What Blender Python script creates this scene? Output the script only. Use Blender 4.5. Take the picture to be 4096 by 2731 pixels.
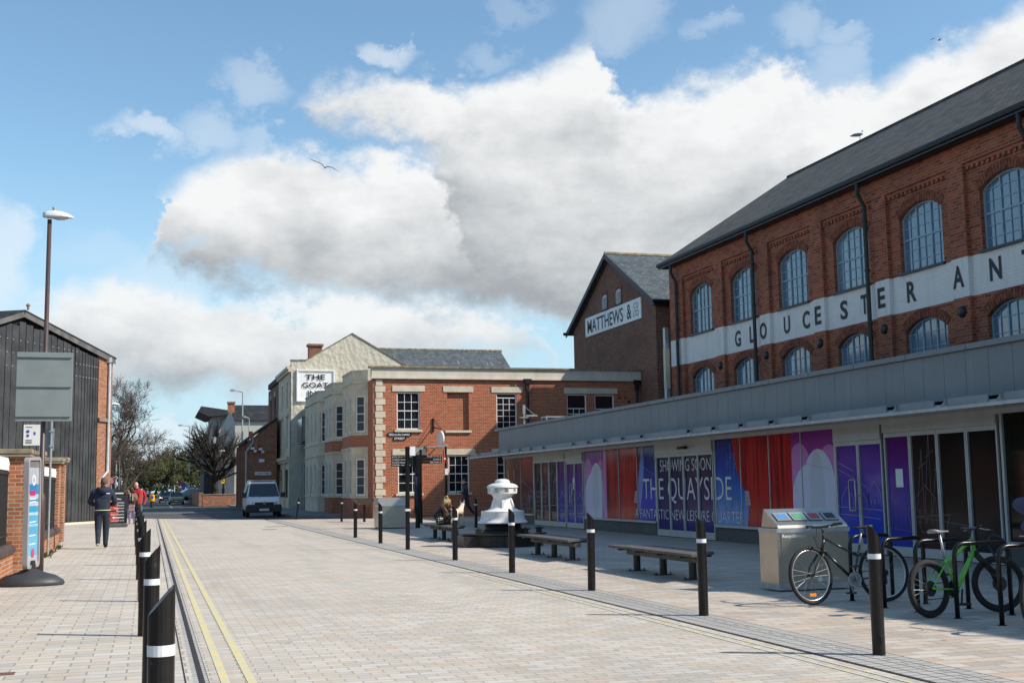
import bpy, bmesh, math, random
from mathutils import Vector, Matrix
random.seed(7)
for o in list(bpy.data.objects): bpy.data.objects.remove(o)
S = bpy.context.scene
COL = S.collection
sin, cos, pi, R = math.sin, math.cos, math.pi, math.radians

# ---------------------------------------------------------------- camera
# world: Y runs down the street, X to the right, Z up; eye height 1.5 m
H = 1.5
up = Vector((-.0155, 1, -.12031)).normalized()
yax = Vector((-1448, -599.5, -4800)).normalized(); yax = (yax - up*yax.dot(up)).normalized()
xax = yax.cross(up)
ROT = Matrix((xax, yax, up))
cam = bpy.data.cameras.new('camera'); co = bpy.data.objects.new('camera', cam); COL.objects.link(co)
M4 = ROT.to_4x4(); M4.translation = (0, 0, H); co.matrix_world = M4
cam.sensor_width = 36; cam.lens = 42.19; cam.clip_end = 3000; cam.clip_start = .1
S.camera = co
S.render.resolution_x = 1024; S.render.resolution_y = 682
S.view_settings.view_transform = 'Standard'; S.view_settings.look = 'None'
S.view_settings.exposure = EXPO = 0.28; S.view_settings.gamma = 1
try: S.view_settings.use_curve_mapping = False
except Exception: pass

# ---------------------------------------------------------------- sun
SUN_EL, SUN_AZ = R(40), R(-30)
sd = Vector((cos(SUN_EL)*cos(SUN_AZ), cos(SUN_EL)*sin(SUN_AZ), sin(SUN_EL)))
sl = bpy.data.lights.new('sun', 'SUN'); sl.energy = 4.8; sl.angle = R(.53); sl.color = (1, .93, .83)
so = bpy.data.objects.new('sun', sl); COL.objects.link(so)
so.rotation_euler = sd.to_track_quat('Z', 'Y').to_euler(); so.location = (0, 0, 50)

# ---------------------------------------------------------------- world: sky with cumulus banks (in azimuth / elevation)
W = bpy.data.worlds.new('World'); S.world = W; W.use_nodes = True
nt = W.node_tree; nt.nodes.clear()
def nd(t, **k):
    n = nt.nodes.new(t)
    for a, b in k.items(): setattr(n, a, b)
    return n
def mth(op, a, b=0.0, c=None, clamp=False):
    n = nd('ShaderNodeMath', operation=op); n.use_clamp = clamp
    for i, v in enumerate((a, b, c)):
        if v is None: continue
        if hasattr(v, 'links'): nt.links.new(v, n.inputs[i])
        else: n.inputs[i].default_value = v
    return n.outputs[0]
def sstep(v, a, b):
    n = nd('ShaderNodeMapRange', interpolation_type='SMOOTHSTEP')
    nt.links.new(v, n.inputs[0]); n.inputs[1].default_value = a; n.inputs[2].default_value = b
    return n.outputs[0]
tc = nd('ShaderNodeTexCoord'); DIR = tc.outputs['Generated']
sep = nd('ShaderNodeSeparateXYZ'); nt.links.new(DIR, sep.inputs[0])
az = mth('MULTIPLY', mth('ARCTAN2', sep.outputs[0], sep.outputs[1]), 57.2958)
el = mth('MULTIPLY', mth('ARCSINE', sep.outputs[2]), 57.2958)
def noise(scale, detail, rough, off=(0, 0, 0), zs=1.0):
    m = nd('ShaderNodeMapping'); nt.links.new(DIR, m.inputs[0]); m.inputs['Location'].default_value = off; m.inputs['Scale'].default_value = (1, 1, zs)
    n = nd('ShaderNodeTexNoise'); n.inputs['Scale'].default_value = scale; n.inputs['Detail'].default_value = detail; n.inputs['Roughness'].default_value = rough
    nt.links.new(m.outputs[0], n.inputs['Vector'])
    return n.outputs['Fac']
nA = mth('SUBTRACT', noise(9, 8, .60, zs=1.5), .5); nB = mth('SUBTRACT', noise(26, 7, .62, (3, 1, 2), 1.3), .5)
nS = noise(11, 7, .58, (0, 0, .0), 1.7); nS2 = noise(11, 7, .58, (-.035, .01, -.05), 1.7)
nG = noise(5, 5, .5, (7, 2, 1), 3.0)
elw = mth('ADD', el, mth('ADD', mth('MULTIPLY', nA, 3.8), mth('MULTIPLY', nB, 3.6)))
azw = mth('ADD', az, mth('MULTIPLY', nB, 4.0))
def aed(x, y):
    u, v = x*1.7415, y*1.7415
    d = ROT @ Vector((u-2048, -(v-1365.5), -4800)); d.normalize()
    return math.degrees(math.atan2(d.x, d.y)), math.degrees(math.asin(d.z))
def curve(pts):
    ps = sorted(aed(*p) for p in pts)
    n = nd('ShaderNodeFloatCurve'); c = n.mapping.curves[0]
    ps = [((a+60)/120, (e+20)/80) for a, e in ps]
    n.mapping.use_clip = False
    while len(c.points) > 2: c.points.remove(c.points[0])
    c.points[0].location = ps[0]; c.points[1].location = ps[-1]
    for p in ps[1:-1]: c.points.new(*p)
    for p in c.points: p.handle_type = 'VECTOR'
    n.mapping.update()
    nt.links.new(mth('MULTIPLY_ADD', azw, 1/120, .5), n.inputs['Value'])
    return mth('MULTIPLY_ADD', n.outputs[0], 80, -20)
TA = curve([(200,760),(345,640),(378,430),(430,395),(520,362),(560,350),(640,325),(720,322),(770,345),(820,335),(880,345),(930,365),(1000,380),(1200,390),(3000,390)])
BA = curve([(200,660),(350,600),(385,575),(440,612),(520,642),(600,668),(680,700),(760,712),(900,708),(1050,715),(1150,705),(1300,725),(1600,760),(3000,800)])
TB = curve([(560,520),(620,340),(672,238),(740,185),(830,180),(900,162),(980,160),(1060,182),(1120,187),(1200,168),(1250,150),(1290,115),(1340,88),(1375,76),(1400,150),(1425,205),(1480,215),(1550,182),(1640,178),(1700,145),(1760,150),(1810,182),(1900,198),(2000,190),(2060,150),(2110,98),(2200,86),(2250,50),(2300,20),(2352,-20),(2600,-80),(3000,-60)])
BB = curve([(560,480),(640,250),(672,245),(720,278),(800,292),(880,325),(950,370),(1000,420),(1100,650),(1300,720),(1600,760),(3000,800)])
TC = curve([(-900,700),(-100,720),(0,700),(100,682),(180,652),(260,634),(360,640),(460,655),(560,655),(700,680),(900,670),(1050,680),(1130,690),(1200,710),(1250,770),(1300,860),(1500,900)])
BC = curve([(-900,850),(-100,850),(0,860),(300,915),(450,905),(600,920),(700,890),(1100,840),(1240,800),(1300,870),(1500,1000)])
def bank(T, B, soft=1.15):
    top = mth('SUBTRACT', T, elw); bot = mth('SUBTRACT', elw, B)
    f = mth('MINIMUM', top, mth('MULTIPLY', bot, .8))
    m = sstep(f, -.45, soft)
    u = mth('DIVIDE', mth('SUBTRACT', el, B), mth('MAXIMUM', mth('SUBTRACT', T, B), 1.0))
    return m, u, top
mA, uA, tA = bank(TA, BA); mB, uB, tB = bank(TB, BB); mC, uC, tC = bank(TC, BC, 1.3)
def tint(u, top):
    # relief from the difference of two shifted noises, lit from the upper right, plus depth under the top
    rel = mth('MULTIPLY', mth('SUBTRACT', nS, nS2), 1.2)
    s = mth('ADD', mth('MULTIPLY', u, .80), mth('MULTIPLY', sstep(top, 5.0, .3), .20))
    s = mth('ADD', s, mth('ADD', mth('MULTIPLY', mth('SUBTRACT', nG, .5), .5), .13))
    s = mth('ADD', s, rel, clamp=True)
    r = nd('ShaderNodeValToRGB'); nt.links.new(s, r.inputs[0])
    e = r.color_ramp.elements
    e[0].position = 0; e[0].color = (.32, .345, .37, 1); e[1].position = .95; e[1].color = (.76, .77, .775, 1)
    x = e.new(.3); x.color = (.46, .485, .505, 1); x = e.new(.6); x.color = (.61, .625, .635, 1)
    return r.outputs[0]
sky = nd('ShaderNodeTexSky', sky_type='NISHITA'); sky.sun_disc = False
sky.sun_elevation = SUN_EL; sky.sun_rotation = R(120); sky.air_density = 1.0; sky.dust_density = .35; sky.ozone_density = 2.2; sky.altitude = 20
SKYK = .135
skc = nd('ShaderNodeVectorMath', operation='MULTIPLY'); nt.links.new(sky.outputs[0], skc.inputs[0]); skc.inputs[1].default_value = (SKYK*1.0, SKYK*1.13, SKYK*1.08)
def _dummy(): pass
def mixc(f, a, b):
    n = nd('ShaderNodeMix', data_type='RGBA'); nt.links.new(f, n.inputs[0]); nt.links.new(a, n.inputs[6]); nt.links.new(b, n.inputs[7])
    return n.outputs[2]
hz = nd('ShaderNodeRGB'); hz.outputs[0].default_value = (.44, .61, .74, 1)
sky0 = mixc(mth('MULTIPLY', sstep(el, 17.0, -1.0), .93), skc.outputs[0], hz.outputs[0])
colr = mixc(mth('MULTIPLY', mC, .97), sky0, tint(uC, tC))
colr = mixc(mA, colr, tint(uA, tA))
colr = mixc(mB, colr, tint(uB, tB))
# small fair-weather scraps
scr = None
for (x, y, rx, ry, k) in [(890,110,1.6,.7,.9),(590,180,2.0,1.3,.55),(340,312,2.0,.9,.85),(495,300,1.9,1.3,.6),(590,312,.8,1.1,.5),(1440,48,2.6,1.5,.5),(1835,70,1.4,1.3,.5),(1640,60,1.2,.8,.4),(-10,600,1.6,2.4,.9),(1930,75,1.2,.8,.5),(1120,125,1.5,.8,.35),(1925,150,1.6,1.3,.5),(1180,15,2.0,.8,.3),(370,1010,2.6,.9,.8),(270,580,3.0,1.2,.25),(400,615,3.0,1.2,.5),(1260,670,3.5,1.2,.6)]:
    a0, e0 = aed(x, y)
    d = mth('ADD', mth('POWER', mth('MULTIPLY', mth('SUBTRACT', azw, a0), 1/rx), 2), mth('POWER', mth('MULTIPLY', mth('SUBTRACT', elw, e0), 1/ry), 2))
    m = mth('MULTIPLY', sstep(d, 1.3, .0), k)
    scr = m if scr is None else mth('MAXIMUM', scr, m)
rgb = nd('ShaderNodeRGB'); rgb.outputs[0].default_value = (.72, .76, .80, 1)
inv = mth('SUBTRACT', 1.0, mth('MAXIMUM', mA, mB))
colr = mixc(mth('MULTIPLY', mth('MULTIPLY', scr, inv), .62), colr, rgb.outputs[0])
bg = nd('ShaderNodeBackground'); nt.links.new(colr, bg.inputs[0]); bg.inputs[1].default_value = 1.0
ow = nd('ShaderNodeOutputWorld'); nt.links.new(bg.outputs[0], ow.inputs[0])
W.cycles.sampling_method = 'MANUAL'; W.cycles.sample_map_resolution = 512

# ---------------------------------------------------------------- materials
MATS = {}
class NT:
    def __init__(s, name):
        s.m = bpy.data.materials.new(name); s.m.use_nodes = True; s.t = s.m.node_tree; s.b = s.t.nodes['Principled BSDF']
    def n(s, t, **k):
        x = s.t.nodes.new(t)
        for a, b in k.items(): setattr(x, a, b)
        return x
    def l(s, a, b): s.t.links.new(a, b)
    def ramp(s, f, els):
        r = s.n('ShaderNodeValToRGB'); s.l(f, r.inputs[0]); e = r.color_ramp.elements
        e[0].position, e[0].color = els[0][0], (*els[0][1], 1); e[1].position, e[1].color = els[-1][0], (*els[-1][1], 1)
        for p, c in els[1:-1]: x = e.new(p); x.color = (*c, 1)
        return r.outputs[0]
    def noise(s, scale, detail=4, rough=.55, vec=None):
        n = s.n('ShaderNodeTexNoise'); n.inputs['Scale'].default_value = scale; n.inputs['Detail'].default_value = detail; n.inputs['Roughness'].default_value = rough
        if vec is None:
            g = s.n('ShaderNodeNewGeometry'); vec = g.outputs['Position']
        s.l(vec, n.inputs['Vector']); return n.outputs['Fac']
    def mix(s, f, a, b, mode='MIX'):
        n = s.n('ShaderNodeMix', data_type='RGBA', blend_type=mode)
        for v, i in ((f, 0), (a, 6), (b, 7)):
            if hasattr(v, 'links'): s.l(v, n.inputs[i])
            elif i == 0: n.inputs[0].default_value = v
            else: n.inputs[i].default_value = (*v, 1)
        return n.outputs[2]
    def bump(s, h, st=.3, d=.01):
        n = s.n('ShaderNodeBump'); n.inputs['Strength'].default_value = st; n.inputs['Distance'].default_value = d
        s.l(h, n.inputs['Height']); s.l(n.outputs[0], s.b.inputs['Normal'])
    def math(s, op, a, b=0., clamp=False):
        n = s.n('ShaderNodeMath', operation=op); n.use_clamp = clamp
        for i, v in enumerate((a, b)):
            if hasattr(v, 'links'): s.l(v, n.inputs[i])
            else: n.inputs[i].default_value = v
        return n.outputs[0]
def pm(name, c, rough=.6, metal=0., var=.12, scale=3., bump=0., spec=.5, coat=0., c2=None, bd=.01, detail=4):
    """painted / stone / metal material whose colour drifts a little with position"""
    if name in MATS: return MATS[name]
    k = NT(name); b = k.b
    b.inputs['Roughness'].default_value = rough; b.inputs['Metallic'].default_value = metal
    b.inputs['Specular IOR Level'].default_value = spec; b.inputs['Coat Weight'].default_value = coat
    f = k.noise(scale, detail)
    d = c2 or tuple(x*(1-2*var) for x in c)
    hi = tuple(min(1, x*(1+.6*var)) for x in c)
    k.l(k.ramp(f, [(.3, d), (.7, hi)]), b.inputs['Base Color'])
    rr = k.math('MULTIPLY_ADD', f, .3*rough) if False else None
    if bump: k.bump(k.noise(scale*6, 3), bump, bd)
    MATS[name] = k.m; return k.m
def streak(k, amount, col, sx=2.2, sz=.16, th=.5):
    """run-off streaks down a surface, mixed into its colour"""
    lk = k.b.inputs['Base Color'].links[0].from_socket; g = k.n('ShaderNodeNewGeometry'); mp = k.n('ShaderNodeMapping'); mp.inputs['Scale'].default_value = (sx, sx, sz); k.l(g.outputs['Position'], mp.inputs[0])
    f = k.math('MULTIPLY', k.math('SUBTRACT', k.noise(2.0, 6, .65, mp.outputs[0]), th, True), amount, True); k.l(k.mix(f, lk, col), k.b.inputs['Base Color'])
class KW(NT):
    def __init__(s, m): s.m = m; s.t = m.node_tree; s.b = s.t.nodes['Principled BSDF']
def flatmat(name, c, rough=.5, spec=.5, metal=0., alpha=None):
    if name in MATS: return MATS[name]
    k = NT(name); k.b.inputs['Base Color'].default_value = (*c, 1); k.b.inputs['Roughness'].default_value = rough
    k.b.inputs['Specular IOR Level'].default_value = spec; k.b.inputs['Metallic'].default_value = metal
    MATS[name] = k.m; return k.m
def brickm(name, cols, mortar, w=.225, h=.075, ms=.011, dirt=(.05, .04, .035), dirtk=.35, bump=.5, off=.5, mixn=.5, rough=.85, stain=.6, gum=0):
    if name in MATS: return MATS[name]
    k = NT(name); b = k.b; uv = k.n('ShaderNodeUVMap')
    t = k.n('ShaderNodeTexBrick'); t.offset = off; t.inputs['Scale'].default_value = 1
    t.inputs['Brick Width'].default_value = w; t.inputs['Row Height'].default_value = h; t.inputs['Mortar Size'].default_value = ms
    t.inputs['Mortar Smooth'].default_value = .25
    t.inputs['Color1'].default_value = (0, 0, 0, 1); t.inputs['Color2'].default_value = (1, 1, 1, 1); t.inputs['Mortar'].default_value = (.5, .5, .5, 1)
    k.l(uv.outputs[0], t.inputs['Vector'])
    n = len(cols)
    v = k.mix(mixn*.35, t.outputs['Color'], k.noise(1.3, 5))
    c = k.ramp(v, [(i/(n-1)*.8+.1, x) for i, x in enumerate(cols)])
    c = k.mix(k.math('MULTIPLY', k.noise(22, 4), .35), c, tuple(x*.55 for x in cols[n//2]))
    c = k.mix(t.outputs['Fac'], c, mortar)
    f = k.math('MULTIPLY', k.math('SUBTRACT', k.noise(stain, 6, .6), .48, True), dirtk*5, True)
    c = k.mix(f, c, dirt)
    k.l(c, b.inputs['Base Color']); b.inputs['Roughness'].default_value = rough
    b.inputs['Specular IOR Level'].default_value = .25
    hgt = k.math('ADD', k.math('MULTIPLY', k.math('SUBTRACT', 1., t.outputs['Fac']), 1.), k.math('MULTIPLY', k.noise(60, 3), .35))
    k.bump(hgt, bump, .008)
    if gum:
        vo = k.n('ShaderNodeTexVoronoi'); vo.inputs['Scale'].default_value = 1.6; g = k.n('ShaderNodeNewGeometry'); k.l(g.outputs['Position'], vo.inputs[0])
        sp = k.math('LESS_THAN', vo.outputs['Distance'], .055); c = k.mix(k.math('MULTIPLY', sp, .55), c, (.12,.11,.10))
        mp = k.n('ShaderNodeMapping'); mp.inputs['Scale'].default_value = (1.1,.05,1); k.l(g.outputs['Position'], mp.inputs[0])
        tr = k.math('MULTIPLY', k.math('SUBTRACT', k.noise(1.6, 4, .6, mp.outputs[0]), .52, True), gum, True); c = k.mix(tr, c, (.22,.20,.18)); k.l(c, b.inputs['Base Color'])
    MATS[name] = k.m; return k.m
def glassm(name, c=(.015, .02, .025), rough=.04, spec=1.0, wob=.0):
    if name in MATS: return MATS[name]
    k = NT(name); k.b.inputs['Base Color'].default_value = (*c, 1); k.b.inputs['Roughness'].default_value = rough; k.b.inputs['Specular IOR Level'].default_value = spec
    if wob: k.bump(k.noise(1.2, 2), wob, .02)
    MATS[name] = k.m; return k.m

# ---------------------------------------------------------------- mesh helper
def wloc(p):
    v = Vector((0, 0, 0))
    while p is not None: v += p.location; p = p.parent
    return v
class MB:
    def __init__(s): s.v = []; s.f = []; s.mi = []; s.m = 0; s.sm = []; s.smooth = False; s.X = None
    def add(s, vs, fs):
        k = len(s.v)
        if s.X is not None: vs = [s.X @ Vector(p) for p in vs]
        s.v += [tuple(p) for p in vs]
        for f in fs: s.f.append(tuple(i+k for i in f)); s.mi.append(s.m); s.sm.append(s.smooth)
        return s
    def box(s, x0, x1, y0, y1, z0, z1):
        return s.add([(x0,y0,z0),(x1,y0,z0),(x1,y1,z0),(x0,y1,z0),(x0,y0,z1),(x1,y0,z1),(x1,y1,z1),(x0,y1,z1)],
                     [(0,3,2,1),(4,5,6,7),(0,1,5,4),(1,2,6,5),(2,3,7,6),(3,0,4,7)])
    def obox(s, c, t, n, w, d, h):
        """box centred at c (bottom centre), t = width axis, n = depth axis, both horizontal"""
        t = Vector(t).normalized()*w/2; n = Vector(n).normalized()*d/2; c = Vector(c); u = Vector((0, 0, h))
        b = [c-t-n, c+t-n, c+t+n, c-t+n]
        return s.add(b+[p+u for p in b], [(0,3,2,1),(4,5,6,7),(0,1,5,4),(1,2,6,5),(2,3,7,6),(3,0,4,7)])
    def quad(s, *p): return s.add(p, [tuple(range(len(p)))])
    def prism(s, poly, d):
        """poly: list of 3D points, d: extrusion vector"""
        d = Vector(d); n = len(poly); P = [Vector(p) for p in poly]; Q = [p+d for p in P]
        return s.add(P+Q, [tuple(range(n))[::-1], tuple(range(n, 2*n))]+[(i, (i+1) % n, n+(i+1) % n, n+i) for i in range(n)])
    def tube(s, pts, r, n=8, cap=True, closed=False):
        pts = [Vector(p) for p in pts]; m = len(pts); rs = r if isinstance(r, (list, tuple)) else [r]*m
        vs = []; ref = None
        for i, p in enumerate(pts):
            a = pts[i-1] if (i > 0 or closed) else p; b = pts[(i+1) % m] if (i < m-1 or closed) else p
            t = (b-a).normalized() if (b-a).length > 1e-9 else Vector((0, 0, 1))
            if ref is None: ref = Vector((0, 0, 1)) if abs(t.z) < .9 else Vector((1, 0, 0))
            u = ref-t*ref.dot(t)
            u = u.normalized() if u.length > 1e-6 else t.orthogonal().normalized()
            ref = u; w = t.cross(u)
            vs += [p+(u*cos(2*pi*j/n)+w*sin(2*pi*j/n))*rs[i] for j in range(n)]
        fs = []
        for i in range(m if closed else m-1):
            for j in range(n):
                a, b = i*n, ((i+1) % m)*n; fs.append((a+j, a+(j+1) % n, b+(j+1) % n, b+j))
        if cap and not closed: fs += [tuple(range(n))[::-1], tuple(range((m-1)*n, m*n))]
        return s.add(vs, fs)
    def lathe(s, prof, c=(0, 0, 0), n=24, sx=1, sy=1):
        vs = []; m = len(prof)
        for r, z in prof: vs += [(c[0]+r*sx*cos(2*pi*j/n), c[1]+r*sy*sin(2*pi*j/n), c[2]+z) for j in range(n)]
        fs = [(i*n+j, i*n+(j+1) % n, (i+1)*n+(j+1) % n, (i+1)*n+j) for i in range(m-1) for j in range(n)]
        if prof[0][0] > 1e-4: fs.append(tuple(range(n))[::-1])
        if prof[-1][0] > 1e-4: fs.append(tuple(range((m-1)*n, m*n)))
        return s.add(vs, fs)
    def ball(s, c, r, n=12, k=8, sc=(1, 1, 1)):
        vs = []; fs = []
        for i in range(k+1):
            a = -pi/2+pi*i/k
            vs += [(c[0]+r*sc[0]*cos(a)*cos(2*pi*j/n), c[1]+r*sc[1]*cos(a)*sin(2*pi*j/n), c[2]+r*sc[2]*sin(a)) for j in range(n)]
        for i in range(k):
            for j in range(n): fs.append((i*n+j, i*n+(j+1) % n, (i+1)*n+(j+1) % n, (i+1)*n+j))
        return s.add(vs, fs)
    def build(s, name, mat, parent=None, kind=None, label=None, bevel=0, local=False):
        me = bpy.data.meshes.new(name)
        off = Vector((0, 0, 0)) if local else wloc(parent)
        me.from_pydata([(p[0]-off.x, p[1]-off.y, p[2]-off.z) for p in s.v], [], s.f)
        ms = mat if isinstance(mat, (list, tuple)) else [mat]
        for m in ms: me.materials.append(m)
        me.polygons.foreach_set('material_index', s.mi); me.polygons.foreach_set('use_smooth', s.sm)
        me.update()
        uvl = me.uv_layers.new(name='UVMap'); Z = Vector((0, 0, 1))
        for p in me.polygons:
            n = p.normal; t = Z.cross(n)
            if t.length < .05: t = Vector((1, 0, 0))
            t.normalize(); b = n.cross(t)
            if abs(n.z) > .95: t, b = Vector((1, 0, 0)), Vector((0, 1, 0))
            # keep the same sense of direction for opposite walls
            for li in p.loop_indices:
                c = me.vertices[me.loops[li].vertex_index].co+off
                uvl.data[li].uv = (c.dot(t), c.dot(b))
        o = bpy.data.objects.new(name, me); COL.objects.link(o); o.parent = parent
        if kind: o['kind'] = kind
        if label: o['label'] = label
        if bevel:
            bv = o.modifiers.new('bevel', 'BEVEL'); bv.width = bevel; bv.segments = 2; bv.limit_method = 'ANGLE'; bv.angle_limit = R(40)
        return o
def tag(o, label, cat, group=None):
    o['label'] = label; o['category'] = cat
    if group: o['group'] = group
    return o
def thing(name, loc, label, cat, group=None, rz=0):
    o = bpy.data.objects.new(name, None); COL.objects.link(o); o.location = loc; o.rotation_euler = (0, 0, rz); o.empty_display_size = .3
    return tag(o, label, cat, group)
KIDS = {}
def copy_tree(o, parent=None):
    c = o.copy(); COL.objects.link(c); c.parent = parent
    for ch in [x for x in bpy.data.objects if x.parent is o and x is not c]: copy_tree(ch, c)
    return c
def bx(name, mat, parent, *a, **k):
    return MB().box(*a).build(name, mat, parent, **k)
TXT = {}
def text_geo(s, off=0.0, sp=1.0):
    key = (s, off, sp)
    if key in TXT: return TXT[key]
    c = bpy.data.curves.new('t', 'FONT'); c.body = s; c.size = 1; c.offset = off; c.space_character = sp; c.resolution_u = 3; c.align_x = 'LEFT'
    o = bpy.data.objects.new('t', c); COL.objects.link(o)
    bpy.context.view_layer.update()
    dg = bpy.context.evaluated_depsgraph_get(); me = bpy.data.meshes.new_from_object(o.evaluated_get(dg))
    vs = [(v.co.x, v.co.y) for v in me.vertices]; fs = [tuple(p.vertices) for p in me.polygons]
    bpy.data.objects.remove(o); bpy.data.curves.remove(c); bpy.data.meshes.remove(me)
    xs = [v[0] for v in vs]; ys = [v[1] for v in vs]; x0, x1, y0, y1 = min(xs), max(xs), min(ys), max(ys)
    vs = [((x-x0)/(x1-x0), (y-y0)/(y1-y0)) for x, y in vs]
    TXT[key] = (vs, fs, (x1-x0)/(y1-y0)); return TXT[key]
def put_text(mb, s, org, t, u, w, h, n, th=.004, off=0., sp=1.):
    """lettering s in a w x h box whose lower left corner is org, raised by th along n"""
    vs, fs, asp = text_geo(s, off, sp); org, t, u, n = Vector(org), Vector(t), Vector(u), Vector(n)
    if w is None: w = h*asp
    P = [org+t*(x*w)+u*(y*h)+n*th for x, y in vs]
    if t.cross(u).dot(n) < 0: fs = [f[::-1] for f in fs]
    mb.add(P, fs); return w
def wall(mb, org, t, n, W_, H_, ops, depth=.12, top=None):
    """wall panel from org along t (width) and up; ops = (s0,s1,z0,z1[,rise]) openings with reveals going in by depth"""
    org, t, n = Vector(org), Vector(t).normalized(), Vector(n).normalized(); U = Vector((0, 0, 1))
    ss = sorted({0., W_, *[a for o in ops for a in o[:2]]}); zs = sorted({0., H_, *[a for o in ops for a in o[2:4]]})
    flip = t.cross(U).dot(n) < 0
    P = lambda s, z, d=0.: org+t*s+U*z-n*d
    def q(*p):
        mb.quad(*(p[::-1] if flip else p))
    for i in range(len(ss)-1):
        for j in range(len(zs)-1):
            cs, cz = (ss[i]+ss[i+1])/2, (zs[j]+zs[j+1])/2
            if any(o[0] < cs < o[1] and o[2] < cz < o[3] for o in ops): continue
            q(P(ss[i], zs[j]), P(ss[i+1], zs[j]), P(ss[i+1], zs[j+1]), P(ss[i], zs[j+1]))
    for o in ops:
        a, b, c, d = o[:4]; r = o[4] if len(o) > 4 else 0
        if r:
            arc = arch(a, b, d-r, r)
            for k in range(len(arc)-1):
                p0, p1 = arc[k], arc[k+1]
                q(P(*p0), P(*p1), P(p1[0], d), P(p0[0], d)); q(P(*p0, depth), P(*p1, depth), P(*p1), P(*p0))
            d2 = d-r
        else:
            q(P(a, d, depth), P(b, d, depth), P(b, d), P(a, d)); d2 = d
        q(P(a, c), P(b, c), P(b, c, depth), P(a, c, depth))
        q(P(a, c, depth), P(a, d2, depth), P(a, d2), P(a, c)); q(P(b, c), P(b, d2), P(b, d2, depth), P(b, c, depth))
def arch(a, b, z, r, n=10):
    w = (b-a)/2; Rr = (w*w+r*r)/(2*r); th = math.asin(w/Rr)
    return [((a+b)/2+Rr*sin(-th+2*th*i/n), z+r-Rr+Rr*cos(-th+2*th*i/n)) for i in range(n+1)]
def skin(pts, edges, root=0, sub=2, X=None):
    """pts: (x,y,z,r[,r2]) joints -> (verts, faces) of one smooth skinned body"""
    me = bpy.data.meshes.new('s'); me.from_pydata([p[:3] for p in pts], edges, [])
    o = bpy.data.objects.new('s', me); COL.objects.link(o)
    md = o.modifiers.new('k', 'SKIN'); md.use_smooth_shade = True
    sv = me.skin_vertices[0].data
    for i, p in enumerate(pts):
        sv[i].radius = (p[3], p[4] if len(p) > 4 else p[3]); sv[i].use_root = (i == root)
    sd_ = o.modifiers.new('u', 'SUBSURF'); sd_.levels = sub; sd_.render_levels = sub
    bpy.context.view_layer.update()
    dg = bpy.context.evaluated_depsgraph_get(); m2 = bpy.data.meshes.new_from_object(o.evaluated_get(dg))
    vs = [tuple(v.co) for v in m2.vertices]; fs = [tuple(p.vertices) for p in m2.polygons]
    bpy.data.objects.remove(o); bpy.data.meshes.remove(me); bpy.data.meshes.remove(m2)
    return vs, fs
# ---------------------------------------------------------------- material palette
BR_OR = brickm('brick_orange_red', [(.29,.050,.018),(.42,.080,.026),(.50,.120,.042),(.35,.060,.020)], (.42,.32,.22), dirtk=.10, ms=.011)
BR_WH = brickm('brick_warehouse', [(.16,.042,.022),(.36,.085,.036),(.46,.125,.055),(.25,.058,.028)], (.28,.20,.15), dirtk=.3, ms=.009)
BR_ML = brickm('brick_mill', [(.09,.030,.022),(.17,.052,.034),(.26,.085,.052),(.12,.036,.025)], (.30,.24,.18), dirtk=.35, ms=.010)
BR_PI = brickm('brick_pier', [(.30,.085,.035),(.42,.13,.05),(.50,.20,.09),(.34,.09,.04)], (.40,.33,.25), h=.078, ms=.012, bump=1., dirtk=.25, stain=2.5)
BR_DK = brickm('brick_old_dark', [(.17,.055,.032),(.34,.10,.045),(.42,.16,.08),(.24,.07,.04)], (.3,.24,.18), dirtk=.3)
PAVC = [(.46,.425,.375),(.56,.49,.41),(.61,.57,.515),(.57,.465,.36),(.51,.48,.43),(.61,.53,.43),(.63,.585,.53)]
def pavem(name, w, h, ms, mortar, cols=PAVC, off=.5, dk=.16, gum=1.2):
    m = brickm(name, cols, mortar, w=w, h=h, ms=ms, dirt=(.24, .225, .20), dirtk=dk, bump=.6, off=off, mixn=.6, rough=.75, stain=.35, gum=gum)
    return m
PV_ROAD = pavem('paving_carriageway', .25, .125, .0065, (.33,.30,.25), dk=.24)
PV_LEFT = pavem('paving_footway', .32, .20, .009, (.32,.29,.24))
PV_PLAZ = pavem('paving_plaza', .40, .18, .009, (.30,.27,.23), [(.40,.36,.31),(.55,.48,.405),(.59,.54,.48),(.56,.42,.30),(.43,.395,.35),(.61,.51,.40)])
PV_STRP = pavem('paving_strip', 2.4, .125, .010, (.16,.145,.125), [(.40,.39,.36),(.47,.45,.42),(.42,.40,.37),(.49,.475,.44)])
ASPH = pm('asphalt', (.075,.075,.078), .9, var=.18, scale=.5, bump=.25, detail=8)
STONE = pm('bath_stone', (.68,.575,.42), .85, var=.14, scale=1.6, bump=.12, detail=7)
STONE2 = pm('stone_cream', (.62,.55,.42), .8, var=.10, scale=2.2, bump=.1, detail=7)
CEMENT = pm('parapet_render', (.66,.60,.49), .85, var=.09, scale=1.1, bump=.08, detail=8)
COPING = pm('coping_lichen', (.30,.25,.17), .95, var=.3, scale=4, bump=.3)
WPAINT = pm('white_sash_paint', (.80,.79,.75), .4, var=.03, scale=5)
WBAND = brickm('white_painted_brick', [(.80,.77,.71),(.84,.81,.75),(.82,.79,.73)], (.68,.68,.68), dirt=(.48,.46,.43), dirtk=.12, bump=.35)
BLACKP = pm('black_gloss_paint', (.009,.008,.008), .3, var=.1, scale=20, spec=.35)
BLACKM = pm('black_matt', (.02,.019,.02), .6, var=.2, scale=6)
GUTT = pm('cast_iron_black', (.012,.012,.014), .45, var=.2, scale=5)
LETT = pm('sign_letter_black', (.02,.018,.02), .6, var=.2, scale=8)
WSIGN = pm('white_sign_board', (.80,.80,.79), .5, var=.05, scale=3)
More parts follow.
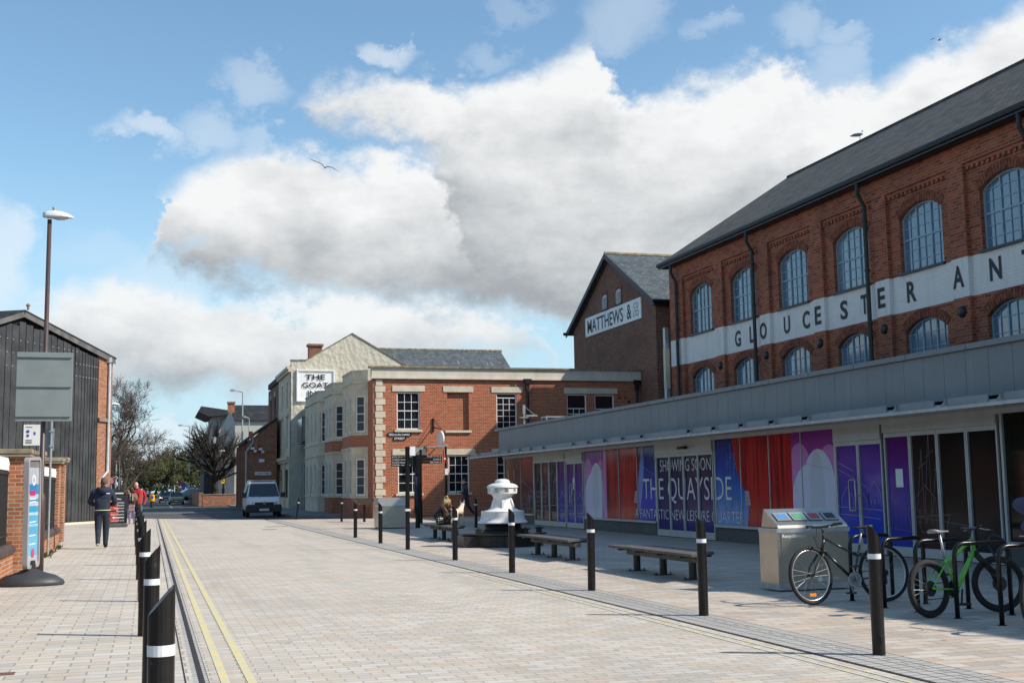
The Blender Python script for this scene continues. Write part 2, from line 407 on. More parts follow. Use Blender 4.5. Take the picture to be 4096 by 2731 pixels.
GLASS = glassm('window_glass', (.012,.014,.018), .03, .8, .15)
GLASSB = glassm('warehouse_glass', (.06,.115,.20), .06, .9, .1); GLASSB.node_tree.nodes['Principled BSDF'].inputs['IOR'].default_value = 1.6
FRAMEB = pm('blue_grey_window_paint', (.25,.38,.43), .45, var=.08, scale=8)
ZINC = pm('zinc_cladding', (.205,.222,.232), .5, .2, var=.07, scale=.8, detail=6)
ALU = pm('aluminium_frame', (.50,.50,.47), .45, .25, var=.05, scale=3)
ALUD = pm('plinth_grey', (.085,.085,.08), .6, var=.12, scale=3)
STEEL = pm('brushed_stainless', (.52,.475,.40), .30, .85, var=.06, scale=4)
GALV = pm('galvanised', (.45,.46,.47), .45, .6, var=.1, scale=6)
streak(KW(ZINC), 1.6, (.30,.31,.31), 3.0, .25, .55); streak(KW(WBAND), 1.3, (.40,.37,.33), 2.5, .35, .5); streak(KW(STONE), 1.2, (.25,.22,.17), 2.0, .2, .5); streak(KW(CEMENT), 1.4, (.30,.27,.21), 1.6, .3, .52)
def slatem(name, cols, w=.3, h=.2, streak=0.):
    k = NT(name); uv = k.n('ShaderNodeUVMap'); t = k.n('ShaderNodeTexBrick'); t.inputs['Scale'].default_value = 1
    t.inputs['Brick Width'].default_value = w; t.inputs['Row Height'].default_value = h; t.inputs['Mortar Size'].default_value = .008
    t.inputs['Color1'].default_value = (0,0,0,1); t.inputs['Color2'].default_value = (1,1,1,1); t.inputs['Mortar'].default_value = (.5,.5,.5,1)
    k.l(uv.outputs[0], t.inputs['Vector'])
    v = k.mix(.45, t.outputs['Color'], k.noise(.7, 6))
    c = k.ramp(v, [(.15, cols[0]), (.5, cols[1]), (.85, cols[2])])
    c = k.mix(t.outputs['Fac'], c, (.012,.012,.013))
    g = k.math('MULTIPLY', k.math('SUBTRACT', k.noise(1.1, 7, .65), .53, True), 4, True)
    c = k.mix(g, c, cols[3])
    if streak:
        mp = k.n('ShaderNodeMapping'); mp.inputs['Scale'].default_value = (3.5, .35, 1); k.l(uv.outputs[0], mp.inputs[0])
        c = k.mix(k.math('MULTIPLY', k.math('SUBTRACT', k.noise(2.2, 5, .6, mp.outputs[0]), .62, True), 9*streak, True), c, (.62,.62,.60))
    k.l(c, k.b.inputs['Base Color']); k.b.inputs['Roughness'].default_value = .75; k.b.inputs['Specular IOR Level'].default_value = .15
    sp = k.n('ShaderNodeSeparateXYZ'); k.l(uv.outputs[0], sp.inputs[0])
    fr = k.math('FRACT', k.math('DIVIDE', sp.outputs[1], h))
    k.bump(k.math('ADD', k.math('SUBTRACT', 1., fr), k.math('MULTIPLY', t.outputs['Fac'], -1.)), .8, .02)
    return k.m
GLASSBAY = glassm('bay_glass', (.07,.075,.07), .05, 1.0, .2)
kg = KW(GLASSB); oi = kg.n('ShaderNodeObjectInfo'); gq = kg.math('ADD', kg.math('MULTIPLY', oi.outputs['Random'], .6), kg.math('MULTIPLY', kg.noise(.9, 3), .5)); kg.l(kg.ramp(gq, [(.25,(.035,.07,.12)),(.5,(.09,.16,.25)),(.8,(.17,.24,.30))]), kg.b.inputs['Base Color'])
SLATE_W = slatem('slate_warehouse', [(.075,.068,.060),(.11,.102,.090),(.15,.14,.125),(.14,.13,.07)], .28, .19)
SLATE = slatem('slate_blue', [(.06,.07,.08),(.09,.105,.115),(.13,.145,.155),(.10,.12,.09)], .3, .22, .8)
SLATE_D = slatem('slate_dark', [(.02,.022,.025),(.03,.033,.037),(.045,.048,.05),(.06,.07,.05)], .3, .22)

# ---------------------------------------------------------------- the setting: ground, road, paving
def sheet(name, poly, z, m, sub=None):
    mb = MB(); mb.add([(x, y, z) for x, y in poly], [tuple(range(len(poly)))])
    return mb.build(name, m, None, 'structure')
GRND = pm('ground_earth', (.09,.085,.06), .95, var=.3, scale=.2, detail=8)
sheet('ground', [(-900,-300),(900,-300),(900,1500),(-900,1500)], -.16, GRND)
sheet('road', [(-60,58),(60,58),(60,90),(16,90),(16,900),(-30,900),(-30,90),(-60,90)], -.02, ASPH)
sheet('paved_road', [(.48,-6),(5.58,-6),(5.58,63.2),(.48,70.2)], 0, PV_ROAD)
sheet('pavement', [(-2.6,-6),(.36,-6),(.36,70.4),(-2.0,74),(-5.2,60),(-5.2,42),(-2.6,41.5)], 0, PV_LEFT)
sheet('forecourt', [(-40,-6),(-2.6,-6),(-2.6,41.5),(-5.2,42),(-5.2,60),(-2.0,74),(-40,74)], 0, pm('forecourt_tarmac', (.16,.155,.145), .9, var=.15, scale=1, bump=.2))
sheet('plaza', [(6.22,-6),(15,-6),(15,49),(26,49),(26,60.0),(10.7,60.0),(6.22,62.3)], 0, PV_PLAZ)
# linear courses of setts laid lengthwise between road and plaza / road and pavement
ST = MB()
for x0, x1 in ((5.64,6.215),):
    k = 4
    for i in range(k):
        a = x0+(x1-x0)*i/k+.006; b = x0+(x1-x0)*(i+1)/k-.006
        ST.quad((a,-6,0),(b,-6,0),(b,62.4,0),(a,62.4,0))
ST.build('kerb_course', PV_STRP, None, 'structure')
sheet('kerb_edge', [(.36,-6),(.475,-6),(.475,70.3),(.36,70.4)], .0, PV_STRP)
sheet('joint_bed', [(.30,-6),(6.3,-6),(6.3,62.2),(.30,70)], -.012, flatmat('joint_dark', (.035,.028,.022), .95))
DR = MB()
for x, w in ((.425,.045),(.30,.012),(5.61,.04)): DR.box(x-w/2, x+w/2, -6, 62.5 if x > 3 else 69.8, -.01, .003)
DR.build('drainage_channel', flatmat('drain_iron', (.03,.022,.018), .7), None, 'structure')
k = NT('yellow_paint'); f = k.math('MULTIPLY', k.math('SUBTRACT', k.noise(9, 6, .65), .44, True), 6, True)
k.l(k.mix(f, (.64,.54,.24), (.52,.48,.40)), k.b.inputs['Base Color']); k.b.inputs['Roughness'].default_value = .8; YEL = k.m
k = NT('yellow_paint_worn'); f = k.math('MULTIPLY', k.math('SUBTRACT', k.noise(7, 6, .65), .36, True), 6, True)
k.l(k.mix(f, (.62,.50,.20), (.52,.49,.42)), k.b.inputs['Base Color']); k.b.inputs['Roughness'].default_value = .8; YELW = k.m
YM = MB()
for x in (.60, .80): YM.quad((x-.035,-6,.004),(x+.035,-6,.004),(x+.035,69,.004),(x-.035,69,.004))
YM.build('yellow_line', YEL, None, 'structure')
YM = MB()
for x in (5.33, 5.46): YM.quad((x-.022,-6,.004),(x+.022,-6,.004),(x+.022,61,.004),(x-.022,61,.004))
YM.build('yellow_line', YELW, None, 'structure')
MK = MB()
for y0, y1, x0, x1 in ((88,88.5,-20,5.5),(104,104.8,-20,4.5)): MK.quad((x0,y0,-.014),(x1,y0,-.014),(x1,y1,-.014),(x0,y1,-.014))
for i in range(6): MK.quad((1.9+.02*i,112+i*8,-.014),(2.05+.02*i,112+i*8,-.014),(2.05+.02*i,116+i*8,-.014),(1.9+.02*i,116+i*8,-.014))
MK.build('road_marking', pm('road_paint_white', (.55,.55,.53), .8, var=.25, scale=6), None, 'structure')
PVD = pm('footway_grey', (.22,.215,.205), .9, var=.12, scale=2, bump=.1)
FW = MB(); FW.prism([(7.4,66.5,-.02),(10.7,62.5,-.02),(10.7,200,-.02),(8.0,200,-.02),(7.2,99,-.02),(7.2,70,-.02)], (0,0,.12))
FW.build('footway', PVD, None, 'structure')
FW = MB(); FW.prism([(-8,86,-.02),(-1.6,86,-.02),(-1.2,200,-.02),(-8,200,-.02)], (0,0,.12)); FW.build('footway', PVD, None, 'structure')
# iron cover let into the left pavement
for cx_, cy_, cw_ in ((5.0,50.5,.9),(4.4,47.0,.5)): tag(bx('service_cover', pm('cover_grey', (.22,.20,.18), .8, var=.3, scale=14), None, cx_-cw_/2, cx_+cw_/2, cy_-.25, cy_+.25, 0, .005), 'flat metal cover in the paved road, %s' % ('largest, near the far end' if cw_ > .8 else 'smaller, beside the largest' if cw_ > .45 else 'nearest the camera'), 'cover')
tag(bx('service_cover', pm('rusty_iron', (.20,.10,.07), .8, var=.3, scale=30), None, -1.34,-1.06,11.05,11.2,0,.006), 'small rusty iron cover plate set in the left pavement', 'cover')

# ---------------------------------------------------------------- window builders
def FR(org, t, n):
    o, t, n = Vector(org), Vector(t).normalized(), Vector(n).normalized()
    return (lambda s, z, d=0.: o+t*s+Vector((0,0,z))-n*d), t, n
def bar(mb, P, t, n, s0, s1, z0, z1, d0, d1):
    mb.prism([P(s0,z0,d0),P(s1,z0,d0),P(s1,z1,d0),P(s0,z1,d0)], -n*(d1-d0))
def sash(parent, org, t, n, s0, s1, z0, z1, cols=3, rows=4, fm=WPAINT, gm=GLASS, dep=.10, fw=.055, meet=None, opened=0.):
    P, t, n = FR(org, t, n); mb = MB(); d0, d1 = dep-.05, dep-.002
    for a, b, c, d in ((s0,s0+fw,z0,z1),(s1-fw,s1,z0,z1),(s0+fw,s1-fw,z0,z0+fw*1.3),(s0+fw,s1-fw,z1-fw,z1)): bar(mb, P, t, n, a, b, c, d, d0, d1)
    ia, ib, ic, id_ = s0+fw, s1-fw, z0+fw*1.3, z1-fw
    if opened: id_ -= opened; bar(mb, P, t, n, ia, ib, id_, id_+.045, d0+.012, d1)
    for i in range(1, cols): x = ia+(ib-ia)*i/cols; bar(mb, P, t, n, x-.013, x+.013, ic, id_, d0+.02, d1)
    for j in range(1, rows):
        z = ic+(id_-ic)*j/rows; w = .024 if (rows % 2 == 0 and j == rows//2) else .013
        bar(mb, P, t, n, ia, ib, z-w, z+w, d0+(.008 if w > .02 else .024), d1)
    w_ = mb.build('window', fm, parent)
    g = MB(); g.quad(*[P(*q, dep) for q in ((s0,z0),(s1,z0),(s1,z1),(s0,z1))]); g.build('pane', gm, w_)
    return w_
def arched(parent, org, t, n, s0, s1, z0, z1, rise, cols=6, rows=6, fm=FRAMEB, gm=GLASSB, dep=.14):
    P, t, n = FR(org, t, n); mb = MB(); d0, d1 = dep-.04, dep-.002; fw = .05
    zs = z1-rise; bar(mb, P, t, n, s0, s0+fw, z0, zs, d0, d1); bar(mb, P, t, n, s1-fw, s1, z0, zs, d0, d1); bar(mb, P, t, n, s0+fw, s1-fw, z0, z0+fw, d0, d1)
    A = arch(s0, s1, zs, rise); B = arch(s0+fw, s1-fw, zs-.015, rise-fw*.6)
    for i in range(len(A)-1): mb.prism([P(*B[i],d0),P(*B[i+1],d0),P(*A[i+1],d0),P(*A[i],d0)], -n*(d1-d0))
    def top(s):
        m = (s0+s1)/2; w = (s1-s0)/2; Rr = (w*w+rise*rise)/(2*rise); return zs+rise-Rr+math.sqrt(max(0, Rr*Rr-(s-m)**2))-.03
    for i in range(1, cols):
        x = s0+(s1-s0)*i/cols; k = .022 if i in (2, cols-2) else .009
        bar(mb, P, t, n, x-k, x+k, z0+fw, top(x), d0+(.008 if k > .02 else .02), d1)
    for j in range(1, rows):
        z = z0+(z1-z0)*j/rows; k = .022 if j == rows//2 else .009
        a, b = s0+fw, s1-fw
        bar(mb, P, t, n, a, b, z-k, z+k, d0+(.012 if k > .02 else .024), d1)
    w_ = mb.build('window', fm, parent)
    g = MB(); pts = [P(s0,z0,dep),P(s1,z0,dep)]+[P(*q,dep) for q in A[::-1]]; g.add(pts, [tuple(range(len(pts)))]); g.build('pane', gm, w_)
    return w_

# ---------------------------------------------------------------- long brick warehouse on the right
wh = thing('brick_warehouse', (18, 22, 0), 'long red brick warehouse with arched windows, white lettered band and slate roof', 'building')
WY, YE = 39.5, 4.0
O, T, N = (18.0, WY, 0), (0, -1, 0), (-1, 0, 0)
cen = [WY-(37.18-3.09*i) for i in range(11)]
L = WY-YE
up_ops = [(c-.85, c+.85, 6.62-6.58, 8.30-6.58, .28) for c in cen]
lo_ops = [(c-.83, c+.83, 3.3, 5.42, .30) for c in cen]
w1 = MB()
wall(w1, (18,WY,6.58), T, N, L, 2.17, up_ops, .16)
wall(w1, (18,WY,0), T, N, L, 5.66, lo_ops, .16)
pf = lambda i: (cen[i]+1.25, cen[i+1]-1.25)
piers = [(0, cen[0]-1.25)]+[pf(i) for i in range(len(cen)-1)]
for a, b in piers:
    ya, yb = WY-a, WY-b
    w1.box(17.89, 18.0, yb, ya, 0, 5.66); w1.box(17.89, 18.0, yb, ya, 6.58, 8.75)
w1.box(17.89, 18.25, YE, WY, 8.75, 9.32)
for a, b in [(c-1.25, c+1.25) for c in cen]:               # dentil course at the head of each panel
    w1.box(17.945, 18.0, WY-b, WY-a, 8.66, 8.75)
    for i in range(14): s = a+(b-a)*(i+.25)/14; w1.box(17.945, 18.0, WY-s-.09, WY-s, 8.58, 8.66)
w1.box(18.25, 28, WY-.25, WY, 0, 9.3); w1.box(27.75, 28, YE, WY-.25, 0, 9.3); w1.box(18.25, 27.75, YE, YE+.25, 0, 9.3)
w1.prism([(18,WY-.24,9.3),(28,WY-.24,9.3),(23,WY-.24,12.6)], (0,.23,0))
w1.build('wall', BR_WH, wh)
bd = MB(); wall(bd, (18,WY,5.66), T, N, L, .92, [], .1)
for a, b in piers: bd.box(17.885, 18.0, WY-b-.003, WY-a+.003, 5.66, 6.58)
bd.build('painted_band', WBAND, wh)
def voussoirs(parent, ops, zoff, th=.23, nv=19):
    for o in ops:
        P, t, n = FR((18,WY,zoff), T, N); mb = MB(); a, b, c, d, r = o
        I = arch(a-.0, b+.0, d-r, r, nv); m = (a+b)/2; w = (b-a)/2; Rr = (w*w+r*r)/(2*r); cz = d-Rr
        for i in range(nv):
            q = []
            for (s, z), e in ((I[i], .0), (I[i+1], -.0)):
                v = Vector((s-m, z-cz)).normalized(); q.append((s, z, v))
            (s0, z0, v0), (s1, z1, v1) = q; g = .008
            pts = [P(s0+g,z0,-.02), P(s1-g,z1,-.02), P(s1-g+v1.x*th,z1+v1.y*th,-.02), P(s0+g+v0.x*th,z0+v0.y*th,-.02)]
            mb.prism(pts, -n*.03)
        mb.build('brick_arch', [BRA1], parent)
BRA1 = pm('rubbed_red_brick', (.26,.075,.035), .85, var=.35, scale=9, bump=.2)
for i, c in enumerate(cen[:7]):
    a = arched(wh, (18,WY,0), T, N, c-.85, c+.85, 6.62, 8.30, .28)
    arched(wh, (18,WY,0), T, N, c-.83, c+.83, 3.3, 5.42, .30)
voussoirs(wh, up_ops[:7], 6.58); voussoirs(wh, lo_ops[:7], 0)
for c in cen: bx('sill', pm('slate_sill', (.03,.035,.045), .5, var=.1), wh, 17.93, 18.02, WY-c-.9, WY-c+.9, 6.575, 6.635)
rf = MB(); e0, rz = 9.36, 12.86
rf.prism([(17.62,WY+.12,e0),(23,WY+.12,rz),(23,WY+.12,rz+.12),(17.62,WY+.12,e0+.10)], (0,-(WY+.12-YE),0))
rf.prism([(28.4,WY+.12,e0),(28.4,WY+.12,e0+.10),(23,WY+.12,rz+.12),(23,WY+.12,rz)], (0,-(WY+.12-YE),0))
rf.build('roof', SLATE_W, wh)
rd = MB()
for i in range(int(L/.45)): y = WY+.1-i*.45; rd.tube([(23.0,y,rz+.10),(23.0,y-.43,rz+.10)], .085, 8)
rd.build('ridge_tiles', pm('ridge_clay', (.09,.075,.06), .8, var=.3, scale=5), wh)
gt = MB(); gt.tube([(17.58,WY+.25,9.36),(17.58,YE,9.36)], .085, 8); gt.box(17.66,17.89,YE,WY+.1,9.22,9.34); gt.tube([(17.60,WY+.2,9.25),(17.60,YE,9.25)], .04, 6); gt.build('gutter', GUTT, wh)
for y in (38.75, 33.05, 26.87, 20.7, 14.5):
    g = MB(); g.tube([(17.62,y,9.32),(17.62,y,8.95),(17.80,y,8.62),(17.80,y,3.2)], .058, 8)
    for z in (8.2, 6.9, 5.5): g.tube([(17.80,y,z),(17.80,y,z+.06)], .075, 8)
    g.build('downpipe', GUTT, wh)
for i in range(6):
    y = WY-sum(piers[i+1])/2
    g = MB(); g.smooth = True; g.X = Matrix.Translation((17.885,y,5.33)) @ Matrix.Rotation(-pi/2, 4, 'Y'); g.lathe([(0,.07),(.05,.065),(.12,.04),(.14,0)], n=16); g.X = None
    g.build('wall_plate', GUTT, wh)
    g = MB(); g.smooth = True; g.X = Matrix.Translation((17.885,y+.12,6.46)) @ Matrix.Rotation(-pi/2, 4, 'Y'); g.lathe([(0,.012),(.06,.009),(.075,0)], n=16); g.X = None
    g.build('wall_plate', WBAND, wh)
cp = MB(); cp.box(17.72,17.86,39.62,39.8,3.2,7.1); cp.m = 1; cp.box(17.71,17.87,39.61,39.81,4.9,6.35); cp.build('corner_duct', [GALV, STONE2], wh)
# sign letters standing on the band: piers and panels are at different depth
TU = (0, 0, 1)
for ch, yc, z0, w, xf in (('G',34.55,5.82,.40,0),('L',33.62,5.84,.27,0),('O',32.66,5.83,.42,1),('U',31.43,5.85,.36,0),('C',30.33,5.85,.40,0),('E',29.5,5.86,.33,1),('S',28.35,5.85,.37,0),('T',27.36,5.86,.34,0),('E',26.42,5.88,.32,1),('R',25.3,5.87,.38,0),('A',23.34,5.89,.40,1),('N',22.19,5.89,.40,0),('T',21.15,5.88,.36,0)):
    m = MB(); put_text(m, ch, (17.885 if xf else 18.0, yc+w/2, z0), T, TU, w, .52, N, .012, .028); m.build('sign_letter', LETT, wh)

# ---------------------------------------------------------------- gabled mill with painted name board
ml = thing('gabled_mill', (30, 64, 0), 'dark brick mill with steep slate gable behind the flat-roofed brick block', 'building')
mw = MB()
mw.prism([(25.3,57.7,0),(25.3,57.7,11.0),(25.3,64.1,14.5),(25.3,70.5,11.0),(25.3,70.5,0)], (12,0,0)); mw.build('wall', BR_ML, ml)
r_ = MB()
r_.prism([(25.0,57.3,10.93),(25.0,64.1,14.62),(25.0,64.1,14.78),(25.0,57.3,11.09)], (12.6,0,0))
r_.prism([(25.0,70.9,10.93),(25.0,70.9,11.09),(25.0,64.1,14.78),(25.0,64.1,14.62)], (12.6,0,0)); r_.build('roof', SLATE, ml)
g = MB()
for s in (1, -1): g.prism([(24.96,64.1-s*.0,14.80),(24.96,64.1-s*6.95,11.02),(24.96,64.1-s*6.95,10.72),(24.96,64.1,14.5)][::s], (.06,0,0))
g.build('bargeboard', pm('dark_grey_board', (.045,.05,.06), .6, var=.15), ml)
g = MB(); g.tube([(24.9,57.2,11.0),(37,57.2,11.0)], .09, 8); g.box(25.0,37,57.3,57.7,10.8,10.95); g.build('gutter', GUTT, ml); g = MB(); g.tube([(24.8,71.0,10.95),(37,71.0,10.95)], .1, 8); g.build('gutter', GUTT, ml)
g = MB(); g.tube([(25,64.1,14.83),(37.4,64.1,14.83)], .1, 6); g.build('ridge_tiles', pm('ridge_buff', (.36,.30,.19), .9, var=.25, scale=3), ml)
sg = MB(); sg.box(25.24,25.3,59.5,68.2,10.40,11.55); sb = sg.build('name_board', WSIGN, ml)
for s, y, z, w, h in (('MATTHEWS',67.8,10.57,5.75,.80),('&',61.5,10.56,.66,.84),('CO',60.5,11.03,.66,.33),('LTD',60.55,10.60,.74,.33)):
    m = MB(); put_text(m, s, (25.24,y,z), T, TU, w, h, N, .01, .012 if h > .5 else -.004); m.build('lettering', LETT, sb)
for y in (64.9, 62.7):
    m = MB()
    m.add([(25.26,y+.34,11.64),(25.26,y-.34,11.64),(25.26,y-.34,12.36)]+[(25.26,y-.34*cos(pi*i/8),12.36+.14*sin(pi*i/8)) for i in range(1,8)]+[(25.26,y+.34,12.36)], [tuple(range(11))])
    for i in range(9): m.box(25.2,25.26,y-.32,y+.32,11.68+i*.078,11.71+i*.078)
    m.build('louvre', pm('louvre_white', (.55,.56,.57), .6), ml)
    m = MB(); A = arch(y-.36,y+.36,12.40,.16); B = arch(y-.5,y+.5,12.45,.30)
    for i in range(10): m.prism([(25.27,*A[i]),(25.27,*B[i]),(25.27,*B[i+1]),(25.27,*A[i+1])], (.03,0,0))
    m.build('brick_arch', BRA1, ml)
    bx('sill', SLATE_D, ml, 25.2,25.3,y-.4,y+.4,11.56,11.63)

# ---------------------------------------------------------------- two-storey brick block (street name wall) with bays down its side
hb = thing('brick_block', (18, 64, 0), 'two-storey orange brick corner block with cream parapet, quoins and stone bays', 'building')
FO, FT, FN = (10.7, 60.0, 0), (1, 0, 0), (0, -1, 0)
SX = lambda x: x-10.7
ups = [(11.92,13.10,4.42,6.32),(14.55,15.70,4.38,6.31),(17.18,18.29,4.43,6.30),(21.07,22.17,4.42,6.28),(22.64,23.74,4.42,6.26)]
lws = [(11.97,13.14,1.22,3.12),(14.59,15.68,1.22,3.10),(17.16,18.30,1.22,3.10)]
m = MB(); wall(m, FO, FT, FN, 14.6, 7.0, [(SX(a),SX(b),c,d) for a,b,c,d in ups+lws], .16)
m.box(14.55,15.70,60.16,60.3,4.38,6.31)                         # bricked-up opening
m.box(10.7,25.3,66,66.2,0,7.0); m.box(25.1,25.3,60.2,66,0,7.0)
m.build('wall', BR_OR, hb)
m = MB(); m.box(10.62,25.36,59.90,60.25,7.0,7.56); m.box(10.58,25.36,59.86,60.0,7.0,7.10); m.build('parapet', CEMENT, hb)
m = MB(); m.box(10.5,25.42,59.80,60.32,7.56,7.64); m.build('coping', COPING, hb)
sheet_ = MB(); sheet_.box(10.8,25.2,60.25,83.4,6.9,6.98); sheet_.build('roof', pm('felt_roof', (.10,.10,.10), .9), hb)
for a, b, zt in [(11.69,13.38,6.36),(14.34,15.94,6.35),(16.92,18.62,6.34),(20.92,23.94,6.32),(11.69,13.41,3.14),(14.36,16.01,3.13),(16.90,18.6,3.13)]:
    bx('lintel', STONE2, hb, a, b, 59.965, 60.02, zt, zt+.30)
for a, b, c, d in ups+lws: bx('sill', STONE2, hb, a-.12, b+.12, 59.90, 60.15, c-.12, c)
q = MB()
for i in range(21):
    z = .15+i*.325
    if z+.3 > 6.95: break
    w = .55 if i % 2 else .36
    x0 = 10.80 if i % 2 else 10.84
    q.box(x0, x0+w*.95, 59.955, 60.01, z, z+.30)
q.build('quoins', STONE2, hb, bevel=.012)
for i, (a, b, c, d) in enumerate(ups+lws):
    if i == 1: continue
    if i in (3, 4): sash(hb, FO, FT, FN, SX(a), SX(b), c, d, 3, 4, opened=.72)
    elif i == 2: sash(hb, FO, FT, FN, SX(a), SX(b), c, d, 3, 5, opened=.20)
    else: sash(hb, FO, FT, FN, SX(a), SX(b), c, d, 3, 4)
for x in (18.86, 25.05):
    m = MB(); m.tube([(x,59.9,6.86),(x,59.9,0)], .07, 8); m.prism([(x-.22,59.78,7.06),(x+.22,59.78,7.06),(x+.11,59.8,6.78),(x-.11,59.8,6.78)], (0,.2,0)); m.box(x-.1,x+.1,59.83,59.98,6.5,6.8); m.build('downpipe', GUTT, hb)
m = MB()
for x, z, r in ((24.05,6.12,.05),(24.4,6.12,.05),(24.6,5.9,.08)): m.tube([(x,59.97,z),(x,60.02,z)], r, 10)
m.build('vent_hole', BLACKM, hb)
bx('air_brick', BLACKM, hb, 17.95,18.22,59.985,60.02,6.68,6.75)
# street name plate: two cast black plates with white letters
m = MB()
for x0, x1, z0, z1 in ((11.42,12.66,4.08,4.27),(11.72,12.38,3.88,4.06)):
    m.prism([(x0,59.96,z0+.05),(x0+.05,59.96,z0),(x1-.05,59.96,z0),(x1,59.96,z0+.05),(x1,59.96,z1-.05),(x1-.05,59.96,z1),(x0+.05,59.96,z1),(x0,59.96,z1-.05)], (0,.035,0))
sp_ = m.build('street_name_plate', BLACKP, hb)
m = MB(); put_text(m, 'HIGH.ORCHARD', (11.50,59.96,4.115), FT, TU, 1.08, .12, FN, .004, .012); m.build('lettering', WSIGN, sp_); m = MB(); put_text(m, 'STREET', (11.78,59.96,3.915), FT, TU, .54, .115, FN, .004, .012)
m.build('lettering', WSIGN, sp_)
# --- west wall and bays
m = MB(); wall(m, (10.7,83.5,0), (0,-1,0), (-1,0,0), 23.5, 7.0, [], .1); m.build('side_wall', BR_OR, hb)
def bay(y0, y1, xf, brick=True, a=.62, top=7.6):
    x0 = 10.7; pts = [(x0,y1),(xf,y1-a),(xf,y0+a),(x0,y0)]
    zs = [(0,1.0,0),(1.0,3.25,1),(3.25,3.6,1),(3.6,4.25,0),(4.25,6.5,1),(6.5,7.05,1)]
    b_ = MB(); b_.m = 0
    for i in range(3):
        p, q_ = Vector((*pts[i],0)), Vector((*pts[i+1],0)); t = q_-p; L_ = t.length; t.normalize(); n = Vector((t.y, -t.x, 0)); n = n if n.dot(Vector((-1,-.3 if i else .3,0))) > 0 else -n
        nw = 1 if L_ < 1.6 else (2 if L_ < 4 else 3)
        for z0, z1, k in zs:
            b_.m = 1 if (k == 0 and brick) else 0
            ops = []
            if z1-z0 > 2:
                for j in range(nw):
                    c = L_*(j+.5)/nw; hw = min(.42, L_/nw*.30); ops.append((c-hw, c+hw, .12, 2.02))
            wall(b_, (p.x,p.y,z0), t, n, L_, z1-z0, ops, .14)
            for o in ops: sash(hb, (p.x,p.y,z0), t, n, o[0], o[1], o[2], o[3], 1, 4, dep=.10, fw=.075, gm=GLASSBAY)
    b_.build('bay', [STONE, BR_OR], hb)
    def ring(e, z0, z1):
        tr = MB()
        tr.prism([(x0,y1+e,z0),(xf-e,y1-a+e*.4,z0),(xf-e,y0+a-e*.4,z0),(x0,y0-e,z0)], (0,0,z1-z0))
        tr.build('string_course', STONE, hb)
    ring(.05,1.0,1.09); ring(.05,3.5,3.62); ring(.05,4.22,4.32); ring(.08,6.92,7.06); ring(.0,7.06,top-.08); ring(.05,top-.08,top)
bay(61.5, 66.0, 9.98); bay(68.7, 73.0, 9.98); bay(74.6, 82.2, 9.95, False)
# round sign on a wall bracket, seen nearly edge-on
rs = thing('round_bracket_sign', (14.0, 59.3, 3.9), 'pale round sign on a black scrolled bracket above the lower window', 'sign')
m = MB(); m.smooth = True; m.X = Matrix.Translation((14.03,59.35,3.95)) @ Matrix.Rotation(R(12),4,'Z') @ Matrix.Rotation(pi/2,4,'Y'); m.lathe([(0,-.05),(.36,-.05),(.38,-.03),(.38,.03),(.36,.05),(0,.05)], n=24); m.X = None; m.build('sign_disc', WSIGN, rs)
m = MB(); m.tube([(13.8,59.98,4.55),(14.0,59.3,4.42),(14.0,58.95,4.42)], .03, 6); m.tube([(13.8,59.97,5.0),(13.8,59.97,4.3)], .05, 6); m.tube([(13.82,59.95,4.95),(14.0,59.2,4.45)], .015, 5); m.tube([(13.95,59.96,3.5),(14.0,59.3,3.55)], .03, 6); m.build('bracket', GUTT, rs)
# --- low recessed link with doorway, oriel and round sign
lk = thing('link_block', (10.8, 87, 0), 'low grey rendered link with dark doorway between stone bay and rendered gable', 'building')
LKR = pm('grey_render', (.30,.29,.26), .9, var=.1, scale=1, bump=.15)
m = MB(); wall(m, (10.75,90,0), T, N, 6.5, 7.3, [(1.3,4.6,0,3.3)], .5); m.box(10.75,14,83.5,83.7,6.9,7.3); m.build('wall', LKR, lk)
bx('doorway', pm('maroon_door', (.06,.012,.012), .5), lk, 11.2,11.3,85.4,88.7,0,3.3)
m = MB(); m.box(10.15,10.75,85.2,88.0,4.7,6.6); o_ = m.build('oriel', pm('oriel_zinc', (.11,.12,.13), .5), lk)
m = MB(); m.quad((10.22,85.19,4.85),(10.70,85.19,4.85),(10.70,85.19,6.45),(10.22,85.19,6.45)); m.quad((10.14,85.3,4.85),(10.14,85.3,6.45),(10.14,87.9,6.45),(10.14,87.9,4.85)); m.build('pane', glassm('oriel_glass', (.25,.27,.25), .1), o_)
m = MB(); m.box(10.75,13.9,83.6,90,7.3,7.4); m.build('coping', STONE, lk)
rs = thing('round_projecting_sign', (10.35, 84.9, 4.2), 'dark round sign with pale rim projecting beside the oriel', 'sign')
m = MB(); m.X = Matrix.Translation((10.33,84.6,4.2)) @ Matrix.Rotation(pi/2,4,'X'); m.lathe([(0,-.09),(.33,-.09)], n=28); m.m = 1; m.lathe([(.33,-.09),(.40,-.09),(.41,.09),(0,.09)], n=28); m.X = None
m.build('sign_disc', [pm('maroon_sign', (.035,.012,.012), .5), pm('brass_rim', (.33,.28,.20), .5)], rs)
m = MB(); m.tube([(10.75,84.7,4.75),(9.9,84.7,4.75)], .025, 6); m.tube([(10.33,84.65,4.75),(10.33,84.65,4.6)], .02, 6); m.tube([(10.75,84.7,3.7),(10.2,84.7,3.72)], .025, 6); m.build('bracket', GUTT, rs)

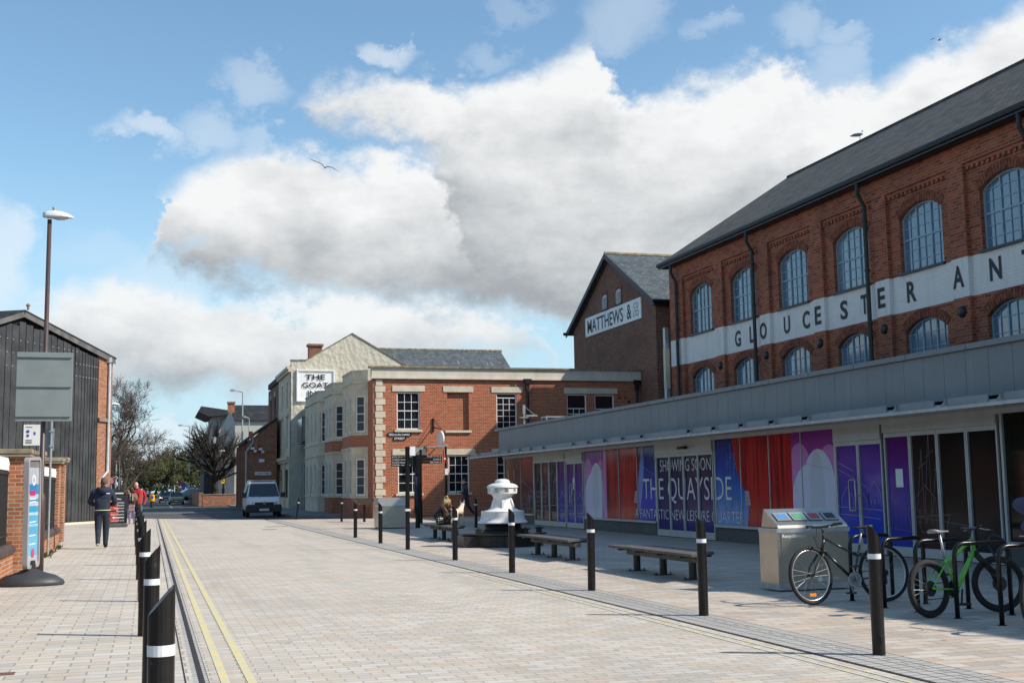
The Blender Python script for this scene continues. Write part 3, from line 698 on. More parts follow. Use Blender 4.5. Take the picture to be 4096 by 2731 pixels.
# ---------------------------------------------------------------- rendered inn with painted name
gi = thing('rendered_inn', (14, 95, 0), 'cream roughcast gabled inn with white framed name sign high on its end wall', 'building')
k = NT('roughcast'); v = k.n('ShaderNodeTexVoronoi'); v.inputs['Scale'].default_value = 3.2; g_ = k.n('ShaderNodeNewGeometry'); mp = k.n('ShaderNodeMapping'); mp.inputs['Scale'].default_value = (1,1,.8); k.l(g_.outputs['Position'], mp.inputs[0]); k.l(mp.outputs[0], v.inputs[0])
k.l(k.ramp(k.noise(2, 6), [(.3,(.52,.47,.375)),(.7,(.60,.55,.44))]), k.b.inputs['Base Color']); k.b.inputs['Roughness'].default_value = .95
k.bump(k.math('ADD', v.outputs['Distance'], k.noise(9, 5, .6)), .9, .05); ROUGH = k.m
m = MB(); m.prism([(9.9,90,0),(19.2,90,0),(19.2,90,10.55),(18.53,90,10.82),(14.46,90,13.15),(11.0,90,11.06),(9.9,90,11.04)], (0,.4,0)); m.build('gable_wall', ROUGH, gi)
m = MB(); cpts = [(9.85,11.04),(11.0,11.06),(14.46,13.15),(18.53,10.82)]
for (x0,z0),(x1,z1) in zip(cpts, cpts[1:]): m.prism([(x0,89.93,z0),(x1,89.93,z1),(x1,89.93,z1+.07),(x0,89.93,z0+.07)], (0,.55,0))
m.box(18.3,18.8,89.95,90.5,10.6,10.9); m.build('coping', COPING, gi)
m = MB(); m.prism([(11.0,90.4,10.9),(14.46,90.4,13.0),(18.9,90.4,10.5),(18.9,90.4,10.3),(11,90.4,10.3)], (0,18,0)); m.prism([(9.9,90.4,10.3),(11,90.4,10.3),(11,90.4,10.9),(9.9,90.4,10.75)], (0,18,0)); m.build('roof', SLATE_D, gi)
O2 = (9.9, 108, 0)
m = MB(); m.m = 0
wf = [(11.3,12.3),(15.0,16.0)]
ops = [(a,b,z0,z1) for a,b in wf for z0,z1 in ((4.6,6.9),(7.6,9.6))]
wall(m, (9.9,99,3.8), T, N, 9, 6.6, [(a-9,b-9,z0-3.8,z1-3.8) for a,b,z0,z1 in ops], .15)
wall(m, (9.9,99,0), T, N, 9, 3.8, [(1.2,3.2,0,3.0),(5.2,7.2,.9,3.0)], .2)
m.m = 1
wall(m, (9.9,108,0), T, N, 9, 10.1, [(a,b,z0,z1) for a,b in ((2.0,3.0),(5.6,6.6)) for z0,z1 in ((4.6,6.7),(7.4,9.2))], .2)
m.build('front_wall', [STONE, BR_ML], gi)
for a, b, z0, z1 in ops: sash(gi, O2, T, N, a, b, z0, z1, 2, 4, dep=.14)
for a, b in ((2.0,3.0),(5.6,6.6)):
    for z0, z1 in ((4.6,6.7),(7.4,9.2)):
        sash(gi, O2, T, N, a, b, z0, z1, 2, 4, dep=.18); bx('keystone', STONE, gi, 9.82,9.9,108-(a+b)/2-.22,108-(a+b)/2+.22,z1,z1+.45)
m = MB(); m.box(9.6,9.9,90,99,10.4,10.62); m.box(9.7,9.9,90,99,10.2,10.4); m.box(9.55,9.9,90,99.2,3.68,3.92); m.box(9.68,9.9,90,99,3.5,3.68); m.box(9.66,9.9,99,108,3.3,3.7)
for y in (91.6,95.3): m.box(9.75,9.9,y-.1,y+1.2,6.95,7.1)
for y in (90,93.2,98.4): m.box(9.78,9.9,y,y+.55,0,3.5)
m.build('cornice', STONE, gi)
m = MB(); m.box(9.74,9.9,99.2,107.8,0,3.3); m.build('shopfront', pm('shopfront_white', (.55,.55,.52), .5), gi)
m = MB(); m.box(9.72,9.74,100,102.5,.7,3.0); m.box(9.72,9.74,103.3,107,.7,3.0); m.quad((10.08,91.2,0),(10.08,95.2,0),(10.08,95.2,3.2),(10.08,91.2,3.2))
m.build('shop_window', GLASS, gi)
m = MB(); m.box(9.98,10.06,95.85,95.95,0,3); m.box(9.98,10.06,96.75,96.85,0,3); m.box(9.98,10.06,95.8,97.8,2.2,2.3); m.build('door', pm('door_cream', (.42,.38,.30), .6), gi)
m = MB(); m.box(11.9,12.95,95.5,96.3,10.9,12.95); m.box(11.8,13.05,95.4,96.4,12.8,12.98); m.build('chimney', BR_DK, gi)
sx0, sx1, sz0, sz1 = 10.30, 13.14, 7.98, 10.36
m = MB(); m.box(sx0,sx1,89.93,90,sz0,sz1); fr = m.build('name_sign', WSIGN, gi)
m = MB()
for a in ((sx0,sx1,89.84,89.93,sz0,sz0+.10),(sx0,sx1,89.84,89.93,sz1-.10,sz1),(sx0,sx0+.10,89.84,89.93,sz0+.10,sz1-.10),(sx1-.10,sx1,89.84,89.93,sz0+.10,sz1-.10)): m.box(*a)
m.build('frame', WSIGN, fr)
for s, w, z in (('THE',1.48,9.60),('GOAT',1.95,9.0),('INN',1.15,8.38)):
    m = MB(); c = (sx0+sx1)/2-.04; put_text(m, s, (c-w/2,89.93,z), FT, TU, w, .40, FN, .06, .018); m.build('sign_letter', pm('letter_brown_black', (.03,.018,.016), .6), fr)
# ---------------------------------------------------------------- slate-roofed range behind the brick block
sr = thing('slate_roofed_range', (22, 98, 0), 'long range with streaked blue slate roof showing above the cream parapet', 'building')
m = MB(); m.box(18.9,28.2,92.4,104,0,9.4); m.prism([(18.9,92.4,9.4),(18.9,98,12.7),(18.9,104,9.4)], (9.3,0,0)); m.build('wall', BR_OR, sr)
m = MB(); m.prism([(17.6,92,9.35),(17.6,98,12.82),(17.6,98,12.94),(17.6,92,9.47)][::-1], (10.9,0,0)); m.prism([(17.6,104.4,9.3),(17.6,98,12.82),(17.6,98,12.94),(17.6,104.4,9.42)], (10.9,0,0)); m.build('roof', SLATE, sr)
m = MB(); m.tube([(17.6,98,12.97),(28.6,98,12.97)], .1, 6); m.build('ridge_tiles', COPING, sr)

# ---------------------------------------------------------------- unseen block added behind the warehouse to shadow the brick block front
rw_ = thing('shadow_block', (30, 50, 0), 'unseen tall brick block added behind the long warehouse to shadow the brick block', 'building')
bx('wall', BR_ML, rw_, 25.7, 36, 42, 56.2, 0, 12.8); bx('coping', COPING, rw_, 25.66, 36.05, 41.9, 56.25, 12.8, 12.95)
# ---------------------------------------------------------------- glazed pavilion on the right with printed window graphics
gp = thing('glazed_pavilion', (14.2, 30, 0), 'long single-storey glazed shopfront with zinc fascia and printed curtain graphics', 'building')
XG = 14.2
m = MB(); m.box(14.012,17.7,4,48.6,2.98,3.80); y = 48.6
while y > 4: m.box(14.0,14.012,max(4,y-.612),y,2.985,3.795); y -= .62
fz = m.build('fascia', ZINC, gp)
m = MB(); y = 48.7
while y > 4: m.box(13.93,17.72,y-1.78,y,3.80,3.90+.0); y -= 1.80
m.box(13.95,14.0,4,48.62,2.93,2.985); m.build('roof_coping', ZINC, gp)
m = MB(); m.box(14.3,17.6,4,48.4,2.80,2.95); m.build('roof_deck', ALUD, gp)
# canopy: glass shelf, brackets and rounded upstand fins
CG = pm('canopy_teal_glass', (.07,.14,.15), .15, var=.05, spec=.8)
m = MB(); m.box(13.12,14.0,4,49.4,2.70,2.725); m.box(13.12,14.0,48.6,50.6,2.70,2.725); m.build('canopy', CG, gp)
m = MB(); m.box(13.08,13.12,4,50.6,2.68,2.74); m.box(13.9,13.98,4,48.6,2.74,2.86); m.build('canopy_edge', GALV, gp)
y = 50.2; i = 0; CF = pm('canopy_fin', (.25,.275,.295), .5, .2, var=.08, scale=2)
while y > 6:
    Lf = (2.9 if i % 5 == 1 else 1.25)
    m = MB(); pr = [(0,0),(Lf,0),(Lf,.12),(Lf-.05,.14),(.30,.14),(.12,.11),(.02,.04)]
    m.prism([(13.15,y-a,2.74+b) for a, b in pr], (.025,0,0)); m.box(13.14,13.3,y-.22,y-.12,2.72,2.78); m.box(13.17,13.9,y-.18,y-.15,2.74,2.80)
    m.tube([(13.12,y-.17,2.78),(13.12,y-.17,2.86)], .018, 6)
    m.build('canopy_fin', CF, gp)
    y -= Lf+.18; i += 1
# plinth and frame members
doors = [(44.35,40.7,4),(40.6,38.85,2),(32.6,28.87,4),(22.95,21.2,2),(21.12,17.7,4)]
m = MB(); y1 = 48.4
for a, b, _ in doors:
    if y1-a > .2: bx('plinth', ALUD, gp, 14.2,14.6,a,y1,0,.36)
    y1 = b
bx('plinth', ALUD, gp, 14.2,14.6,4,y1,0,.36)
fm = MB()
def vb(y, w=.05, z0=.36, z1=2.66, x=14.175): fm.box(x, 14.22, y-w/2, y+w/2, z0, z1)
for y in (48.4,46.15,44.45,38.75,37.1,35.6,34.1,32.68,28.8,27.36,25.9,24.4,22.98,17.62,14.5,12.9,11.2,9.6,8): vb(y, .028 if y not in (48.4,44.45,38.75,32.68,28.8,22.98,17.62) else .06)
fm.box(14.10,14.22,4,48.43,2.62,2.76); fm.box(14.14,14.22,4,17.62,.36,.42)
for a, b in ((48.4,44.45),(38.75,32.68),(28.8,22.98)): fm.box(14.12,14.22,b,a,.36,.42)
fm.build('mullions', ALU, gp)
m = MB(); m.box(14.22,14.3,4,48.4,.0,2.8); m.box(14.3,17.6,48.2,48.4,0,2.8); m.build('glazing', glassm('dark_pane', (.010,.009,.010), .06, .3), gp)
for a, b, n_ in doors:
    dr = MB(); top = 2.33 if n_ != 4 or a > 40 or a < 30 else 2.34
    if a < 22 or a > 43: top = 2.44
    dr.box(14.13,14.2,b,a,top,2.62)
    for i in range(n_):
        y0 = b+(a-b)*i/n_; y1 = b+(a-b)*(i+1)/n_; k_ = .045
        xx = 14.16
        dr.box(xx,14.2,y0+.005,y0+k_,0.02,top-.005); dr.box(xx,14.2,y1-k_,y1-.005,0.02,top-.005); dr.box(xx,14.2,y0+k_,y1-k_,top-.09,top-.005); dr.box(xx,14.2,y0+k_,y1-k_,0.02,.20)
    for z in (2.5,2.56): dr.box(14.12,14.135,b,a,z,z+.008)
    d = dr.build('doors', ALU, gp)
    if n_ == 2:
        c = (a+b)/2
        h_ = MB(); h_.smooth = True; h_.tube([(14.07,c+.03,.88),(14.07,c+.20,.88),(14.07,c+.23,.91),(14.07,c+.23,1.49),(14.07,c+.20,1.52),(14.07,c+.03,1.52),(14.07,c,1.49),(14.07,c,.91)], .017, 8, closed=True); h_.tube([(14.07,c+.01,1.2),(14.16,c+.01,1.2)], .012, 6); h_.build('handle', STEEL, d)
bx('door_sensor', BLACKM, gp, 14.0,14.1,30.3,30.75,2.44,2.51)
# printed graphics: flat vinyl films on the glass
def film(name, ys, zs, m, lay=0, poly=None):
    b = MB(); x = 14.205-.004*lay-.004
    P = [(x, y, z) for y, z in (poly or ((ys[0],zs[0]),(ys[1],zs[0]),(ys[1],zs[1]),(ys[0],zs[1])))]
    b.add(P, [tuple(range(len(P)))]); return b
def grad(name, cols, ax='Z', a=.36, b=2.62, ns=.25, scale=.9, rough=.12):
    if name in MATS: return MATS[name]
    k = NT(name); g = k.n('ShaderNodeNewGeometry'); s = k.n('ShaderNodeSeparateXYZ'); k.l(g.outputs['Position'], s.inputs[0])
    mr = k.n('ShaderNodeMapRange'); k.l(s.outputs[ax], mr.inputs[0]); mr.inputs[1].default_value = a; mr.inputs[2].default_value = b
    f = k.math('ADD', mr.outputs[0], k.math('MULTIPLY', k.math('SUBTRACT', k.noise(scale, 3), .5), ns), True)
    k.l(k.ramp(f, [(i/(len(cols)-1), c) for i, c in enumerate(cols)]), k.b.inputs['Base Color']); k.b.inputs['Roughness'].default_value = rough; k.b.inputs['Specular IOR Level'].default_value = .12
    MATS[name] = k.m; return k.m
k = NT('print_red_curtain'); g = k.n('ShaderNodeNewGeometry'); mp = k.n('ShaderNodeMapping'); mp.inputs['Scale'].default_value = (1,2.6,.13); k.l(g.outputs['Position'], mp.inputs[0])
f = k.noise(1.7, 3, .6, mp.outputs[0]); k.l(k.ramp(f, [(.30,(.08,.006,.006)),(.45,(.36,.010,.012)),(.55,(.62,.022,.018)),(.68,(.22,.008,.010))]), k.b.inputs['Base Color']); k.b.inputs['Roughness'].default_value = .12; k.b.inputs['Specular IOR Level'].default_value = .12; CURT = k.m
WHITEV = grad('print_tulip_white', [(0.708,0.561,0.732),(0.659,0.634,0.732),(0.634,0.61,0.683)], ns=.6)
PINK = grad('print_pink', [(0.561,0.268,0.561),(0.634,0.244,0.537),(0.561,0.195,0.464)], ns=.4)
MAG = grad('print_magenta', [(0.415,0.146,0.439),(0.488,0.0854,0.39),(0.268,0.0244,0.244)], ns=.2)
NAVY = grad('print_navy', [(0.0244,0.022,0.159),(0.0366,0.0268,0.11),(0.0171,0.0159,0.061),(0.0122,0.0146,0.061)], ns=.2)
BLUEL = grad('print_blue_violet', [(0.0732,0.061,0.415),(0.11,0.0854,0.464),(0.0427,0.0488,0.268),(0.0146,0.0244,0.122)], ns=.25)
CYAN = grad('print_cyan_blue', [(0.195,0.342,0.586),(0.0488,0.195,0.512),(0.0146,0.061,0.366),(0.00976,0.0244,0.195)], ns=.35)
SPOT = grad('print_spotlight', [(0.195,0.146,0.549),(0.342,0.317,0.634),(0.195,0.293,0.634),(0.0732,0.171,0.512)], ns=.2)
PURP = grad('print_purple', [(0.0366,0.0488,0.366),(0.11,0.061,0.342),(0.146,0.0244,0.195),(0.122,0.00732,0.122)], ns=.3)
PURPD = grad('print_purple_blue', [(0.0183,0.0732,0.488),(0.0854,0.061,0.39),(0.171,0.061,0.342),(0.061,0.0146,0.183)], ns=.3)
BROWN = grad('print_brown', [(0.061,0.0268,0.0244),(0.0488,0.0244,0.022),(0.022,0.0146,0.0146)], ns=.4)
DRED = grad('print_dark_red', [(0.0976,0.061,0.0488),(0.195,0.0366,0.0366),(0.159,0.0305,0.0244)], ns=.5)
ORNG = grad('print_orange_red', [(0.0854,0.061,0.061),(0.171,0.0366,0.0305),(0.439,0.061,0.0244)], ns=.4)
DARKF = grad('print_black_brown', [(0.0244,0.022,0.022),(0.0342,0.0195,0.0146),(0.00976,0.00854,0.00976)], ns=.3)
Z0, Z1 = .40, 2.63
panels = [((48.38,46.17),DRED),((46.13,44.5),ORNG),((44.30,43.45),BROWN),((43.45,42.5),DRED),((42.5,41.6),BROWN),((41.6,40.7),PURP),((40.6,38.85),PURP),((38.72,37.0),WHITEV),((37.0,36.75),PINK),((36.75,34.1),CURT),((34.1,32.7),BLUEL),((32.6,28.87),NAVY),((28.77,27.1),CYAN),((27.1,24.85),CURT),((24.85,22.99),WHITEV),((22.95,21.2),PURPD),((21.12,20.25),PURP),((20.25,19.4),BROWN),((19.4,17.7),DARKF)]
for (a, b), mt in panels:
    z0 = .06 if any(d[1]-.01 <= b and a <= d[0]+.01 for d in doors) else Z0
    film('p', (a, b), (z0, Z1), mt).build('window_print', mt, gp)
def shape(mt, pts, lay=1, nm='window_print'): film('s', 0, 0, mt, lay, pts).build(nm, mt, gp)
def curvep(y0, y1, zb, zt, bend, n=10): return [(y0+(y1-y0)*(i/n)+bend*sin(pi*i/n), zb+(zt-zb)*i/n) for i in range(n+1)]
# magenta sky behind the tulip petals
def tulip(a, b):
    w = a-b; lo = .42
    def petal(y, z, ry, rz, mt, lay):
        P_ = [(y+ry*cos(2*pi*i/28), z+rz*sin(2*pi*i/28)*(1 if sin(2*pi*i/28) > 0 else .9)) for i in range(28)]
        shape(mt, [(min(a, max(b, p)), min(Z1, max(lo, q))) for p, q in P_], lay)
    shape(MAG, [(a,1.3),(b,1.3),(b,Z1),(a,Z1)], .6)
    petal(a-.18*w, 1.30, .34*w, 1.08, PINK, 1.0); petal(b+.12*w, 1.25, .36*w, 1.05, PINK, 1.2); petal(a-.62*w, 1.10, .40*w, 1.12, WHITEV, 1.4); petal(a-.42*w, .95, .45*w, .95, WHITEV, 1.6); petal(a-.58*w, 1.2, .17*w, .98, TULC, 1.8)
TULC = grad('print_tulip_core', [(.50,.54,.62),(.58,.58,.62),(.56,.54,.60)], ns=.4)
tulip(38.72,37.0); tulip(24.85,23.0)
# curtain edges, spotlight and hands round the centre
shape(CURT, [(34.1,Z0),(34.1,Z1),(33.72,Z1)]+curvep(33.80,34.35,2.5,Z0,-.10)[1:], 1)
shape(SPOT, [(34.08,.45)]+[(34.08-(.0+.5*sin(pi*min(1,i/9)*.62)),.45+2.18*i/9) for i in range(10)]+[(33.74,Z1),(33.86,2.2),(34.05,1.6)], 1.4)
shape(CURT, [(27.1,Z0),(27.1,Z1),(27.85,Z1),(27.72,2.1),(27.5,1.6),(27.18,1.25),(27.12,.9)], 1)
shape(CYAN, [(27.35,Z0),(27.12,Z0),(26.98,1.0),(27.2,1.25),(27.4,1.55)], 1.2)
SKIN_P = grad('print_hand', [(.42,.30,.32),(.50,.38,.38)], ns=.5)
for y, s in ((34.32,1),(26.98,-1)):
    for j in range(4): shape(SKIN_P, [(y+s*.02*j,1.28-j*.085),(y-s*.20,1.30-j*.10),(y-s*.22,1.22-j*.10),(y+s*.03*j,1.20-j*.085)][::1], 2.2, 'hand_print')
def sketch(mt, segs, w=.014, lay=2):
    b = MB(); x = 14.205-.004*lay-.004
    for seg in segs:
        for (y0, z0), (y1, z1) in zip(seg, seg[1:]):
            d = Vector((0, y1-y0, z1-z0)); L_ = d.length
            if L_ < 1e-4: continue
            p = Vector((0, -d.z, d.y))/L_*w/2
            a, c = Vector((x,y0,z0)), Vector((x,y1,z1)); b.add([a-p, c-p, c+p, a+p], [(0,1,2,3)])
    b.build('sketch_print', mt, gp)
rs_ = random.Random(3)
def houses(y0, y1, zb, zt, n=3):
    out = []
    w = (y0-y1)/n
    for i in range(n):
        a = y0-i*w; b = a-w*.9; h = zt-rs_.random()*.35
        out.append([(a,zb),(a,h-.25),((a+b)/2,h),(b,h-.25),(b,zb)])
        for r in range(int((h-.35-zb)/.17)):
            for c in range(3):
                yy = a-(.15+.27*c)*w; zz = zb+.08+r*.17; s = .05*w+.01; out.append([(yy,zz),(yy-s,zz),(yy-s,zz+.07),(yy,zz+.07),(yy,zz)])
    return out
def ship(yc, zb, s=1):
    o = [[(yc+.8*s,zb+.3),(yc+.55*s,zb),(yc-.6*s,zb),(yc-.9*s,zb+.35),(yc+.8*s,zb+.3)]]
    for dx, h in ((.4,1.3),(0,1.6),(-.4,1.25)): o += [[(yc+dx*s,zb+.3),(yc+dx*s,zb+.3+h)],[(yc+dx*s,zb+.3+h),(yc+(dx+.35)*s,zb+.4)],[(yc+(dx+.2)*s,zb+.3+h*.7),(yc+(dx-.2)*s,zb+.35+h*.75)]]
    return o
SK = flatmat('sketch_line', (.34,.31,.36), .3); SKD = flatmat('sketch_line_faint', (.15,.12,.13), .3)
SKB = flatmat('sketch_line_blue', (.16,.22,.42), .3)
sketch(SK, houses(46.0,44.6,.5,1.3,2)+[[(46.1,1.75),(44.6,1.25)]]+houses(44.2,43.0,.45,1.9,2)+ship(42.3,.45)+houses(41.4,38.9,.5,1.5,4)+[[(44.2,.55),(41,.50),(38.9,.55)],[(41.9,.42),(40,.48),(38.9,.42)]])
sketch(SKB, houses(33.9,32.8,1.15,1.7,2)+houses(28.7,27.5,.75,1.5,3)+ship(27.9,.7,.5)+[[(34.0,2.1),(32.75,1.75)]], .010)
sketch(SK, houses(22.8,21.3,.95,1.55,3)+[[(22.9,1.75),(22.3,1.55),(21.8,1.35),(21.8,.8)],[(22.9,.8),(22.3,.78),(21.4,.72)],[(22.9,.95),(21.3,.9)],[(22.9,1.9),(22.3,1.7)]]+[[(24.8,2.05),(24.2,1.9),(23.2,1.75)],[(24.8,1.65),(24.6,1.2)]], .012)
sketch(SKD, houses(21.0,20.35,.5,1.6,1)+houses(20.2,19.5,.6,1.7,1)+ship(19.7,.5,.6)+[[(21,.55),(20.3,.5)],[(20.2,.8),(18.0,.6)],[(20.9,1.1),(20.3,.9)]], .012)
film('n', (20.80,20.56), (1.36,1.72), WSIGN, 3).build('notice', WSIGN, gp)
film('n', (39.95,39.82), (1.35,1.75), WSIGN, 3).build('notice', WSIGN, gp)
# figures printed at both ends (plain generic shapes)
FLESH = grad('print_flesh', [(.30,.16,.12),(.42,.24,.18)], ns=.3); DEN = grad('print_denim', [(.07,.075,.13),(.14,.15,.24),(.09,.09,.15)], ns=.8, scale=3); BLK = flatmat('print_black', (.012,.012,.016), .2)
def blob(y, z, ry, rz, mt, lay=2, n=16, tilt=0): 
    shape(mt, [(y+ry*cos(2*pi*i/n)*cos(tilt)-rz*sin(2*pi*i/n)*sin(tilt), z+ry*cos(2*pi*i/n)*sin(tilt)+rz*sin(2*pi*i/n)*cos(tilt)) for i in range(n)], lay, 'figure_print')
blob(16.72,1.52,.16,.20,FLESH); blob(17.05,1.02,.42,.16,DEN,2,16,.1); blob(16.9,.72,.40,.15,DEN,2.2,16,-.15); blob(16.4,1.15,.35,.35,BLK,2.4)
blob(47.5,1.15,.45,.62,BLK,2,16,.1); blob(47.9,1.95,.09,.24,FLESH,2); blob(47.1,1.95,.09,.26,FLESH,2); blob(45.1,.9,.09,.30,FLESH,2.4,16,-.2); blob(44.8,1.0,.2,.14,DEN,2.4)
# lettering of the printed banner
XT = 14.205-.015
LW = flatmat('print_letter_white', (.66,.66,.68), .2)
for s, y0, y1, z0, h, off in (('SHOWING SOON',32.37,29.05,1.84,.335,-.008),('THE QUAYSIDE',33.66,27.90,.94,.72,-.006),('A FANTASTIC NEW LEISURE QUARTER',34.33,27.27,.43,.335,-.012)):
    m = MB(); put_text(m, s, (XT,y0,z0), T, TU, y0-y1, h, N, .002, off); m.build('banner_lettering', LW, gp)
# things on the pavilion roof
rm = thing('roof_mast', (14.32, 46, 3.9), 'short steel mast with flat lamp plate and stay beside the downpipe', 'mast')
m = MB(); m.tube([(14.32,46,3.85),(14.32,46,4.7)], .035, 8); m.box(14.28,14.36,45.95,46.05,4.35,4.72); m.build('pole', GALV, rm)
m = MB(); m.box(14.15,14.47,45.85,46.15,4.20,4.23); m.box(14.40,14.85,45.9,46.1,4.26,4.32); m.tube([(14.32,46,4.68),(14.78,46,4.32)], .01, 6); m.build('lamp_plate', GALV, rm)
rm = thing('roof_frame', (15.65, 46.0, 3.9), 'grey steel table-like frame on the pavilion roof', 'frame')
m = MB()
for x in (15.17,16.14):
    for y in (45.7,46.3): m.box(x-.025,x+.025,y-.025,y+.025,3.9,4.23)
m.box(15.14,16.17,45.67,45.73,4.21,4.26); m.box(15.14,16.17,46.27,46.33,4.21,4.26); m.box(15.14,15.2,45.73,46.27,4.21,4.26); m.box(16.11,16.17,45.73,46.27,4.21,4.26); m.box(15.2,16.11,45.73,46.27,4.225,4.235); m.build('steel_frame', GALV, rm)
# ================================================================ street furniture
BAND = pm('reflective_band', (.72,.73,.74), .35, var=.05, scale=30)
k = NT('bollard_black'); k.b.inputs['Roughness'].default_value = .32; k.b.inputs['Specular IOR Level'].default_value = .35; k.l(k.ramp(k.math('ADD', k.noise(14, 6, .7), 0.), [(.3,(.007,.006,.006)),(.62,(.012,.010,.010)),(.78,(.06,.052,.048))]), k.b.inputs['Base Color']); SCUF = k.m
def tilted_top(mb, x, y, r, z0, zl, zh, dirx, n=20):
    """tube with an obliquely cut top: zl on the low side, zh on the high side"""
    vs = []; 
    for k in range(2):
        for j in range(n):
            a = 2*pi*j/n; z = z0 if k == 0 else (zl+zh)/2-dirx*(zh-zl)/2*cos(a)
            vs.append((x+r*cos(a), y+r*sin(a), z))
    mb.smooth = False
    fs = [(j, (j+1) % n, n+(j+1) % n, n+j) for j in range(n)]+[tuple(range(n, 2*n)), tuple(range(n))[::-1]]
    mb.add(vs, fs)
def make_bollard(dirx, label, group):
    b = thing('bollard', (0,0,0), label, 'bollard', group)
    m = MB(); tilted_top(m, 0, 0, .056, 0, .985, 1.115, dirx); m.box(-.012,.012,-.062,-.05,.10,.16)
    m.build('post', SCUF, b, bevel=.003, local=True)
    m = MB(); m.lathe([(.0575,.82),(.0575,.865)], n=20); m.f.pop(); m.f.pop(); m.mi = m.mi[:-2]; m.sm = m.sm[:-2]
    m.lathe([(.0560,.865),(.0575,.865)], n=20); m.f.pop(); m.f.pop(); m.mi = m.mi[:-2]; m.sm = m.sm[:-2]
    m.build('reflective_band', BAND, b, local=True)
    return b
GL, GR = 'black bollards along the left pavement kerb', 'black bollards along the plaza kerb'
b0 = make_bollard(-1, 'black slant-topped bollard nearest the camera on the left kerb', GL)
LB = [(.065,5.35),(.025,9.35),(-.04,13.45),(-.08,17.66),(-.15,21.97),(-.20,26.3),(-.26,30.8),(-.33,35.5),(-.39,40.3),(-.45,45.2),(-.5,50),(-.55,55)]
OR = ['nearest the camera','second from the camera','third from the camera','fourth from the camera','fifth from the camera','sixth from the camera','seventh from the camera','eighth from the camera','ninth from the camera','tenth from the camera','eleventh from the camera','farthest away, beside the couple']
for i, (x, y) in enumerate(LB):
    o = b0 if i == 0 else copy_tree(b0); o.location = (x, y, 0)
    o.rotation_euler = (random.uniform(-.012,.012), random.uniform(-.012,.012), random.uniform(-.2,.2)); o['label'] = 'black slant-topped bollard %s in the left kerb row' % OR[i]
    if i == 0: o['label'] = 'largest black slant-topped bollard with torn white band, nearest the camera'
b1 = make_bollard(1, 'x', GR)
RB = [(6.09,9.31,'black bollard in front of the two parked bicycles'),(6.09,12.78,'black bollard just left of the steel recycling bin'),(6.09,16.44,'black bollard between the two empty benches'),(6.08,20.38,'black bollard in front of the white capstan'),(6.07,24.45,'black bollard in front of the seated woman and dogs'),(6.07,32.9,'black bollard in front of the steel cabinet'),(6.09,37.25,'black bollard just left of the steel cabinet')]
for i, (x, y, l) in enumerate(RB):
    o = b1 if i == 0 else copy_tree(b1); o.location = (x, y, 0); o['label'] = l; o.rotation_euler = (random.uniform(-.012,.012), random.uniform(-.012,.012), random.uniform(-.25,.25))
for x, y, l, tx in ((8.47,55.7,'black bollard standing alone before the stone corner quoins',0),(7.05,61.3,'leaning black bollard just right of the white van',.12),(11.5,43.1,'black bollard between the walking man and white capstan',0)):
    o = copy_tree(b1); o.location = (x, y, 0); o.rotation_euler = (0, tx, 0); o['label'] = l; o['group'] = 'black bollards scattered across the plaza'
# --- tall slim post in the bollard row
p = thing('tall_post', (6.06,29.2,0), 'tall slim black post with white band and small plate in the bollard row', 'post')
m = MB(); m.tube([(6.06,29.2,0),(6.06,29.2,2.50)], .055, 14); m.tube([(6.06,29.2,1.5),(6.06,29.2,1.53)], .06, 14); m.build('post', BLACKP, p)
bx('reflective_band', BAND, p, 6.0,6.12,29.14,29.26,.93,.985)
bx('plate', WSIGN, p, 6.11,6.24,29.10,29.12,2.28,2.50)
# --- fingerpost with black fingers
fp = thing('fingerpost', (9.62,44.5,0), 'black fingerpost with seven white-lettered pedestrian direction fingers', 'signpost')
m = MB(); m.tube([(9.62,44.5,0),(9.62,44.5,.55)], .09, 12); m.box(9.50,9.74,44.44,44.56,.55,2.0); m.tube([(9.62,44.5,2.0),(9.62,44.5,2.72)], .10, 14); m.build('post', BLACKP, fp)
bx('map_panel', pm('map_print_dark', (.03,.035,.08), .3, var=.6, scale=9, c2=(.01,.01,.015)), fp, 9.52,9.60,44.42,44.438,.8,1.9)
for i, s in enumerate(('City Centre / Cathedral','Historic Docks',"Dock's Museum",'Railway / Bus Station')):
    z = 2.60-i*.105
    m = MB(); m.box(8.62,9.52,44.48,44.51,z,z+.095); f = m.build('finger', BLACKP, fp)
    m = MB(); w = put_text(m, s, (8.73,44.48,z+.028), (1,0,0), (0,0,1), [.66,.42,.50,.62][i], .05, (0,-1,0), .003, .004)
    m.add([(8.69,44.477,z+.02),(8.66,44.477,z+.0475),(8.69,44.477,z+.075),(8.70,44.477,z+.065),(8.68,44.477,z+.0475),(8.70,44.477,z+.03)][::-1], [(0,1,4,5),(1,2,3,4)]); m.build('lettering', WSIGN, f)
for i, s in enumerate(('Designer Outlet','Cinema','Peel Centre')):
    z = 2.60-i*.105
    m = MB(); m.box(9.72,10.56,44.48,44.51,z,z+.095); f = m.build('finger', BLACKP, fp)
    w = [.46,.22,.34][i]
    m = MB(); put_text(m, s, (10.45-w,44.48,z+.028), (1,0,0), (0,0,1), w, .05, (0,-1,0), .003, .004)
    m.add([(10.49,44.477,z+.02),(10.52,44.477,z+.0475),(10.49,44.477,z+.075),(10.48,44.477,z+.065),(10.50,44.477,z+.0475),(10.48,44.477,z+.03)], [(0,1,4,5),(1,2,3,4)]); m.build('lettering', WSIGN, f)
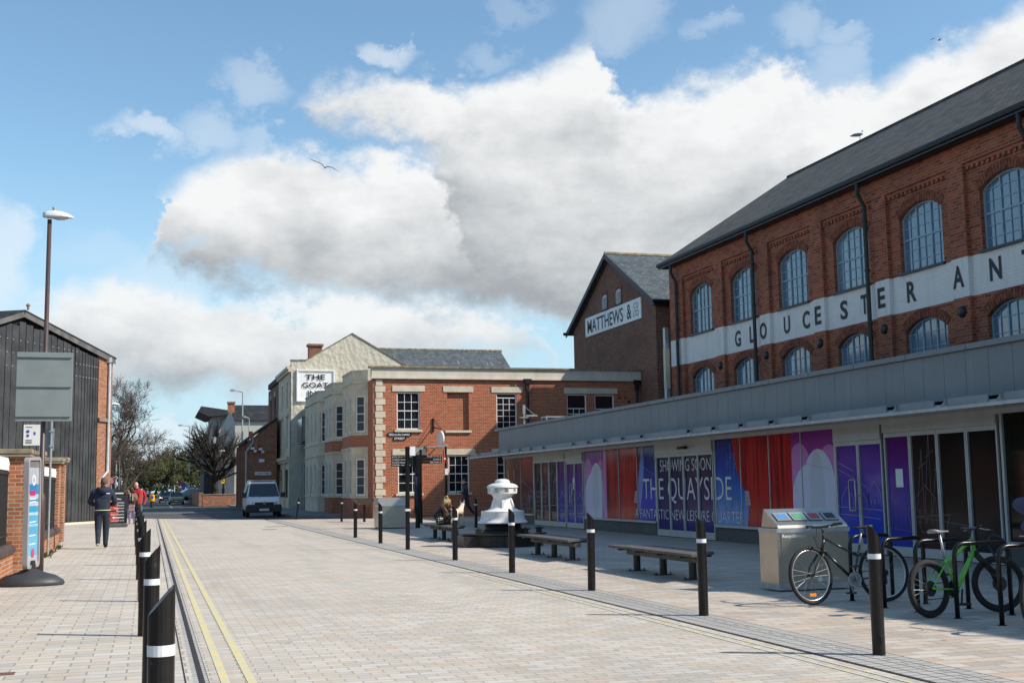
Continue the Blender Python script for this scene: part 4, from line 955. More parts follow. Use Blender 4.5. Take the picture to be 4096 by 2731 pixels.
# --- two slim lamp posts with flat heads
def slim_lamp(x, y, h, label):
    p = thing('slim_lamp_post', (x,y,0), label, 'lamp post', 'slim posts with flat silver lamp heads')
    m = MB(); m.tube([(x,y,0),(x,y,1.0),(x,y,h)], [.075,.055,.05], 12); m.build('post', BLACKP, p)
    m = MB(); m.prism([(x-.85,y-.12,h-.04),(x+.09,y-.12,h+.02),(x+.09,y-.12,h+.12),(x-.85,y-.12,h+.0)], (0,.24,0)); m.build('lamp_head', GALV, p)
    return p
slim_lamp(10.95,50,3.08,'slim dark post with flat silver lamp head behind the fingerpost')
p = slim_lamp(12.04,50,3.2,'slim dark post with flat silver head carrying the no entry sign')
m = MB(); m.X = Matrix.Translation((11.97,49.9,2.70)) @ Matrix.Rotation(R(58),4,'Z') @ Matrix.Rotation(pi/2,4,'X'); m.lathe([(0,-.01),(.15,-.01),(.16,0),(.16,.012),(0,.012)], n=28); m.m = 1; m.box(-.11,.11,-.028,.028,.012,.016); m.X = None
m.build('no_entry_sign', [pm('sign_red', (.50,.02,.02), .4, var=.05), WSIGN], p)
bx('plate', WSIGN, p, 11.98,12.12,49.9,49.92,2.02,2.28); bx('reflective_band', BAND, p, 11.975,12.105,49.935,50.065,.98,1.09)
# --- benches
WOODG = pm('weathered_slat', (.12,.11,.10), .75, var=.25, scale=7, bump=.2); WOODE = pm('bench_beam', (.17,.155,.125), .8, var=.2, scale=5)
STP = pm('bench_steel', (.035,.03,.028), .5, var=.2, scale=8)
def make_bench(label):
    b = thing('bench', (0,0,0), label, 'bench', 'long low slatted benches on the plaza')
    for i in range(6):
        x = -.31+i*.106
        m = MB(); m.prism([(x,-1.75+.10*i,.385),(x+.095,-1.75+.10*i,.385),(x+.095,1.72-.12*i,.385),(x,1.72-.12*i,.385)], (0,0,.045)); m.build('slat', WOODG, b, bevel=.004, local=True)
    for x, y0, y1 in ((-.2,-.95,1.5),(-.2,.2,1.2)): pass
    m = MB(); m.box(-.07,.07,-1.45,1.45,.27,.35); m.build('beam', WOODE, b, bevel=.006, local=True)
    for y in (-1.2,-.3,.6,1.35): m = MB(); m.box(-.27,.27,y-.05,y+.05,.35,.384); m.build('crosspiece', STP, b, local=True)
    for y in (-1.12,.02,1.15):
        m = MB(); m.tube([(0,y,.012),(0,y,.27)], .062, 14); m.box(-.16,.16,y-.05,y+.05,0,.014)
        for s in (-.13,.13): m.tube([(s,y,.014),(s,y,.045)], .012, 6)
        m.build('leg', STP, b, local=True)
    return b
bn = make_bench('x')
for i, (x, y, l) in enumerate(((8.19,18.65,'long slatted bench nearest the camera, left of the recycling bin'),(8.19,24.3,'long slatted bench just right of the white capstan'),(8.12,34.0,'farthest slatted bench, on which the woman and dogs rest'))):
    o = bn if i == 0 else copy_tree(bn); o.location = (x, y, 0); o['label'] = l
# --- white capstan on its black machinery base
CX0, CY0 = 8.62, 29.66
WG = pm('white_gloss_paint', (.80,.785,.74), .4, var=.09, scale=7, coat=.2, bump=.06)
IRON = pm('black_ironwork', (.022,.019,.017), .4, var=.25, scale=5, bump=.05)
streak(KW(WG), 1.6, (.45,.36,.24), 6, 1.2, .58)
cs = thing('ship_capstan', (CX0,CY0,0), 'restored ship capstan painted white on black iron base', 'capstan')
m = MB(); m.smooth = True; C0 = (CX0,CY0,0); m.smooth = False
m.lathe([(.45,.565),(.63,.57),(.64,.585),(.625,.61),(.59,.64),(.565,.68),(.555,.73),(.55,.84),(.555,.865),(.54,.88),(.47,.885),(.38,.91),(.32,.945),(.275,1.0),(.25,1.06),(.235,1.13),(.235,1.2),(.25,1.25),(.29,1.29),(.34,1.31),(.36,1.318)], C0, 56)
m.build('barrel', WG, cs)
m = MB(); m.smooth = True
m.lathe([(.30,1.31),(.30,1.47)], C0, 24); m.smooth = False; m.lathe([(.30,1.315),(.372,1.315),(.372,1.345),(.30,1.345)], C0, 32)
for i in range(9):
    a = 2*pi*i/9+.18; m.X = Matrix.Translation((CX0,CY0,0)) @ Matrix.Rotation(a,4,'Z'); m.box(.29,.37,-.075,.075,1.345,1.46); m.X = None
m.build('pigeonhole_ring', WG, cs)
m = MB(); m.smooth = True; m.smooth = False; m.lathe([(.30,1.452),(.385,1.455),(.402,1.465),(.402,1.48),(.385,1.51),(.34,1.54),(.27,1.565),(.20,1.58),(.195,1.60),(.19,1.625),(.165,1.655),(.11,1.678),(0,1.688)], C0, 56); m.build('drumhead', WG, cs)
for i in range(6):
    m = MB(); a = 2*pi*i/6+.3; m.X = Matrix.Translation((CX0,CY0,0)) @ Matrix.Rotation(a,4,'Z'); m.add([(.22,-.03,1.18),(.22,.03,1.18),(.24,.03,.96),(.24,-.03,.96),(.34,-.035,.93),(.34,.035,.93),(.265,.03,1.16),(.265,-.03,1.16)], [(0,1,6,7),(7,6,5,4),(0,7,4,3),(1,2,5,6)]); m.X = None; m.build('whelp', WG, cs)
m = MB(); m.smooth = True; m.lathe([(.70,.34),(.55,.38),(.47,.46),(.46,.57),(.40,.57)], C0, 28); m.build('pawl_rim', IRON, cs)
m = MB(); n8 = [(CX0+1.02*cos(a), CY0+1.0*sin(a), 0) for a in [2*pi*(i+.5)/10 for i in range(10)]]; m.prism(n8, (0,0,.28)); m.build('base', IRON, cs, bevel=.015)
m = MB(); m.prism([(CX0+1.12*cos(2*pi*(i+.3)/10), CY0+1.1*sin(2*pi*(i+.3)/10), .285) for i in range(10)], (0,0,.05)); m.build('deck_plate', IRON, cs, bevel=.008)
for a in (pi*1.18, pi*1.62, pi*1.9):
    x, y = CX0+.92*cos(a), CY0+.9*sin(a); m = MB(); m.box(x-.06,x+.06,y-.06,y+.06,.335,.42); m.tube([(x-.1,y,.44),(x+.12,y,.44)], .022, 8); m.tube([(x,y,.40),(x,y,.48)], .03, 8); m.build('pawl', IRON, cs)
m = MB(); m.tube([(CX0-.15,CY0-1.02,.0),(CX0-.15,CY0-1.02,.26)], .10, 14); m.build('roller', IRON, cs)
bx('side_block', IRON, cs, 7.45,7.85,29.1,30.1,0,.27)
# --- steel cabinet, lectern table
sc = thing('steel_cabinet', (8.7,45,0), 'large brushed steel litter cabinet with lidded top beside the leaning lectern', 'bin')
m = MB(); m.box(8.15,9.28,44.5,45.5,.03,.82); m.build('body', STEEL, sc, bevel=.01)
m = MB(); m.prism([(8.15,44.53,.84),(8.15,45.5,.84),(8.15,45.5,1.14),(8.15,44.75,1.14)], (1.13,0,0)); m.build('sloped_top', STEEL, sc, bevel=.01)
bx('hinge_strip', GALV, sc, 8.13,9.30,44.49,44.51,.82,.85); bx('foot', STP, sc, 8.2,9.23,44.55,45.45,0,.03)
lc = thing('lectern_table', (9.3,54.4,0), 'dark wedge-shaped lectern table on a single leg before the quoins', 'lectern')
m = MB(); m.prism([(8.75,54.1,1.02),(9.1,54.1,.78),(9.45,54.1,.74),(9.82,54.1,1.0),(9.6,54.1,1.05),(8.9,54.1,1.06)], (0,.6,0)); m.build('top', pm('brown_black', (.05,.035,.025), .5), lc)
m = MB(); m.tube([(9.3,54.4,0),(9.3,54.4,.78)], .06, 10); m.build('leg', BLACKP, lc)
# --- steel recycling bin
rb = thing('recycling_bin', (8.8,15.5,0), 'four-slot brushed steel recycling bin with coloured aperture labels', 'bin')
a0, a1, c0, c1 = 8.31, 9.44, 15.03, 15.55
m = MB(); m.box(a0,a1,c0,c1,.02,.86); m.build('body', STEEL, rb, bevel=.008)
m = MB(); m.prism([(a0+.03,c0+.02,.862),(a0+.03,c1-.02,.862),(a0+.03,c1-.10,1.12),(a0+.03,c0+.42,1.12),(a0+.03,c0+.05,.90)], (a1-a0-.02,0,0)); tp = m.build('sloped_top', STEEL, rb, bevel=.006)
m = MB(); m.box(a0+.06,a0+.625,c0-.008,c0,.12,.80); m.build('door', STEEL, rb); m = MB(); m.box(a0+.64,a1-.05,c0-.008,c0,.12,.80); m.build('door', STEEL, rb)
bx('rim', GALV, rb, a0-.01,a1+.01,c0-.012,c1,.80,.86); bx('plinth', GALV, rb, a0-.005,a1+.005,c0-.01,c1,.02,.10)
sl0 = Vector((0,.37,.22)).normalized(); up0 = Vector((0,-.22,.37)).normalized()
for i, c in enumerate(((.10,.24,.50),(.08,.34,.15),(.45,.06,.06),(.015,.015,.018))):
    x = a0+.10+i*.25; o = Vector((x, c0+.14, .955))+up0*.004
    m = MB(); m.prism([o, o+Vector((.22,0,0)), o+Vector((.22,0,0))+sl0*.20, o+sl0*.20], up0*.012); ap = m.build('aperture', GALV, tp)
    o2 = o+Vector((.035,0,0))+sl0*.03+up0*.0125; m = MB(); m.prism([o2, o2+Vector((.15,0,0)), o2+Vector((.15,0,0))+sl0*.13, o2+sl0*.13], up0*.003); m.build('slot_label', flatmat('slot_colour_%d' % i, c, .4), tp)
m = MB(); put_text(m, 'Recycling', (a0+.075,c0-.009,.715), (1,0,0), (0,0,1), .27, .062, (0,-1,0), .003, .02); put_text(m, 'bin', (a0+.352,c0-.009,.728), (1,0,0), (0,0,1), .085, .048, (0,-1,0), .003, 0)
put_text(m, 'recycle', (a1-.44,c0-.009,.13), (1,0,0), (0,0,1), .24, .055, (0,-1,0), .003, .006)
m.X = Matrix.Translation((a1-.49,c0-.011,.155)) @ Matrix.Rotation(pi/2,4,'X'); m.add([(-.03,-.03,0),(.03,-.03,0),(.035,.01,0),(0,.04,0),(-.035,.01,0)], [(0,1,2,3,4)]); m.X = None
m.build('lettering', WSIGN, rb)
# --- cycle stands
def make_stand(label):
    s = thing('cycle_stand', (0,0,0), label, 'cycle stand', 'black hoop cycle stands in a row')
    m = MB(); m.smooth = True; w = .37; r = .13; h = .80; pts = [(-w,0,0),(-w,0,h-r)]+[(-w+r-r*cos(a), 0, h-r+r*sin(a)) for a in [pi/2*i/6 for i in range(1,7)]]
    pts += [(-x, y, z) for x, y, z in pts[::-1]]
    m.tube(pts, .026, 12); m.build('hoop', BLACKP, s, local=True)
    for x in (-w, w): m = MB(); m.lathe([(.045,0),(.045,.006),(.028,.012)], (x,0,0), 14); m.build('base_flange', BLACKP, s, local=True)
    return s
stn = make_stand('x')
for i, (x, y, a, l) in enumerate(((8.86,13.62,.25,'cycle stand behind the black bicycle saddle'),(8.72,12.72,.28,'cycle stand second from the left, behind the bollard'),(8.80,12.10,.10,'middle cycle stand behind the green bicycle rear wheel'),(8.80,11.38,.06,'cycle stand on which the green bicycle leans'),(8.80,10.68,.10,'cycle stand nearest the camera at the photo edge'))):
    o = stn if i == 0 else copy_tree(stn); o.location = (x, y, 0); o.rotation_euler = (0,0,a); o['label'] = l

# ================================================================ bicycles
RUB = pm('tyre_rubber', (.018,.017,.016), .85, var=.2, scale=30, bump=.3)
SPK = pm('spoke_steel', (.22,.22,.22), .4, .5)
def bicycle(loc, rz, label, fcol, tyre=.022, R_=.335, rimm=None, mtb=False, steer=0., lean=0.):
    b = thing('bicycle', loc, label, 'bicycle', None, rz); b.rotation_euler = (lean, 0, rz)
    FM = pm('frame_paint_'+fcol[0], fcol[1], .25, var=.05, scale=5, coat=.6)
    rim = rimm or GALV; wb = 1.05; X0 = -wb/2
    P = lambda x, z, y=0: (X0+x, y, z)
    SM = Matrix.Translation(P(.86,.7)) @ Matrix.Rotation(steer,4,'Z') @ Matrix.Translation([-q for q in P(.86,.7)])
    def wheel(cx, X=None):
        c = Vector(P(cx, R_))
        m = MB(); m.smooth = True; m.X = X; m.tube([(c.x+(R_-tyre)*cos(a), 0, c.z+(R_-tyre)*sin(a)) for a in [2*pi*i/48 for i in range(48)]], tyre, 8, closed=True); w = m.build('wheel', RUB, b, local=True)
        m = MB(); m.smooth = True; m.X = X; rr = R_-2*tyre-.004
        for yy, r2 in ((-.011,rr),(.011,rr)): pass
        m.tube([(c.x+rr*cos(a), 0, c.z+rr*sin(a)) for a in [2*pi*i/48 for i in range(48)]], .011, 6, closed=True); m.build('rim', rim, w, local=True)
        m = MB(); m.X = X
        for i in range(24):
            a = 2*pi*i/24; s = (.03 if i % 2 else -.03); a2 = a+(.9 if i % 4 < 2 else -.9)
            m.tube([(c.x+.02*cos(a2), s, c.z+.02*sin(a2)), (c.x+rr*cos(a), 0, c.z+rr*sin(a))], .0011, 3)
        m.build('spokes', SPK, w, local=True)
        m = MB(); m.X = X; m.tube([(c.x,-.05,c.z),(c.x,.05,c.z)], .02, 10)
        if mtb:
            m.X = (X or Matrix.Identity(4)) @ Matrix.Translation(c) @ Matrix.Rotation(pi/2,4,'X'); m.lathe([(.055,.028),(.085,.028),(.085,.030),(.055,.030)], n=24)
        m.build('hub', BLACKM, w, local=True); return c
    rw = wheel(0); fw = wheel(wb, SM)
    bb, st, ht, hb_, sd_ = P(.44,.285), P(.30,.70), P(.79,.80), P(.84,.66), P(.25,.93)
    if mtb: st = P(.30,.62); ht = P(.76,.82); hb_ = P(.80,.70)
    t1 = .022 if mtb else .016
    m = MB(); m.smooth = True
    m.tube([bb, st], .016, 10); m.tube([hb_, ht], .021, 10); m.tube([bb, (hb_[0]-.01,0,hb_[2]+.01)], t1+.004, 10)
    if mtb: m.tube([ht, P(.55,.70), P(.32,.58)], t1, 10)
    else: m.tube([ht, P(.35,.58)], .015, 10)
    for y in (-.055,.055):
        m.tube([(bb[0]-.03,y*.5,bb[2]), P(.2,.30,y), P(0,R_,y)], .010, 8); m.tube([(P(.33,.58)[0],y*.3,.60), P(.17,.50,y), P(0,R_,y)], .009, 8)
    fr = m.build('frame', FM, b, local=True)
    m = MB(); m.smooth = True; m.X = SM; m.tube([ht, P(.775,.87)], .014, 8)
    for y in (-.055,.055):
        if mtb: m.tube([(hb_[0],y,hb_[2]-.02), (fw.x-.04,y,fw.z+.12)], .018, 8); m.tube([(fw.x-.05,y,fw.z+.16),(fw.x,y,fw.z)], .022, 8)
        else: m.tube([(hb_[0],y*.6,hb_[2]-.01), (hb_[0]+.04,y,hb_[2]-.08), (fw.x-.05,y,fw.z+.11), (fw.x,y,fw.z)], [.015,.015,.012,.009], 8)
    m.box(hb_[0]-.02,hb_[0]+.03,-.07,.07,hb_[2]-.035,hb_[2]-.005); m.build('fork', BLACKM, b, local=True)
    m = MB(); m.smooth = True; m.X = SM; hx, hz = P(.80,.93)[0], .945
    m.tube([P(.775,.86), (hx,0,hz)], .014, 8)
    w = .31 if not mtb else .36
    m.tube([(hx-.05,-w,hz+.02),(hx,-.13,hz),(hx,0,hz-.005),(hx,.13,hz),(hx-.05,w,hz+.02)], .015, 8); hd = m.build('handlebar', pm('bar_black', (.03,.025,.022), .4), b, local=True)
    for s in (-1,1):
        m = MB(); m.smooth = True; m.X = SM; m.tube([(hx-.025,s*(w-.13),hz+.012),(hx-.05,s*w,hz+.02)], .018, 8); m.build('grip', RUB, hd, local=True)
        m = MB(); m.X = SM; m.tube([(hx-.01,s*(w-.15),hz),(hx+.05,s*(w-.13),hz-.02),(hx+.06,s*(w-.03),hz-.025)], .006, 5); m.build('brake_lever', GALV, hd, local=True)
    m = MB(); m.X = SM
    for s in (-1, 1): m.tube([(hx+.02,s*.15,hz-.01),(hx+.13,s*.06,hz+.0),(hx+.12,s*.01,hz-.16),(hb_[0]+.02,s*.02,hb_[2]-.02)], .004, 5)
    m.build('brake_cable', BLACKM, b, local=True)
    m = MB(); m.smooth = True; m.tube([st, (sd_[0]+.005,0,sd_[2]-.04)], .013, 8); m.build('seat_post', GALV, b, local=True)
    m = MB(); m.smooth = True; x, z = sd_[0], sd_[2]
    ring = lambda xx, w_, zt, zb: [(xx,-w_,zt-.012),(xx,-w_*.5,zt),(xx,w_*.5,zt),(xx,w_,zt-.012),(xx,w_*.85,zb),(xx,-w_*.85,zb)]
    vs = []; [vs.extend(ring(*q)) for q in ((x-.14,.045,z+.018,z-.02),(x-.10,.075,z+.022,z-.025),(x-.02,.062,z+.008,z-.02),(x+.06,.03,z+.004,z-.015),(x+.14,.018,z+.002,z-.012))]
    fs = [(i*6+j, i*6+(j+1) % 6, (i+1)*6+(j+1) % 6, (i+1)*6+j) for i in range(4) for j in range(6)]+[tuple(range(6))[::-1], tuple(range(24,30))]; m.add(vs, fs)
    m.build('saddle', BLACKM if not mtb else pm('saddle_grey', (.25,.24,.23), .4), b, local=True)
    m = MB(); m.X = Matrix.Translation((bb[0],.045,bb[2])) @ Matrix.Rotation(pi/2,4,'X'); m.lathe([(.0,-.003),(.035,-.003),(.035,.003),(0,.003)], n=20); m.lathe([(.078,-.003),(.092,-.003),(.092,.003),(.078,.003),(.078,-.003)], n=28)
    for i in range(5): a = 2*pi*i/5; m.tube([(.03*cos(a),.03*sin(a),0),(.08*cos(a),.08*sin(a),0)], .007, 5)
    m.X = None; m.tube([(bb[0]-.02,.06,bb[2]),(bb[0]+.03,.07,bb[2]+.16)], .011, 6); m.tube([(bb[0]+.02,-.06,bb[2]),(bb[0]-.03,-.07,bb[2]-.16)], .011, 6); m.build('crankset', GALV if not mtb else BLACKM, b, local=True)
    for s in (1,-1): m = MB(); m.box(bb[0]+s*.03-.045,bb[0]+s*.03+.045,min(s*.07,s*.17),max(s*.07,s*.17),bb[2]+s*.16-.012,bb[2]+s*.16+.012); m.build('pedal', BLACKM, b, local=True)
    m = MB(); m.tube([(bb[0],.045,bb[2]+.088),(rw.x,.045,rw.z+.04)], .005, 4); m.tube([(bb[0],.045,bb[2]-.088),(rw.x+.02,.045,rw.z-.12),(rw.x,.045,rw.z-.045)], .005, 4)
    m.X = Matrix.Translation((rw.x,.045,rw.z)) @ Matrix.Rotation(pi/2,4,'X'); m.lathe([(0,-.018),(.03,-.018),(.046,.01),(0,.01)], n=18); m.X = None; m.box(rw.x+.0,rw.x+.03,.05,.06,rw.z-.14,rw.z-.02); m.build('drivetrain', BLACKM, b, local=True)
    if not mtb:
        m = MB(); m.X = SM; m.box(fw.x-.05,fw.x+.05,-.012,.012,fw.z-.25,fw.z-.215); m.build('reflector', flatmat('amber_reflector', (.85,.24,.01), .3), b, local=True)
        m = MB(); m.box(rw.x+.12,rw.x+.15,-.012,.012,rw.z-.05,rw.z+.09); m.build('reflector', flatmat('red_reflector', (.45,.01,.01), .3), b, local=True)
    return b
SILV = pm('silver_rim', (.55,.55,.56), .3, .7, var=.05)
bicycle((8.29,13.26,0), pi-.02, 'black mountain bicycle parked in front of the recycling bin', ('black',(.012,.011,.013)), .024, .355, SILV, steer=.25, lean=.10)
bicycle((8.72,11.62,0), .22, 'bright green mountain bicycle locked to a hoop stand', ('green',(.12,.50,.03)), .032, .315, BLACKM, True, steer=-.45, lean=-.06)
bicycle((8.83,10.05,0), pi+.15, 'grey bicycle with only its front wheel showing at the right edge', ('grey',(.10,.10,.11)), .022, .335, SILV, steer=.2)
for x, y, z in ((9.06,11.40,.83),):
    lk_ = MB(); lk_.tube([(x+.0+.12*cos(a), y+.09*sin(a), z-.10+.14*sin(a)) for a in [2*pi*i/24 for i in range(24)]], .014, 6, closed=True); tag(lk_.build('bicycle_lock', BLACKM), 'black cable lock looped round the stand and green bicycle', 'lock')

# ================================================================ left side: gate piers, fence, cladded shed, lamp, signs
def pier(x0, x1, y0, y1, h, cap, label):
    p = thing('gate_pier', ((x0+x1)/2,(y0+y1)/2,0), label, 'pier', 'red brick piers with stone caps along the left pavement')
    m = MB(); m.box(x0,x1,y0,y1,0,h); m.build('shaft', BR_PI, p, bevel=.008)
    m = MB(); m.box(x0-.07,x1+.09,y0-.09,y1+.09,h,h+.06); m.prism([(x0-.09,y0-.11,h+.06),(x1+.11,y0-.11,h+.06),(x1+.11,y1+.11,h+.06),(x0-.09,y1+.11,h+.06)], (0,0,.09)); m.build('cap', pm('stone_cap', (.36,.29,.20), .9, var=.25, scale=5, bump=.3), p, bevel=.012)
pier(-2.98,-2.29,24.9,25.5,2.20,.1,'nearest brick gate pier beside the advertising sign')
pier(-3.05,-2.42,29.3,29.9,2.30,.1,'second brick pier half hidden behind the lamp post')
pier(-3.06,-2.50,36.9,37.5,2.34,.1,'third brick pier beside the weedy wall foot')
pier(-3.10,-2.56,40.1,40.7,2.45,.1,'farthest brick pier before the charcoal cladded wall')
DCOP = pm('dark_brick_coping', (.075,.05,.045), .7, var=.25, scale=4, bump=.15)
for y0, y1, l in ((13.0,24.8,'iron railing on low brick wall in the left foreground'),(29.95,36.85,'iron railing on low brick wall between the second and third piers')):
    f = thing('railing_fence', (-2.6,(y0+y1)/2,0), l, 'fence', 'spear-topped railings on low brick walls')
    m = MB(); m.box(-2.78,-2.46,y0,y1,0,.40); m.build('dwarf_wall', BR_PI, f)
    m = MB(); m.prism([(-2.80,y0,.40),(-2.42,y0,.40),(-2.42,y0,.48),(-2.50,y0,.56),(-2.72,y0,.56),(-2.80,y0,.48)], (0,y1-y0,0)); m.build('coping', DCOP, f)
    m = MB(); m.box(-2.63,-2.57,y0,y1,.70,.74); m.box(-2.63,-2.57,y0,y1,1.86,1.91); m.build('rails', BLACKM, f)
    m = MB(); n_ = int((y1-y0)/.11)
    for i in range(n_):
        y = y0+(i+.5)*(y1-y0)/n_; m.box(-2.612,-2.588,y-.022,y+.022,.55,1.95)
    m.build('railing_bars', BLACKM, f)
    m = MB()
    for i in range(n_):
        y = y0+(i+.5)*(y1-y0)/n_; m.lathe([(.022,1.94),(.03,1.98),(.018,2.0),(.032,2.05),(.02,2.12),(0,2.19)], (-2.6,y,0), 6)
    m.build('spear_tips', pm('white_tip', (.75,.75,.73), .5), f)
# cladded shed
cb = thing('cladded_shed', (-4.5,62,0), 'gabled building clad in charcoal vertical boards with a brick end strip', 'building')
A0 = Vector((-5.72,58,0)); D0 = Vector((3.75,7.0,0)); tD = D0.normalized(); nD = Vector((tD.y,-tD.x,0))
CL = pm('charcoal_board', (.048,.050,.053), .65, var=.3, scale=1.2, bump=.15, detail=7); CLG = flatmat('clad_gap_black', (.006,.006,.006), .9)
Lw = D0.length
def topz(s): return 9.70-max(0, s)*.172 if s >= 0 else 9.70+s*.32
m = MB()
B = [A0+tD*(-5.5), A0+tD*Lw]
pts = [A0+tD*(-5.5), A0+tD*(Lw-.02)]
m.prism([pts[0]-nD*.1, pts[1]-nD*.1, pts[1]-nD*.1+Vector((0,0,topz(Lw)-.2)), A0-nD*.1+Vector((0,0,9.55)), pts[0]-nD*.1+Vector((0,0,topz(-5.5)-.2))], -nD*9)
m.m = 1
s1 = Lw-1.32
m.prism([A0+tD*s1, A0+tD*Lw, A0+tD*Lw+Vector((0,0,topz(Lw)-.1)), A0+tD*s1+Vector((0,0,topz(s1)-.1))], -nD*.1)
m.build('wall', [CLG, BR_DK], cb)
cuts = [-6.8,-6.55,-6.3,-6.09,-5.83,-5.59,-5.33,-5.08,-4.87,-4.64,-4.41,-4.17,-4.0,-3.83,-3.67,-3.51,-3.37,-3.24,-3.12,-3.0,-2.89,-2.78,-2.67]
cuts = [(x+5.72)/3.75*Lw for x in cuts]; cuts = [cuts[0]-1.8+.3*i for i in range(6)]+cuts
m = MB()
for i, (a, b_) in enumerate(zip(cuts, cuts[1:])):
    if b_ > s1+.2: break
    g_ = .045; dz = random.uniform(-.03,.03); th = .05+random.uniform(-.008,.008)
    z1a, z1b = topz(a)-.42+dz, topz(b_)-.42+dz
    if a > -1 and b_ < 1.4: z1a = z1b = min(z1a, z1b)
    p0, p1 = A0+tD*(a+g_), A0+tD*b_
    m.prism([p0+Vector((0,0,.12)), p1+Vector((0,0,.12)), p1+Vector((0,0,z1b)), p0+Vector((0,0,z1a))], nD*th)
m.build('cladding', CL, cb)
m = MB()
for i, a in enumerate(cuts[:-1]):
    for z in (8.35,7.75,7.15):
        if z < topz(a)-.6: c = A0+tD*(a+.12)+nD*.062; m.box(c.x-.022,c.x+.022,c.y-.022,c.y+.022,z-.022,z+.022)
m.build('fixings', pm('bolt_pale', (.45,.45,.43), .6), cb)
m = MB(); u_ = Vector((0,0,1))
for s0_, s2 in ((-5.6,0),(0,Lw+.04)): 
    a, b_ = A0+tD*s0_+nD*.14, A0+tD*s2+nD*.14
    m.prism([a+u_*(topz(s0_)-.26), b_+u_*(topz(s2)-.26), b_+u_*topz(s2), a+u_*topz(s0_)], -nD*.06)
m.build('bargeboard', pm('grey_board', (.13,.125,.12), .8, var=.2, scale=2), cb)
m = MB()
for s0_, s2 in ((-5.7,0),(0,Lw+.08)):
    a, b_ = A0+tD*s0_+nD*.16, A0+tD*s2+nD*.16
    m.prism([a+u_*topz(s0_), b_+u_*topz(s2), b_+u_*(topz(s2)+.07), a+u_*(topz(s0_)+.07)], -nD*9.6)
m.build('roof', SLATE_D, cb)
m = MB(); c = A0+nD*.3; m.lathe([(.05,9.75),(.05,9.9),(.09,9.93),(.09,10.0),(0,10.06)], (c.x,c.y,0), 10); m.build('finial', BR_DK, cb)
c = A0+tD*(Lw-.45)+nD*.10
m = MB(); m.tube([(c.x,c.y,8.15),(c.x,c.y,2.5)], .07, 8); m.tube([(c.x,c.y,2.55),(c.x-.55,c.y-.6,1.75),(c.x-.55,c.y-.6,.2)], .05, 8); m.box(c.x-.2,c.x+.1,c.y-.12,c.y+.1,8.1,8.35)
m.build('downpipe', pm('white_pipe', (.55,.56,.58), .4), cb)
m = MB(); p0 = A0+tD*s1+nD*.03; p1 = A0+tD*Lw+nD*.03; m.prism([p0+u_*5.05,p1+u_*5.05,p1+u_*5.22,p0+u_*5.22], nD*.08); m.build('string_course', pm('brick_string', (.25,.20,.15), .9), cb)
m = MB(); p0 = A0+tD*(-5.5)+nD*.12; p1 = A0+tD*s1+nD*.12; m.prism([p0,p1,p1+nD*.18,p0+nD*.18], (0,0,.10)); m.build('kerb', STONE2, cb)
# street lamps on the left
BRN = pm('brown_lamp_column', (.075,.045,.04), .45, var=.12, scale=4)
def lamp(x, y, h, label, sc=1.0, r=.042, group='brown street lamps with white shell heads'):
    p = thing('street_lamp', (x,y,0), label, 'street lamp', group)
    m = MB(); m.smooth = True; m.tube([(x,y,0),(x,y,1.45),(x,y,1.52),(x,y,h-.05)], [.085*sc,.085*sc,r*1.15,r], 14); m.build('column', BRN, p)
    m = MB(); m.smooth = True; n = 12; secs = []
    prof = [(-.13,.05,.0,.09),(-.05,.09,-.01,.125),(.10,.12,-.01,.14),(.22,.12,-.005,.13),(.33,.095,.0,.095),(.42,.05,.0,.045),(.465,.008,.0,.008)]
    vs = []
    for dx, w, zb, zt in prof:
        for j in range(n+1): a = pi*j/n; vs.append((x+dx*sc, y-w*sc*cos(a), h+sc*(zb+(zt-zb)*sin(a))))
    N1 = n+1; fs = [(i*N1+j, i*N1+j+1, (i+1)*N1+j+1, (i+1)*N1+j) for i in range(len(prof)-1) for j in range(n)]+[tuple(range(N1))[::-1]]
    fs += [(i*N1, (i+1)*N1, (i+1)*N1+n, i*N1+n) for i in range(len(prof)-1)]
    m.add(vs, fs); m.build('lamp_head', pm('white_shell', (.66,.67,.66), .4, var=.04), p)
    m = MB(); m.smooth = True; m.ball((x+.2*sc,y,h), .16*sc, 12, 6, (1,.5,.35)); m.build('lamp_bowl', glassm('lamp_bowl', (.45,.46,.46), .1), p)
    m = MB(); m.lathe([(.03*sc,.13*sc),(.03*sc,.16*sc),(.037*sc,.17*sc),(.037*sc,.2*sc),(0,.21*sc)], (x+.08*sc,y,h), 10); m.build('photocell', pm('buff_plastic', (.45,.38,.30), .5), p)
    return p
lp = lamp(-2.03,25.2,6.98,'tall brown street lamp carrying the back of a large sign')
bx('label_plate', WSIGN, lp, -2.09,-2.03,25.09,25.115,1.55,1.80)
lamp(-2.2,72,6.45,'brown street lamp just right of the cladded building'); lamp(-2.3,98,6.4,'farther brown street lamp near the bare tree branches')
sb_ = thing('sign_board', (-2.0,25.1,3.6), 'back of large grey traffic sign clamped to the street lamp', 'sign')
SBK = pm('sign_back_grey', (.22,.25,.245), .55, var=.06, scale=2)
m = MB(); m.box(-2.535,-1.50,25.02,25.04,2.89,4.24); m.build('panel', SBK, sb_, bevel=.008)
for z in (2.99,3.57,4.15):
    m = MB(); m.box(-2.52,-1.52,24.99,25.02,z-.012,z+.012); m.build('rail', SBK, sb_); m = MB(); m.tube([(-2.03,25.2,z-.015),(-2.03,25.2,z+.015)], .062, 14); m.box(-2.10,-1.96,25.0,25.15,z-.012,z+.012); m.build('clamp', GALV, sb_)
